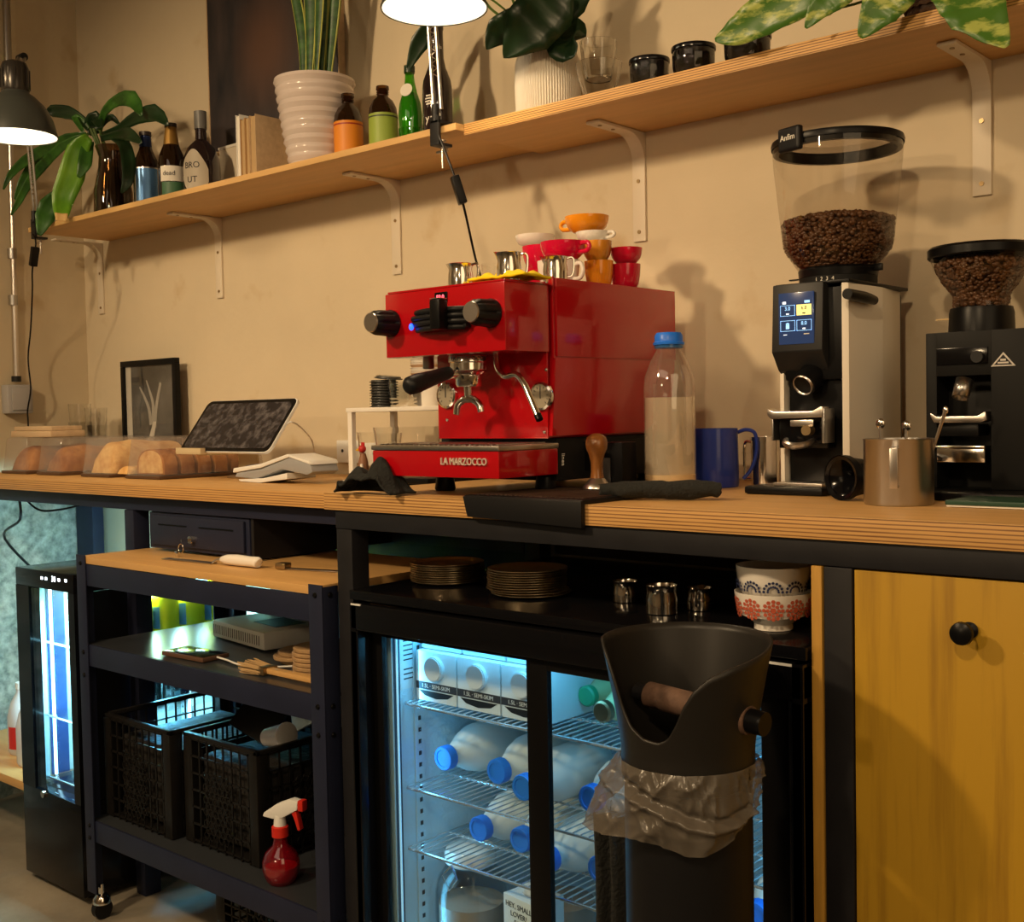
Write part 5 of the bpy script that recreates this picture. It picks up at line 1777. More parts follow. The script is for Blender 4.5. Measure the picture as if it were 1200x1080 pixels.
# ================================================================== KNOCK BIN
bx_, by_ = -.797, -.835
RB = .0815
PHC = to_cam(bx_, by_)
t = thing('knock_bin', 'tall black coffee knock bin with cut-away funnel, in front of the fridge', 'bin', (bx_, by_, 0))
MB().lathe([(0, .001), (RB * .97, .001), (RB * .98, .01), (RB * .98, .742), (RB * .93, .742), (RB * .93, .02), (0, .02)], (bx_, by_, 0), 56).build('body', 'rubber', t)
KEY = [(-180, .922), (-86, .920), (-74, .905), (-66, .875), (-60, .842), (-52, .822), (-38, .810), (-24, .808), (-16, .814), (-9, .832), (-3, .855), (5, .876), (16, .892), (30, .901), (50, .908), (75, .916), (100, .921), (180, .922)]


def ztop(a):
    d = math.degrees((a - PHC + pi) % (2 * pi) - pi)
    for (a0, z0_), (a1, z1_) in zip(KEY, KEY[1:]):
        if a0 <= d <= a1:
            k = (d - a0) / (a1 - a0)
            return z0_ + (z1_ - z0_) * k
    return .92


def shell(inner):
    def f(u, v):
        a = v * 2 * pi
        z = .752 + (ztop(a) - .752) * u
        r = RB + max(0, (z - .785) / .135) ** 1.2 * .0235
        r -= inner
        return Vector((bx_ + cos(a) * r, by_ + sin(a) * r, z))
    return f


MB().grid(shell(0), 18, 144, closed=True).build('funnel', mat('funnel_plastic', (.014, .0125, .011), .42, spec=.4), t, solid=.0035, angle=60)
ax = Vector((cos(PHC + pi / 2), sin(PHC + pi / 2), 0))
b0 = at(740, 806, y=-.80); b1 = at(862, 848, y=-.86)
dv = (b1 - b0).normalized()
c0 = Vector((bx_, by_, (b0.z + b1.z) / 2 + .004))
dv = Vector((cos(PHC + .93), sin(PHC + .93), -.05)).normalized()
MB().cyl(c0 - dv * .080, c0 + dv * .084, .0115, seg=20).build('knock_bar', 'steel_blk', t)
MB().cyl(c0 - dv * .060, c0 + dv * .045, .0165, seg=28).build('bar_sleeve', mat('worn_bar_rubber', (.16, .09, .06), .8, var=.5, vscale=50, bump=.6), t)
MB().cyl(c0 + dv * .081, c0 + dv * .093, .0185, .0175, seg=28).build('bar_collar', MATS['worn_bar_rubber'], t)
MB().cyl(c0 + dv * .093, c0 + dv * .114, .0150, .0145, seg=24).build('bar_end', 'black', t)


def bag(u, v):
    a = v * 2 * pi
    d = (a - PHC + pi) % (2 * pi) - pi
    dd = math.degrees(d)
    low = .700 - .022 * cos(d + .1) + .030 * max(0, sin(d)) + .008 * sin(3 * a)
    if dd < -30:
        low -= .0
    z = .772 + (low - .772) * u
    bulge = sin(min(1, u * 1.25) * pi * .5) * (.009 - .006 * max(0, sin(d))) - max(0, (u - .8) / .2) * .004
    flare = max(0, -cos(d + radians(95) + pi)) if False else math.exp(-((dd + 82) / 30) ** 2)
    r = RB + .003 + bulge + flare * u * .036
    def rg(p, q, sd):
        v_ = noise.noise(Vector((p, q, sd)))
        return (1 - min(1, abs(v_) * 3.2)) ** 2
    n = noise.noise(Vector((a * 2.2, u * 1.5, 1.7))) * .007
    n += rg(a * 3.0 + u * 1.6, u * 1.3 - a * .3, 7.7) * .0055 * (1 - .3 * u)
    n += rg(a * 5.5 - u * 2.4, u * 1.8, 2.1) * .0035
    s_ = (u - (.62 + dd / 230))
    n += .007 * math.exp(-(s_ / .06) ** 2)
    n -= .004 * math.exp(-((s_ + .13) / .06) ** 2)
    r += n * min(1, u * 5 + .2)
    return Vector((bx_ + cos(a) * r, by_ + sin(a) * r, z))


BG = bpy.data.materials.new('grey_bin_liner')
BG.use_nodes = True
nt = BG.node_tree
pb = nt.nodes['Principled BSDF']
pb.inputs['Base Color'].default_value = (.125, .108, .088, 1)
pb.inputs['Roughness'].default_value = .26
pb.inputs['Alpha'].default_value = .72
o = MB().grid(bag, 60, 260, closed=True).build('bin_liner', BG, None, angle=80)
tag(o, 'crinkled grey translucent bag folded down around the knock bin', 'bag')
cl = at(718, 1040, y=-.672)


def cloth_fn(u, v):
    x = cl.x - .028 + v * .055 + .006 * sin(u * 4)
    return Vector((x, -.668 - .009 * (1 + sin(v * 12 + u * 2)), .60 - u * .40))


tag(MB().grid(cloth_fn, 20, 24).build('hanging_cloth', 'cloth', None, solid=.003), 'dark cloth hanging on the fridge front, left of the knock bin', 'cloth')

# ================================================================== LEFT COUNTER ITEMS
trayM = mat('dark_wood_tray', (.08, .04, .02), .5)
BOXES = [((3, 555.5), 31, 'second_loaf', 'clear domed bread box at the far left edge of the worktop'),
         ((44, 557), 71, 'loaf', 'clear domed bread box second from the left'),
         ((96, 558), 128, 'loaf', 'clear domed bread box third from the left with a yellow cake'),
         ((148, 560), 187, 'slices', 'clear domed bread box nearest the tablet with brown loaf slices')]
BOXTOP = 0
for i, (p, pr, kind, lab) in enumerate(BOXES):
    x0 = at(p[0], p[1], y=-.395).x
    x1 = at(pr, p[1], y=-.395).x
    yb = -.06 if i == 3 else -.10
    t = thing('bread_box', lab, 'bread box', ((x0 + x1) / 2, -.24, CL), group=None)
    MB().box((x0 - .002, -.398, CL + .0008), (x1 + .004, yb, CL + .009), .002).build('tray', trayM, t)
    h = at((p[0] + pr) / 2, 513, y=-.385).z - CL
    ins = .012
    d = MB()
    z0, z1 = CL + .0095, CL + h
    if i < 2:
        BOXTOP = max(z1, BOXTOP)
    A = [(x0, -.395, z0), (x1, -.395, z0), (x1, yb, z0), (x0, yb, z0), (x0 + ins, -.385, z1), (x1 - ins, -.385, z1), (x1 - ins, yb - .01, z1), (x0 + ins, yb - .01, z1)]
    d._faces(A, [(0, 1, 5, 4), (1, 2, 6, 5), (2, 3, 7, 6), (3, 0, 4, 7), (4, 5, 6, 7)])
    bmesh.ops.bevel(d.bm, geom=list(d.bm.edges), offset=.006, segments=3, affect='EDGES', profile=.5)
    d.build('dome', 'plastic_haze', t)
    w_ = (x1 - x0) * .84
    mx = (x0 + x1) / 2

    def loaf(name, xx, ya, yb_, w2, hh, m_, lab2, seed):
        def f(u, v):
            a = v * pi
            y = ya + (yb_ - ya) * u
            e = sqrt(max(0, 1 - (1 - min(1, min(u, 1 - u) * 6)) ** 2))
            k = 1 + .10 * noise.noise(Vector((y * 20, a * 1.5, seed)))
            return Vector((xx + cos(a) * w2 / 2 * (.9 + .1 * e) * k, y, CL + .0105 + (sin(a) ** .6) * hh * e * k))
        o_ = MB().grid(f, 26, 18)
        bmesh.ops.holes_fill(o_.bm, edges=[e for e in o_.bm.edges if e.is_boundary], sides=0)
        return tag(o_.build(name, m_, None), lab2, 'bread', 'loaves in the bread boxes')
    if kind == 'slices':
        for k in range(5):
            ya = -.37 + k * .052
            o_ = MB()
            def sl(ya_, th, mm, nm, par):
                q = MB()
                pts = [(mx + cos(a) * w_ / 2 * (1 if sin(a) > 0 else .95), CL + .011 + max(0, sin(a)) ** .55 * h * .62) for a in [j * pi / 14 for j in range(15)]]
                q.prism(pts, 'y', ya_, ya_ + th, .002)
                return q.build(nm, mm, par)
            s1 = sl(ya, .040, 'bread', 'bread_slice', None)
            if k == 0:
              s2 = MB().prism([(mx + cos(a) * w_ / 2 * .86, CL + .015 + max(0, sin(a)) ** .55 * h * .55) for a in [j * pi / 14 for j in range(15)]], 'y', ya - .0008, ya + .0008).build('crumb', 'bread_in', s1)
            tag(s1, 'thick slice of brown loaf, %s from the front in the box nearest the tablet' % ('first', 'second', 'third', 'fourth', 'fifth')[k], 'bread', 'loaf slices in the nearest bread box')
    else:
        loaf('cake_loaf', mx, -.375, yb - .02, w_, h * (.80 if i == 2 else .66), 'bread_in' if i == 2 else 'bread',
             ('brown loaf inside the leftmost bread box', 'brown loaf inside the second bread box', 'yellow cake loaf inside the third bread box')[i], i)
        if i == 2:
            loaf('cake_loaf', x1 + .045, -.38, -.24, .06, .022, 'bread_in', 'small yellow pastry lying between the third and fourth bread box', 5.0)
# white card behind the slices: price card in box
q = at(170, 530, y=-.20)
# glasses
for i, (px, yt, lab) in enumerate(((94, 452, 'taller stack of clear glasses by the left wall corner'), (113, 458, 'shorter stack of clear glasses beside the picture frame'))):
    q = at(px, 500, y=-.085 - i * .02)
    t = thing('glass_stack', lab, 'glass', (q.x, -.085 - i * .02, CL + .0005))
    zt_ = at(px, yt, y=-.09).z
    rr = 13 * mpp(q)
    n = 2
    hh2 = (zt_ - CL)
    for k in range(n):
        z_ = k * hh2 * .22
        MB().lathe([(0, z_), (rr * .72, z_), (rr * .98, z_ + hh2 * .56), (rr * .93, z_ + hh2 * .56), (rr * .68, z_ + .006), (0, z_ + .006)], seg=24, rib=(12, .02)).build('tumbler', 'real_glass', t, local=True)
# wooden board on the bread boxes
a = at(18, 506, y=-.33); b = at(76, 506, y=-.30)
t = thing('wooden_board', 'pale wooden board resting on top of the two leftmost bread boxes', 'board', ((a.x + b.x) / 2, -.29, BOXTOP))
MB().box((a.x, -.345, BOXTOP + .0012), (b.x, -.235, BOXTOP + .020), .003).build('board_body', 'wood_l', t)
MB().box((a.x + .008, -.338, BOXTOP + .0205), (b.x - .006, -.240, BOXTOP + .034), .003).build('top_slat', 'wood_l', t)
# picture frame on the counter
fy = -.055
L_ = at(142, 470, y=fy).x
R_x = at(206, 470, y=fy).x
Zt = at(175, 421, y=fy).z
t = thing('picture_frame', 'small black framed black-and-white photograph leaning on the wall', 'picture frame', ((L_ + R_x) / 2, fy, CL))
fw = .018
ob = MB()
for a_, b_ in (((L_, CL + .002), (R_x, CL + .022)), ((L_, Zt - fw), (R_x, Zt)), ((L_, CL + .022), (L_ + fw, Zt - fw)), ((R_x - fw, CL + .022), (R_x, Zt - fw))):
    ob.box((a_[0], fy, a_[1]), (b_[0], fy + .018, b_[1]), .0015)
fo = ob.build('frame', 'black', t)
MB().box((L_ + fw, fy + .010, CL + .02), (R_x - fw, fy + .014, Zt - fw)).build('picture', mat('dark_photo_print', (.16, .16, .16), .4, col2=(.025, .025, .025), vscale=5), t)
MB().box((L_ + fw, fy + .0085, CL + .02), (L_ + fw + .030, fy + .0098, Zt - fw)).build('pale_strip', mat('photo_white', (.55, .52, .47), .5), t)
hand = MB()
cx_ = (L_ + R_x) / 2 + .01
for pts_ in ([(-.01, .17), (-.02, .22), (-.045, .26), (-.07, .29)], [(0, .17), (.005, .23), (-.01, .27), (-.03, .31)], [(.01, .16), (.02, .22), (.05, .30)]):
    hand.tube([(cx_ + a_, fy + .0095, CL + b_ - .03) for a_, b_ in pts_], [.010, .008, .006, .003][:len(pts_)], 6, smooth=4)
for v in hand.bm.verts:
    v.co.y = fy + .0095 + (v.co.y - fy - .0095) * .06
hand.build('photographed_shape', mat('photo_grey', (.34, .33, .31), .5), t)
MB().prism([(cx_ - .065, CL + .075), (cx_ - .02, CL + .105), (cx_ + .005, CL + .15), (cx_ + .02, CL + .15), (cx_ + .0, CL + .08), (cx_ - .03, CL + .05), (cx_ - .07, CL + .045)], 'y', fy + .0082, fy + .0096).build('photographed_highlight', 'photo_white' if 0 else MATS['photo_white'], t)
MB().box((L_ + fw, fy + .0065, CL + .02), (R_x - fw, fy + .0075, Zt - fw)).build('glazing', 'glass', t)

# tablet on stand
TLp, TRp = at(243, 470, y=-.25), at(340, 468, y=-.25)
BLp, BRp = at(212, 529, y=-.35), at(325, 526, y=-.35)
W_ = ((TRp.x - TLp.x) + (BRp.x - BLp.x)) / 2
x0 = (TLp.x + BLp.x) / 2
t = thing('tablet', 'tablet with painted reflections on its dark screen, on a pale stand, tilted back', 'tablet', (x0 + W_ / 2, -.2, CL))
zb1, zt1 = BLp.z, TLp.z
H_ = sqrt((zt1 - zb1) ** 2 + .10 ** 2)
tilt = atan2(.10, zt1 - zb1)
MX = Matrix.Translation((x0, -.35, zb1)) @ Matrix.Rotation(-tilt, 4, 'X')
mb = MB()
pts = []
rad = .018
for (cx_, cz_, a0_) in ((W_ - rad, rad, -pi / 2), (W_ - rad, H_ - rad, 0), (rad, H_ - rad, pi / 2), (rad, rad, pi)):
    for k in range(7):
        a = a0_ + k / 6 * pi / 2
        pts.append((cx_ + cos(a) * rad, cz_ + sin(a) * rad))
mb.prism(pts, 'y', 0, .008, .0012)
mb.xf(MX).build('case_back', 'white_p', t)
def ins(pts, d): 
    return [((x - W_ / 2) * (1 - 2 * d / W_) + W_ / 2, (z - H_ / 2) * (1 - 2 * d / H_) + H_ / 2) for x, z in pts]
MB().prism(ins(pts, .002), 'y', -.0012, -.0002).xf(MX).build('bezel', 'black_gloss', t)
MB().prism(ins(pts, .012), 'y', -.0018, -.0013).xf(MX).build('screen', mat('reflection_mottled_screen', (.13, .12, .13), .10, col2=(.022, .020, .024), vscale=42, contrast=(.45, .72)), t)  # pale blotches in the screen colour stand in for reflections
# stand
px_ = at(292, 545, y=-.21)
st = thing('tablet_stand', 'pale metal stand with a round foot under the tablet', 'stand', (px_.x, -.21, CL))
MB().lathe([(0, .0008), (.056, .0008), (.058, .003), (.056, .006), (0, .006)], (px_.x, -.21, CL), 40).build('foot', 'steel', st)
MB().cyl((px_.x, -.21, CL + .006), (px_.x, -.21, CL + .016), .014).build('hinge', 'chrome', st)
BE = mat('beige_metal', (.55, .45, .28), .4)
sb = MB().prism([(px_.x - .042, CL + .016), (px_.x + .042, CL + .016), (px_.x + .040, CL + .10), (px_.x + .022, CL + .10), (px_.x + .014, CL + .078), (px_.x - .014, CL + .078), (px_.x - .022, CL + .10), (px_.x - .040, CL + .10)], 'y', -.214, -.208, .001)
sb.build('upright', BE, st)
MB().box((px_.x - .095, -.368, zb1 - .006), (px_.x + .015, -.345, zb1 - .0015), .002).box((px_.x - .095, -.3685, zb1 - .003), (px_.x + .015, -.3535, zb1 + .010), .001).build('ledge', BE, st)
MB().box((px_.x - .03, -.346, zb1 - .009), (px_.x + .012, -.214, zb1 - .0062)).build('arm_plate', BE, st)
c_ = MB().tube([TRp.lerp(BRp, .5) + Vector((.0, .012, 0)), TRp.lerp(BRp, .5) + Vector((.016, .012, .004)), at(352, 500, y=-.20), at(365, 515, y=-.14), at(369, 532, y=-.10), at(373, 545, y=-.10)], .0022, smooth=6)
tag(c_.build('charging_cable', 'white_p'), 'thin white cable plugged into the right side of the tablet', 'cable')
# card terminal
tp_ = at(338, 556, y=-.25)
t = thing('card_terminal', 'white and grey card terminal lying on a dock beside the tablet', 'card terminal', (tp_.x, -.24, CL))
a = at(284, 545, y=-.34).x; b = at(388, 545, y=-.31).x
L2 = b - a
def side_poly(sc, dz):
    return [(a + L2 * u, CL + dz + z_) for u, z_ in sc]
MB().prism([(a + .01, CL + .0225), (a + L2 * .36, CL + .034), (a + L2 * .72, CL + .062), (b - .01, CL + .050), (b, CL + .030), (b - .02, CL + .022), (a + L2 * .62, CL + .034), (a + L2 * .30, CL + .010), (a, CL + .012)], 'y', -.365, -.285, .004).build('body', mat('grey_terminal', (.30, .31, .33), .45), t)
MB().prism([(a - .004, CL + .022), (a, CL + .034), (a + L2 * .36, CL + .046), (a + L2 * .70, CL + .070), (b - .01, CL + .056), (b - .004, CL + .046), (a + L2 * .72, CL + .0625), (a + L2 * .36, CL + .036)], 'y', -.367, -.283, .003).build('top_shell', 'white_p', t)
MB().prism([(a + L2 * .10, CL + .0385), (a + L2 * .36, CL + .0465), (a + L2 * .36, CL + .0475), (a + L2 * .10, CL + .0395)], 'y', -.352, -.298).build('terminal_screen', mat('blue_screen_dark', (.06, .07, .20), .3), t)
MB().prism([(a + .03, CL + .002), (a + .02, CL + .007), (a + L2 * .40, CL + .012), (a + L2 * .70, CL + .026), (a + L2 * .70, CL + .012), (a + L2 * .35, CL + .0008)], 'y', -.368, -.282, .001).build('dock', 'white_p', t)
q1, q2 = at(343, 558, z=CL + .012), at(425, 556, z=CL + .012)
t = thing('paper_stack', 'pile of white papers on the worktop between terminal and white stand', 'paper', (-2.02, -.22, CL))
MB().box((-2.10, -.275, CL + .0008), (-2.005, -.10, CL + .006)).build('sheets', 'paper', t)
MB().box((-2.095, -.27, CL + .0062), (-2.01, -.13, CL + .0085)).xf(Matrix.Identity(4)).build('top_sheet', 'paper', t)
# white stand (riser)
ry0, ry1 = -.27, -.12
rx0 = at(405, 480, y=ry0).x
rx1 = -1.60
rzt = at(405, 478, y=ry0).z
t = thing('white_riser', 'white metal riser stand with cup lids on top, left of the espresso machine', 'stand', ((rx0 + rx1) / 2, -.2, CL + .016))
zl = CL + .0225
MB().box((rx0, ry0, rzt - .010), (rx1, ry1, rzt), .002).build('top', 'white', t)
for x in (rx0 + .004, rx1 - .016):
    for y in (ry0 + .002, ry1 - .014):
        MB().box((x, y, CL + .0095 if x < -1.86 and 0 else zl), (x + .014, y + .012, rzt - .010)).build('leg', 'white', t)
# black tray under
tx0 = -1.97
t2 = thing('black_tray', 'flat black tray under the white stand beside the machine', 'tray', ((tx0 - 1.6) / 2, -.27, CL))
MB().box((tx0 - .02, -.355, CL + .0095), (-1.735, -.10, CL + .022), .004).build('tray_body', 'black', t2)
MB().box((tx0, -.34, CL + .0008), (-1.75, -.12, CL + .0095)).build('tray_foot', 'black', t2)
for x in (tx0 - .01,):
    pass
# lids stack etc on riser
q = at(451, 475, y=-.20)
def rad_px(px, y): return mpp(at(px, 475, y=y))
LID = None
xl = at(450, 475, y=-.21).x
rl = 16.5 * rad_px(450, -.21)
for k in range(10):
    if LID is None:
        LID = MB().lathe([(rl * .80, 0), (rl, .0005), (rl * 1.0, .0022), (rl * .90, .0026), (rl * .86, .0062), (rl * .5, .0062), (0, .0058)], seg=36).build('cup_lid', mat('black_lid', (.03, .03, .028), .35))
        o = LID
    else:
        o = LID.copy(); COL.objects.link(o)
    tag(o, 'black takeaway cup lid, %s of the stack on the white stand' % ('lowest', 'second', 'third', 'fourth', 'fifth', 'sixth', 'seventh', 'eighth', 'ninth', 'tenth')[k], 'lid', 'black cup lids stacked on the white stand')
    o.location = (xl, -.21, rzt + .0006 + k * .0063)
o = LID.copy(); COL.objects.link(o)
o.location = (xl + .012, -.205, rzt + .0006 + 10 * .0063 + .002)
o.rotation_euler = (0, .12, 0)
tag(o, 'tilted black takeaway lid lying askew on top of the lid stack', 'lid')
o = None
xg = at(478, 475, y=-.20).x
t = thing('clear_cup_stack', 'stack of clear faceted plastic cups on the white stand', 'cup', (xg, -.20, rzt + .0006))
zc2 = at(478, 443, y=-.20).z - rzt
rg = 22 * rad_px(478, -.20)
for k in range(3):
    MB().lathe([(0, k * .008), (rg * .9, k * .008), (rg, k * .008 + zc2 - .018), (rg * .96, k * .008 + zc2 - .018), (rg * .87, k * .008 + .004)], seg=24, rib=(20, .03)).build('clear_cup', 'real_glass', t, local=True)
xp = at(500, 475, y=-.17).x
t = thing('paper_cup_stack', 'stack of white and brown paper cups half hidden behind the group handle', 'cup', (xp, -.165, rzt + .0006))
zp = at(500, 415, y=-.165).z - rzt
rp = 21 * rad_px(500, -.165)
nrim = 11
MB().lathe([(0, 0), (rp * .75, 0), (rp * .9, zp * .45), (0, zp * .45)], seg=36).build('bottom_cup', 'paper', t, local=True)
for k in range(nrim):
    z_ = zp * .42 + k * zp * .053
    MB().lathe([(rp * .86, z_), (rp * .93, z_ + zp * .04), (rp * .97, z_ + zp * .044), (rp * .97, z_ + zp * .052), (rp * .9, z_ + zp * .052)], seg=36).build('cup_rim', 'paper' if k % 3 else mat('kraft_paper', (.45, .28, .15), .7), t, local=True)
# ribbed glass jars under the riser
for i, (px, y, w_, yt, yb_, lab) in enumerate(((478, -.24, 40, 500, 545, 'ribbed glass dish under the white stand, behind the drip tray'), (445, -.20, 26, 506, 545, 'small glass bowl under the white stand with shiny wrappers'))):
    q = at(px, 530, y=y)
    r_ = w_ * mpp(q)
    z_ = at(px, yt, y=y).z
    base_z = CL + .0225 if q.x < -1.735 else CT + .0006
    t = thing('glass_dish', lab, 'bowl', (q.x, y, base_z))
    MB().lathe([(0, 0), (r_ * .8, 0), (r_ * .9, (z_ - base_z) * .5), (r_, z_ - base_z), (r_ * .95, z_ - base_z), (r_ * .8, .006), (0, .006)], seg=48, rib=(40, .025)).build('dish_body', 'real_glass', t, local=True)
# little rooster figure
q = at(427, 540, y=-.30)
t = thing('figurine', 'small red and yellow rooster figurine next to the drip tray', 'figurine', (q.x - .004, -.30, CL + .0225))
BF = mat('brown_figure', (.22, .10, .05), .5)
zz = at(427, 530, y=-.30).z - (CL + .0225)
MB().lathe([(0, 0), (.010, 0), (.013, .006), (.011, zz * .6), (.006, zz * .95), (0, zz)], seg=18).build('body', BF, t, local=True)
MB().ball((0, -.002, zz + .008), .009, (1, 1, 1)).build('head', mat('red_figure', (.45, .02, .02), .5), t, local=True)
MB().cyl((-.007, -.003, zz + .007), (-.019, -.005, zz + .005), .005, .001, seg=10).build('beak', mat('yellow_figure', (.65, .40, .02), .5), t, local=True)
MB().box((-.004, -.002, zz + .014), (.006, .001, zz + .023), .001).build('comb', MATS['red_figure'], t, local=True)
MB().box((.002, -.0125, .008), (.010, -.009, .025), .002).build('chest', 'cer_white', t, local=True)
# power strip on the wall
q = at(404, 528, y=-.012); q2 = at(430, 532, y=-.012)
t = thing('power_socket', 'white double wall socket behind the white stand', 'socket', (q.x + .05, -.01, q.z))
x0_ = at(395, 530, y=-.012).x
MB().box((x0_, -.014, q.z - .032), (x0_ + .17, -.001, q.z + .028), .003).build('plate', 'white_p', t)
for k in range(4):
    MB().cyl((x0_ + .025 + k * .040, -.0145, q.z), (x0_ + .025 + k * .040, -.0155, q.z), .0045, seg=12).build('hole', 'ink', t)

# wall conduit and socket on the left wall
t = thing('conduit', 'galvanised conduit pipe running down the left wall', 'pipe', (WL + .02, -.25, 1.3))
pc = at(16, 210, x=WL + .02)
zs_ = at(22, 445, x=WL + .02)
MB().cyl((WL + .02, -.262, zs_.z), (WL + .02, -.252, 2.12), .0095, seg=14).build('lower_pipe', 'steel', t)
MB().cyl((WL + .02, -.252, 2.12), (WL + .02, -.246, 2.93), .0115, seg=14).build('upper_pipe', 'steel_d', t)
for z in (2.12, 1.75, 1.60):
    MB().cyl((WL + .02, -.2535 - (2.12 - z) * .018, z - .016), (WL + .02, -.2535 - (2.12 - z) * .018, z + .016), .0145, seg=14).build('coupling', 'steel_d', t)
MB().cyl((WL + .02, -.2615, zs_.z - .006), (WL + .02, -.2615, zs_.z + .012), .015, seg=14).build('coupling', 'dark_grey', t)
sb0 = at(22, 467, x=WL + .03)
t = thing('wall_socket', 'grey square wall socket box at the foot of the conduit', 'socket', (WL + .02, -.262, sb0.z))
MB().box((WL + .001, -.305, sb0.z - .048), (WL + .050, -.222, sb0.z + .045), .006).build('box', mat('grey_plastic', (.36, .35, .35), .45), t)
MB().box((WL + .050, -.295, sb0.z - .038), (WL + .056, -.232, sb0.z + .035), .004).build('flap', MATS['grey_plastic'], t)
pts = [at(38, 312, y=-.30), at(38, 340, y=-.28), at(36, 385, y=-.25), at(33, 420, y=-.25), at(36, 455, y=-.25), at(32, 480, y=-.25), at(18, 492, y=-.25), at(13, 505, y=-.25)]
for p_ in pts:
    p_.x = max(p_.x, WL + .065)
LCORD = pts

# ================================================================== CLAMP LAMPS
LG = mat('lamp_green_black', (.045, .05, .045), .35)
WI = mat('lamp_white_inner', (.85, .84, .80), .6)


def lamp(lab, cx, cy, cz, r, clamp, label_cord, cord, tilt=0.0, power=6.0, elbow=None, swk=1):
    t = thing('clamp_lamp', lab, 'lamp', (cx, cy, cz))
    prof = [(r, 0), (r * .985, r * .12), (r * .90, r * .45), (r * .72, r * .78), (r * .48, r * 1.02), (r * .36, r * 1.10), (r * .34, r * 1.15)]
    MB().lathe(prof, (cx, cy, cz), 56).build('shade', LG, t)
    MB().lathe([(a_ * .97 if i_ else a_ * .99, b_ - .0015 if i_ else .0005) for i_, (a_, b_) in enumerate(prof)] + [(0, r * 1.14)], (cx, cy, cz), 48).build('shade_inner', WI, t)
    MB().lathe([(r * .985, 0), (r * 1.01, -.001), (r * 1.015, .003), (r * .99, .005)], (cx, cy, cz), 56).build('rim', LG, t)
    hs_ = MB().lathe([(r * .34, r * 1.14), (r * .36, r * 1.2), (r * .36, r * 1.72), (r * .30, r * 1.88), (r * .14, r * 1.95), (0, r * 1.96)], (cx, cy, cz), 40)
    for v in hs_.bm.verts:
        if v.co.z > cz + r * 1.22 and v.co.z < cz + r * 1.8:
            pass
    h_ = hs_.build('socket_housing', 'chrome' if 0 else mat('lamp_housing', (.05, .045, .04), .25, metal=.6), t)
    for k in range(14):
        a = k / 14 * 2 * pi
        MB().box((-.0015, -.0012, r * 1.22), (.0015, .0012, r * 1.70)).xf(Matrix.Translation((cx + cos(a) * r * .365, cy + sin(a) * r * .365, cz)) @ Matrix.Rotation(a, 4, 'Z')).build('fin', MATS['lamp_housing'], h_)
    MB().lathe([(0, r * .30), (r * .16, r * .33), (r * .26, r * .48), (r * .27, r * .62), (r * .18, r * .85), (r * .14, r * 1.0), (0, r * 1.02)], (cx, cy, cz), 28).build('bulb', mat('lit_bulb', (1, 1, 1), .4, emis=(1.0, .86, .62), estr=14), t)
    l_ = light('lamp_light', 'SPOT', (cx, cy, cz + r * .25), power, (1.0, .70, .38), r * .25, look=(cx, cy, 0), spot=112, blend=.45)
    l2 = light('lamp_light', 'POINT', (cx, cy, cz + r * .2), power * .06, (1.0, .86, .60), r * .12)
    # arms
    K = Vector(clamp)
    E = Vector(elbow)
    Hd = Vector((cx, cy, cz + r * 1.55))
    def arm(a, b, off, m_='steel_d'):
        d = (b - a).normalized()
        sd = d.cross(Vector((0, 0, 1)))
        if sd.length < .2:
            sd = Vector((1, 0, 0))
        sd = sd.normalized() * off
        ar = MB().cyl(a + sd, b + sd, .0042, seg=8).cyl(a - sd, b - sd, .0042, seg=8)
        ar.build('arm', m_, t)
        spg = []
        L = (b - a).length
        for k in range(90):
            u = .12 + .5 * k / 90
            aa = k * 1.15
            o1 = d.orthogonal().normalized()
            o2 = d.cross(o1)
            spg.append(a + d * L * u + (o1 * cos(aa) + o2 * sin(aa)) * .005)
        MB().tube(spg, .0010, 4).build('spring', 'steel', t)
    arm(K + Vector((0, 0, .035)), E, .011)
    arm(E, Hd + (E - Hd).normalized() * r * .40, .009)
    MB().cyl(E - Vector((.016, 0, 0)), E + Vector((.016, 0, 0)), .012, seg=18).build('elbow_joint', 'dark_grey', t)
    MB().cyl(Hd + Vector((-r * .2, 0, 0)), Hd + (E - Hd).normalized() * r * .46, .006, seg=10).build('head_bracket', 'steel_d', t)
    # clamp
    c_ = MB()
    c_.box(K + Vector((-.013, -.012, -.035)), K + Vector((.013, -.004, .020)), .002)
    c_.box(K + Vector((-.013, -.012, .0045)), K + Vector((.013, .030, .0125)), .002)
    c_.box(K + Vector((-.013, -.012, -.041)), K + Vector((.013, .030, -.034)), .002)
    c_.cyl(K + Vector((0, -.006, .010)), K + Vector((0, -.006, .045)), .008, seg=16)
    c_.build('clamp', 'dark_grey', t)
    MB().cyl(K + Vector((0, .012, -.085)), K + Vector((0, .012, -.030)), .0032, seg=10).cyl(K + Vector((-.016, .012, -.050)), K + Vector((.016, .012, -.050)), .003, seg=8).cyl(K + Vector((0, .012, -.029)), K + Vector((0, .012, -.0265)), .009, seg=16).build('clamp_screw', 'steel', t)
    co = MB().tube(cord, .0026, 8, smooth=5)
    oc = tag(co.build('lamp_cord', 'black'), label_cord, 'cord')
    a, b = Vector(cord[swk]), Vector(cord[swk + 1])
    m = (a + b) / 2
    d = (b - a).normalized()
    swm = MB().box((-.011, -.009, -.030), (.011, .009, .030), .003)
    qd = d.to_track_quat('Z', 'Y').to_matrix().to_4x4()
    swm.xf(Matrix.Translation(m) @ qd)
    swm.build('cord_switch', 'black', oc)
    return t


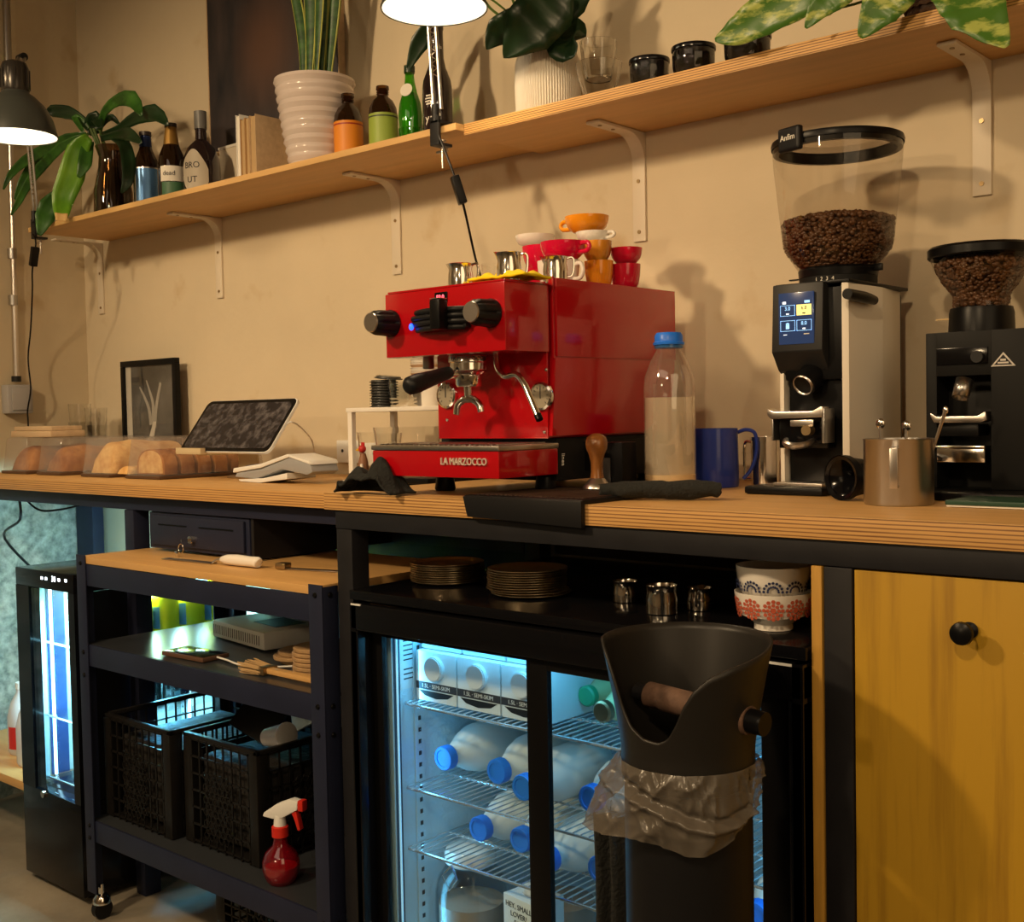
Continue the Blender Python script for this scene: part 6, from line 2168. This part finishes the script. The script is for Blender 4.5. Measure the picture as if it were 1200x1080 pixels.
lc = at(509, 10, y=-.46)
kx = at(513, 176, y=-.285)
K1 = (kx.x, -.283, SH - .001)
c1 = [Vector((kx.x + .010, -.292, SH - .02)), at(532, 205, y=-.285), at(543, 240, y=-.27), at(557, 302, y=-.20), at(566, 331, y=-.10), at(570, 345, y=-.085)]
lamp('clamp lamp with glowing shade at the top centre above the espresso machine', lc.x, -.46, lc.z, 62 * mpp(lc), K1, 'black cord with inline switch falling from the centre lamp behind the machine', c1,
     power=6, elbow=(kx.x - .005, -.315, 2.42), swk=1)
lc = at(20, 160, y=-.62)
k0 = at(50, 285, y=-.30)
K0 = (-3.50, -.283 , SH - .001)
c0_ = [Vector((-3.49, -.30, SH - .03)), at(42, 285, y=-.30), at(38, 316, y=-.30)] + LCORD[1:]
lamp('clamp lamp with glowing shade at the left edge beside the trailing plant', lc.x, -.62, lc.z, 45 * mpp(lc), K0, 'black cord with inline switch running from the left lamp to the wall socket', c0_,
     power=6, elbow=(-3.44, -.34, 2.30), swk=1)

# ================================================================== SHELF ITEMS
def leaf(name, m_, pts, ws, par, fold=.12, nseg=14, shape=None, tiltv=(0, 0, 0)):
    """pts: list of world points along the midrib; ws: half widths (m) at these points"""
    pts = [Vector(p) for p in pts]
    q, rr = [], []
    n = len(pts)
    steps = max(2, nseg // (n - 1))
    for i in range(n - 1):
        p0, p1, p2, p3 = pts[max(i - 1, 0)], pts[i], pts[i + 1], pts[min(i + 2, n - 1)]
        for k in range(steps):
            t_ = k / steps
            q.append(0.5 * ((2 * p1) + (p2 - p0) * t_ + (2 * p0 - 5 * p1 + 4 * p2 - p3) * t_ * t_ + (3 * p1 - p0 - 3 * p2 + p3) * t_ ** 3))
            rr.append(ws[i] * (1 - t_) + ws[i + 1] * t_)
    q.append(pts[-1]); rr.append(ws[-1])
    mb = MB()
    rows = []
    for i, p in enumerate(q):
        d = (q[min(i + 1, len(q) - 1)] - q[max(i - 1, 0)]).normalized()
        view = (CAM - p).normalized() + Vector(tiltv)
        side = d.cross(view).normalized()
        nrm = side.cross(d).normalized()
        w_ = rr[i]
        row = []
        for s_ in (-1, -.55, 0, .55, 1):
            rip = .10 * w_ * sin(i * 1.7) * abs(s_)
            row.append(mb.bm.verts.new(p + side * w_ * s_ + nrm * (w_ * fold * abs(s_) * 2 + rip)))
        rows.append(row)
    for A, B in zip(rows, rows[1:]):
        for k in range(4):
            mb.bm.faces.new((A[k], A[k + 1], B[k + 1], B[k]))
    return mb.build(name, m_, par, solid=.0010, angle=80)


def P3(l, y0, y1=None):
    n = len(l)
    return [at(p[0], p[1], y=y0 + ((y1 if y1 is not None else y0) - y0) * i / max(1, n - 1)) for i, p in enumerate(l)]


def wpx(ws, y, px=100):
    s_ = mpp(at(px, 150, y=y))
    return [w_ * s_ for w_ in ws]


# --- trailing plant in smoky vase
vq = at(132, 200, y=-.19)
t = thing('potted_plant', 'drooping strap-leaved plant in a smoky brown glass vase at the left end of the shelf', 'plant', (vq.x, -.19, SH + .0005))
sv = mpp(vq)
vh = at(132, 172, y=-.19).z - SH
MB().lathe([(0, 0), (20 * sv, 0), (22.5 * sv, .008), (22 * sv, vh * .35), (16 * sv, vh * .70), (15 * sv, vh * .85), (19 * sv, vh), (17.5 * sv, vh), (14 * sv, vh * .82), (20 * sv, vh * .35), (20 * sv, .01), (0, .008)], seg=40).build('vase', 'vase_glass', t, local=True)
MB().lathe([(0, .010), (19 * sv, .011), (19 * sv, vh * .35), (14 * sv, vh * .68), (0, vh * .70)], seg=28).build('water_and_roots', mat('murky_brown', (.10, .055, .025), .3), t, local=True)
ctr = at(113, 152, y=-.20)
stm = MB()
for k in range(5):
    stm.tube([Vector((vq.x + random.uniform(-.02, .02), -.19, SH + vh * .6)), ctr + Vector((random.uniform(-.01, .01), random.uniform(-.02, .02), 0))], .005, 6)
stm.build('stems', 'stem', t)
LV = [([(117, 152), (122, 132), (137, 118), (155, 117), (166, 136)], [3, 4, 6, 10, 1.5], -.20, -.24, 'green_leaf'),
      ([(120, 158), (140, 150), (160, 138), (182, 133), (197, 147)], [3, 4, 7, 10, 1.5], -.20, -.22, 'leaf_dark'),
      ([(118, 162), (138, 158), (152, 158), (166, 168)], [3, 5, 8, 1.5], -.20, -.24, 'leaf_dark'),
      ([(104, 160), (92, 176), (84, 205), (74, 232), (72, 256)], [5, 13, 15, 13, 7], -.24, -.31, 'leaf_bright'),
      ([(106, 165), (102, 175), (99, 192), (92, 208)], [4, 7, 8, 2], -.22, -.27, 'green_leaf'),
      ([(108, 150), (96, 140), (80, 132), (62, 130), (54, 133)], [3, 5, 8, 7, 1.5], -.20, -.26, 'leaf_dark'),
      ([(104, 152), (96, 142), (88, 138), (98, 155)], [3, 4, 4, 2], -.22, -.26, 'green_leaf'),
      ([(102, 158), (80, 162), (52, 176), (30, 188), (12, 205), (4, 222)], [3, 6, 7, 6, 4, 1], -.20, -.30, 'green_leaf'),
      ([(96, 160), (72, 172), (48, 196), (34, 214), (22, 236), (13, 252)], [3, 5, 6, 5, 4, 1], -.22, -.30, 'green_leaf'),
      ([(90, 158), (66, 176), (42, 190), (26, 214), (18, 234)], [3, 5, 6, 5, 2], -.18, -.27, 'green_leaf'),
      ([(66, 226), (58, 240), (52, 256), (46, 276)], [4, 11, 11, 2], -.27, -.32, 'green_leaf'),
      ([(130, 160), (145, 168), (151, 192), (149, 214), (142, 226)], [3, 7, 8, 6, 1], -.20, -.25, 'leaf_dark'),
      ([(116, 150), (124, 140), (132, 138), (140, 146)], [3, 4, 4, 1], -.18, -.16, 'leaf_dark'),
      ([(112, 158), (108, 146), (112, 138), (118, 150)], [6, 9, 8, 3], -.20, -.22, 'leaf_dark')]
for pts, ws, y0, y1, m_ in LV:
    leaf('leaf', m_, P3(pts, y0, y1), wpx(ws, y0, pts[0][0]), t)
tip = at(72, 256, y=-.312)
leaf('leaf_tip', mat('dry_leaf_tip', (.60, .38, .14), .6), [at(72, 250, y=-.313), at(72, 259, y=-.316)], wpx([7.5, 6.5], -.31), t, nseg=4)
leaf('stem', 'stem', P3([(104, 156), (86, 180), (72, 205), (66, 228)], -.22, -.28), wpx([1.5, 1.5, 1.5, 1.5], -.2), t)


def bottle(name, lab, px, pyt, w_, y, prof, m_, parts=(), grp=None):
    b = at(px, 180 if px > 300 else 215, y=y)
    s_ = mpp(b)
    r = w_ * s_ / 2
    H = at(px, pyt, y=y).z - SH - .0005
    c = thing(name, lab, 'bottle', (b.x, y, SH + .0005), group=grp)
    MB().lathe([(r * a_, H * b_) for a_, b_ in prof], seg=40).build('glass_body', m_, c, local=True)
    phi = to_cam(b.x, y)
    for p in parts:
        k = p[0]
        if k == 'band':     # name, mat, r0, z0, z1, [half]
            half = p[6] if len(p) > 6 else pi
            r1 = p[7] if len(p) > 7 else p[3]
            if half >= pi:
                MB().lathe([(r * p[3], H * p[4]), (r * r1, H * p[5])], seg=40).build(p[1], p[2], c, local=True)
            else:
                patch(r * p[3], H * p[4], H * p[5], phi + (p[8] if len(p) > 8 else 0), half, r1=r * r1).build(p[1], p[2], c, local=True)
        elif k == 'solid':
            MB().lathe([(r * a_, H * b_) for a_, b_ in p[3]], seg=32).build(p[1], p[2], c, local=True)
        elif k == 'text':   # str, size, z, rfac, mat, offset
            tm = text_mb(p[1], p[2], .0003, wrap=(r * p[4] + .0006, phi + p[6], (0, 0, H * p[3])))
            tm.build('lettering', p[5], c, local=True)
    return c, r, H, phi


BEER = [(0, 0), (.96, 0), (1, .02), (1, .52), (.92, .60), (.55, .74), (.42, .82), (.40, .93), (.46, .935), (.46, .965), (.44, .97), (.44, .97), (0, .97)]
LQ = lambda top: [(0, .01), (.93, .012), (.95, .03), (.95, .50), (.86, .60), (.5, min(top, .73)), (0, min(top, .74))]
bottle('beer_bottle', 'brown beer bottle with a blue foil neck and blue oval label', 172, 152, 30, -.175, BEER, 'brown_glass2',
       [('solid', 'liquid', mat('dark_liquid', (.03, .015, .006), .3), LQ(.7)), ('band', 'neck_foil', mat('navy_foil', (.02, .04, .14), .3, metal=.4), .50, .73, .92, pi, .43), ('band', 'cap', mat('dark_cap', (.03, .02, .02), .4), .47, .93, .975, pi),
        ('band', 'label', mat('blue_label_metal', (.10, .24, .50), .25, metal=.5), 1.012, .10, .50, .95), ('band', 'label_border', 'steel', 1.008, .085, .515, 1.02)])
bottle('beer_bottle', 'brown beer bottle with a gold neck foil and small white label', 202, 142, 30, -.165, BEER, 'brown_glass2',
       [('solid', 'liquid', MATS['dark_liquid'], LQ(.7)), ('band', 'neck_foil', mat('gold_foil', (.35, .20, .05), .35, metal=.6), .62, .70, .93, pi, .43), ('band', 'cap', MATS['dark_cap'], .47, .93, .975, pi),
        ('band', 'label', 'paper', 1.012, .27, .45, 1.0), ('band', 'lower_label', mat('green_label', (.05, .14, .07), .5), 1.010, .08, .26, .9), ('text', 'dead', .019, .36, 1.014, 'ink', -.25)])
bottle('squat_bottle', 'squat round black bottle with a big cream label and grey stopper', 237, 130, 43, -.15,
       [(0, 0), (.97, 0), (1, .02), (1, .36), (.95, .47), (.75, .58), (.42, .655), (.30, .68), (.29, .80), (.33, .81), (.33, .99), (.30, 1), (0, 1)], 'dark_bottle',
       [('band', 'stopper', mat('grey_stopper', (.13, .13, .13), .4), .335, .80, 1.0, pi), ('band', 'neck', 'glass', .31, .68, .80, pi),
        ('text', 'BRO', .024, .36, 1.012, 'ink', -.55), ('text', 'UT', .024, .20, 1.012, 'ink', -.55)])
sqb = [o_ for o_ in bpy.data.objects if o_.name.startswith('squat_bottle')][0]
rq = 43 * mpp(at(237, 215, y=-.15)) / 2
Hq = at(237, 130, y=-.15).z - SH
lm = MB()
phq = to_cam(sqb.location.x, -.15)
def lab_fn(u, v):
    a = phq - 1.25 + u * 1.6
    zc = Hq * (.27)
    hh_ = Hq * .24 * (1 - abs(u * 2 - 1) ** 3 * .7)
    return Vector((cos(a) * (rq + .0006), sin(a) * (rq + .0006), zc + (v * 2 - 1) * hh_ * (1 - .12 * sin(u * 9)) + .012 * (.5 - u)))
lm.grid(lab_fn, 20, 8).build('label', mat('cream_label', (.46, .41, .33), .6), sqb, local=True)
AMB = [(0, 0), (.96, 0), (1, .02), (1, .60), (.93, .70), (.70, .80), (.40, .85), (.36, .88), (.44, .89), (.36, .905), (.44, .92), (.36, .94), (.46, .955), (.44, 1), (.30, 1.0)]
for px, pyt, mm, nm, colr, band, lab in ((409, 110, 1, 'o', (.66, .22, .012), (.30, .02, .01), 'amber bottle with an orange label beside the ribbed pale pot'),
                                         (450, 101, 1, 'g', (.26, .36, .05), (.03, .04, .02), 'amber bottle with an olive green label')):
    bottle('amber_bottle', lab, px, pyt, 34, -.15, AMB, 'brown_glass2',
           [('solid', 'liquid', MATS['dark_liquid'], [(0, .01), (.94, .012), (.96, .03), (.96, .57), (0, .57)]), ('band', 'label', mat(nm + '_label_paper' if 0 else ('orange' if nm == 'o' else 'olive') + '_label_paper', colr, .5), 1.01, .13, .60, pi),
            ('band', 'label_stripe', mat(('dark_red' if nm == 'o' else 'dark_green') + '_stripe', band, .5), 1.02, .545, .565, pi)], grp=None)
c, r, H, phi = bottle('green_bottle', 'bright green glass bottle with a round white neck label and ribbed foot', 482, 73, 28, -.15,
       [(0, 0), (.80, 0), (.90, .02), (.86, .10), (.98, .30), (1, .42), (.90, .54), (.62, .66), (.42, .78), (.36, .88), (.44, .89), (.44, .955), (.30, .96), (0, .96)], 'green_glass',
       [('solid', 'liquid', mat('green_liquid', (.06, .34, .01), .2, emis=None), [(0, .01), (.76, .012), (.80, .10), (.90, .30), (.92, .42), (.82, .54), (.50, .66), (0, .67)]),
        ('band', 'cap', mat('green_black_cap', (.01, .03, .015), .3), .46, .885, .965, pi)])
MB().lathe([(0, 0), (.0155, 0), (.0155, .0008), (0, .0008)], seg=28, mtx=Matrix.Translation((cos(phi - .5) * r * .62, sin(phi - .5) * r * .62, H * .68)) @ Matrix.Rotation(phi - .5, 4, 'Z') @ Matrix.Rotation(pi / 2 - .25, 4, 'Y')).build('round_label', 'paper', c, local=True)
fl = MB()
for k in range(12):
    a = k * pi / 6
    fl.tube([(cos(a) * r * .82, sin(a) * r * .82, .004), (cos(a) * r * .86, sin(a) * r * .86, H * .12), (cos(a) * r * .94, sin(a) * r * .94, H * .26)], .003, 6)
fl.build('glass_ribs', 'green_glass', c, local=True)
c, r, H, phi = bottle('tall_bottle', 'tall dark brown bottle with white print behind the lamp arm', 514, 24, 35, -.15,
       [(0, 0), (.96, 0), (1, .01), (1, .46), (.93, .52), (.62, .62), (.48, .70), (.46, .92), (.50, .93), (.50, .98), (0, .98)], 'dark_bottle',
       [('text', 'yod', .026, .20, 1.012, 'ink_w', -.35), ('text', 'cola', .012, .78, .49, 'ink_w', .2)])
for k in range(4):
    patch(r * 1.012, H * (.31 + k * .022), H * (.322 + k * .022), phi - .55, .42 - abs(k - 1.5) * .08).build('printed_stripe', 'ink_w', c, local=True)

# books
q = at(283, 205, y=-.17)
bx0 = at(280, 190, y=-.17).x
s_ = mpp(q)
BK = [(5.5, 133, 'white_p', 'thin white magazine with a small dark picture, leftmost of the shelf books', 'paper', .10),
      (6.5, 139, 'book_cov', 'tan paperback second from left among the shelf books', 'book_page', .04),
      (6.0, 139, 'book_cov', 'tan paperback third from left among the shelf books', 'book_page', .02),
      (8.5, 138, 'wood_l', 'pale cream paperback rightmost of the shelf books', 'book_page', .0)]
x = bx0 + .004
for i, (w_, yt, cm, lab, pm, tl_) in enumerate(BK):
    w_ = w_ * s_ * 1.35
    h = at(290, yt, y=-.17).z - SH
    b = thing('book', lab, 'book', (x + w_ / 2, -.12, SH + .0008), group='books standing on the shelf')
    MB().box((-w_ / 2, -.06, 0), (-w_ / 2 + .0012, .06, h), .0004).box((w_ / 2 - .0012, -.06, 0), (w_ / 2, .06, h), .0004).box((-w_ / 2, .0588, 0), (w_ / 2, .06, h), .0004).build('cover', cm, b, local=True)
    MB().box((-w_ / 2 + .0014, -.056, .002), (w_ / 2 - .0014, .058, h - .003)).build('pages', pm, b, local=True)
    if i == 0:
        MB().box((-w_ / 2 - .0006, -.05, h * .60), (-w_ / 2 - .0001, .0, h * .92)).build('cover_picture', 'dark_grey', b, local=True)
    x += w_ + .0012
# white box behind
a = at(258, 190, y=-.055); b = at(338, 180, y=-.055)
zt_ = at(262, 172, y=-.055).z
t = thing('white_box', 'low white box on the shelf behind the books', 'box', ((a.x + b.x) / 2, -.04, SH))
MB().box((a.x, -.057, SH + .0008), (b.x + .10, -.025, zt_ - .008)).build('box_body', 'bracket', t)
MB().box((a.x - .003, -.059, zt_ - .0078), (b.x + .103, -.023, zt_), .001).build('box_lid', 'white', t)
# big painting
a = at(246, 100, y=-.02); b = at(397, 60, y=-.02)
zb2 = zt_ + .003
ART = bpy.data.materials.new('dark_abstract_painting')
ART.use_nodes = True
nt = ART.node_tree
pb = nt.nodes['Principled BSDF']
pb.inputs['Roughness'].default_value = .6
tc = nt.nodes.new('ShaderNodeTexCoord')
n1 = nt.nodes.new('ShaderNodeTexNoise'); n1.inputs['Scale'].default_value = 7; n1.inputs['Detail'].default_value = 6
mp = nt.nodes.new('ShaderNodeMapping'); mp.inputs['Scale'].default_value = (2.2, 1, .8)
nt.links.new(tc.outputs['Object'], mp.inputs[0]); nt.links.new(mp.outputs[0], n1.inputs['Vector'])
r1 = nt.nodes.new('ShaderNodeValToRGB')
r1.color_ramp.elements[0].position = .3; r1.color_ramp.elements[0].color = (.006, .008, .014, 1)
r1.color_ramp.elements[1].position = .7; r1.color_ramp.elements[1].color = (.045, .034, .036, 1)
nt.links.new(n1.outputs['Fac'], r1.inputs[0])
gm = nt.nodes.new('ShaderNodeTexGradient'); gm.gradient_type = 'SPHERICAL'
mp2 = nt.nodes.new('ShaderNodeMapping')
ac = (a + b) / 2
cz2 = at(312, 55, y=-.02)
mp2.inputs['Location'].default_value = (-(cz2.x) / .17, 0, -(cz2.z) / .20)
mp2.inputs['Scale'].default_value = (1 / .17, 0, 1 / .20)
nt.links.new(tc.outputs['Object'], mp2.inputs[0]); nt.links.new(mp2.outputs[0], gm.inputs[0])
mx = nt.nodes.new('ShaderNodeMixRGB')
mx.inputs['Color2'].default_value = (.085, .040, .026, 1)
mm = nt.nodes.new('ShaderNodeMath'); mm.operation = 'MULTIPLY'; mm.use_clamp = True; mm.inputs[1].default_value = 1.3
nt.links.new(gm.outputs['Fac'], mm.inputs[0]); nt.links.new(mm.outputs[0], mx.inputs['Fac'])
nt.links.new(r1.outputs[0], mx.inputs['Color1']); nt.links.new(mx.outputs[0], pb.inputs['Base Color'])
t = thing('painting', 'large dark abstract painting behind the tall plant', 'painting', (0, 0, 0))
MB().box((a.x, -.022, zb2), (b.x, -.004, 2.62), .001).build('canvas', ART, t)
MB().box((a.x - .004, -.0235, zb2 - .002), (a.x, -.002, 2.624)).box((b.x, -.0235, zb2 - .002), (b.x + .004, -.002, 2.624)).box((a.x - .004, -.0235, zb2 - .0024), (b.x + .004, -.002, zb2 - .0002)).build('frame_edge', 'wood_l', t)

# snake plant
q = at(370, 150, y=-.16)
s_ = mpp(q)
ph_ = at(368, 96, y=-.16).z - SH
t = thing('potted_plant', 'snake plant in a glossy pale pot with horizontal ridges', 'plant', (q.x, -.16, SH + .0005))
prof = [(0, 0), (30 * s_, 0)]
for k in range(40):
    u = k / 39
    prof.append(((30 + 17 * u ** .8) * s_ + .0022 * sin(u * 10.5 * 2 * pi), .003 + (ph_ - .005) * u))
prof += [(47 * s_, ph_), (44 * s_, ph_), (42 * s_, ph_ - .02), (0, ph_ - .02)]
MB().lathe(prof, seg=56).build('pot', 'cer_pot', t, local=True)
MB().lathe([(0, ph_ - .017), (42 * s_, ph_ - .017)], seg=32).build('soil', 'soil', t, local=True)
random.seed(11)
for k, (dx, dy, lx_, h, w_, tw) in enumerate(((-.020, -.02, -.06, .34, .020, .2), (-.012, .015, -.012, .42, .022, -.3), (.0, -.015, .0, .40, .024, .15), (.012, .01, .02, .44, .022, .5), (.022, -.012, .035, .38, .021, -.2), (.004, .03, .045, .36, .020, .8), (-.028, .01, -.09, .30, .018, -.1), (.030, .02, .06, .33, .02, .3))):
    z0 = ph_ - .017
    def blade(u, v, wmul=1.0, off=0.0):
        w2 = w_ * (1 - u ** 5) * (.55 + .75 * sin(min(1, u * 1.25) * pi * .5)) * wmul * .62
        a = tw + u * .5
        cx2, cy2 = dx + lx_ * u * u, dy + .01 * sin(u * 3)
        s2 = (v * 2 - 1)
        return Vector((cx2 + cos(a) * w2 * s2, cy2 + sin(a) * w2 * s2 - .006 * (1 - s2 * s2) + off, z0 + h * u))
    lf = MB().grid(lambda u, v: blade(u, v), 24, 6).build('leaf', 'snake', t, local=True, solid=.002, angle=80)
    e1 = MB().grid(lambda u, v: blade(u, .0 + v * .10, 1.03, -.0016), 24, 1).grid(lambda u, v: blade(u, .9 + v * .10, 1.03, -.0016), 24, 1)
    e1.build('leaf_margin', 'snake_edge', lf, local=True, solid=.0008, angle=80)

# hanging dark leaf behind the lamp
q = at(500, 40, y=-.12)
# monstera-like plant
q = at(642, 100, y=-.14)
s_ = mpp(q)
ph_ = at(640, 64, y=-.14).z - SH
t = thing('potted_plant', 'broad dark leaved plant in a matte white fluted pot', 'plant', (q.x, -.14, SH + .0005))
mplant = t
MB().lathe([(0, 0), (34 * s_, 0), (37 * s_, .010), (38 * s_, ph_ * .5), (37 * s_, ph_ * .85), (33 * s_, ph_), (30 * s_, ph_), (30 * s_, ph_ - .02), (0, ph_ - .02)], seg=304, rib=(76, .03)).build('pot', 'cer_rib', t, local=True)
MB().lathe([(34 * s_, -.0), (38.5 * s_, .001), (39.5 * s_, .010), (37 * s_, .011)], seg=56).build('saucer', 'cer_rib', t, local=True)
MB().lathe([(0, ph_ - .018), (30 * s_, ph_ - .018)], seg=32).build('soil', 'soil', t, local=True)
MV = [([(668, -22), (645, 5), (618, 35), (590, 68)], [5, 33, 31, .5], -.22, -.27),
      ([(648, 8), (612, 25), (585, 38), (570, 58)], [4, 20, 18, .5], -.20, -.24),
      ([(655, 30), (662, 42), (665, 55), (676, 60), ], [10, 26, 22, 6], -.17, -.20),
      ([(700, -30), (672, 0), (650, 25), (626, 66)], [3, 18, 16, 2], -.16, -.2)]
for pts, ws, y0, y1 in MV:
    leaf('leaf', 'leaf_dark', P3(pts, y0, y1), wpx(ws, y0, 640), t, nseg=20)
stp = MB()
for pts in ([(645, 70), (652, 40), (660, 10), (668, -25)], [(640, 70), (600, 30), (575, 10), (565, -5)], [(648, 70), (655, 55), (650, 40)], [(640, 70), (610, 20), (597, -10)], [(645, 65), (620, 20), (612, -12)]):
    stp.tube(P3(pts, -.15, -.20), .0030, 6, smooth=5)
stp.build('stems', 'stem', t)
leaf('leaf', 'leaf_dark', P3([(512, 20), (492, 50), (477, 84)], -.14, -.16), wpx([8, 11, 1], -.15, 500), t)
ctl = MB().tube(P3([(640, 68), (590, 10), (545, -12), (512, 20)], -.14, -.14), .0025, 6, smooth=5)
ctl.build('stems', 'stem', t)

# clear cut glass bowls
for i, (px, yt, w_, y, lab) in enumerate(((702, 75, 54, -.16, 'clear cut glass bowl next to the fluted white pot'),)):
    q = at(px, 100, y=y)
    s_ = mpp(q)
    r = w_ * s_ / 2
    h = at(px, yt, y=y).z - SH
    t = thing('glass_bowl', lab, 'bowl', (q.x, y, SH + .0005))
    MB().lathe([(0, 0), (r * .5, 0), (r * .62, h * .2), (r * .9, h * .7), (r, h), (r * .95, h), (r * .84, h * .68), (r * .5, h * .15), (0, h * .1)], seg=48, rib=(18, .04)).build('cut_bowl', 'real_glass', t, local=True)
    MB().lathe([(0, h * .62), (r * .55, h * .62), (r * .72, h * 1.15), (r * .78, h * 1.5), (r * .74, h * 1.5), (r * .68, h * 1.15), (r * .5, h * .68), (0, h * .68)], seg=40, rib=(14, .05)).build('nested_glass', 'real_glass', t, local=True)
for i, (px, yt, w_, lab) in enumerate(((761, 66, 48, 'round glass jar with black lid, left of three on the shelf'), (813, 51, 52, 'round glass jar with black lid, middle of three on the shelf'), (876, 38, 56, 'round glass jar with black lid, right of three under the variegated leaves'))):
    y = -.16
    q = at(px, 80, y=y)
    s_ = mpp(q)
    r = w_ * s_ / 2
    h = at(px, yt + 4, y=y).z - SH
    t = thing('lidded_jar', lab, 'jar', (q.x, y, SH + .0005), group=None)
    MB().lathe([(0, 0), (r * .62, 0), (r * .80, h * .12), (r * .93, h * .45), (r * .95, h * .80), (r * .93, h * .88)], seg=40, rib=(16, .02)).build('jar_glass', 'real_glass', t, local=True)
    MB().lathe([(0, h * .30), (r * .70, h * .30), (r * .86, h * .5), (r * .90, h * .86), (0, h * .86)], seg=32).build('contents', mat('dark_contents', (.015, .010, .009), .25, var=.5, vscale=40), t, local=True)
    MB().lathe([(r * .93, h * .87), (r * 1.0, h * .88), (r * 1.01, h * .95), (r * .99, h * .985), (r * .55, h), (0, h)], seg=48).build('lid', 'black_gloss', t, local=True)

# pothos with variegated leaves at right, in dark woven pot
q = at(1095, 20, y=-.13)
s_ = mpp(q)
t = thing('potted_plant', 'trailing variegated pothos in a dark woven pot at the top right', 'plant', (q.x, -.13, SH + .0005))
rw_ = 30 * s_
wv = MB()
MB().lathe([(0, 0), (rw_ * .8, 0), (rw_ * 1.0, .02), (rw_ * 1.05, .09), (rw_ * .95, .11), (rw_ * .85, .11), (rw_ * .85, .09), (0, .09)], seg=40).build('pot', mat('woven_brown', (.05, .025, .015), .7), t, local=True)
for k in range(9):
    wv.tube([(cos(a) * (rw_ * (.88 + .18 * min(1, k / 3)) + .001), sin(a) * (rw_ * (.88 + .18 * min(1, k / 3)) + .001), .008 + k * .0115 + .0015 * sin(a * 20 + k * pi)) for a in [j * 2 * pi / 60 for j in range(61)]], .0032, 5)
wv.build('woven_strands', mat('woven_strand', (.09, .05, .03), .7), t, local=True)['kind'] = 'stuff'
VL = [([(985, -30), (940, -5), (895, 18), (862, 38), (838, 47)], [6, 26, 25, 17, 2], -.285, -.31),
      ([(1010, -40), (985, -12), (962, 8), (944, 33)], [5, 20, 15, 1.5], -.275, -.30),
      ([(1075, -45), (1050, -12), (1030, 12), (1008, 44)], [6, 26, 23, 3], -.28, -.31),
      ([(1112, -50), (1128, -12), (1148, 18), (1180, 55)], [8, 34, 31, 3], -.29, -.33),
      ([(1170, -50), (1176, -25), (1180, -8)], [5, 20, 2], -.29, -.30)]
for pts, ws, y0, y1 in VL:
    leaf('leaf', 'leaf_varieg', P3(pts, y0, y1), wpx(ws, y0, 1000), t, nseg=22, tiltv=(.1, 0, .25))
vs_ = MB()
vs_.tube(P3([(1095, -35), (1050, -20), (1010, 2), (968, 12), (950, 16)], -.20, -.27), .0022, 6, smooth=5)
vs_.tube(P3([(1095, -40), (1040, -60), (990, -38)], -.18, -.28), .0025, 6, smooth=5)
vs_.tube(P3([(1100, -40), (1105, -60), (1112, -50)], -.18, -.28), .0025, 6, smooth=5)
vs_.tube(P3([(1098, -40), (1085, -62), (1075, -45)], -.18, -.28), .0025, 6, smooth=5)
vs_.build('stems', 'stem', t)
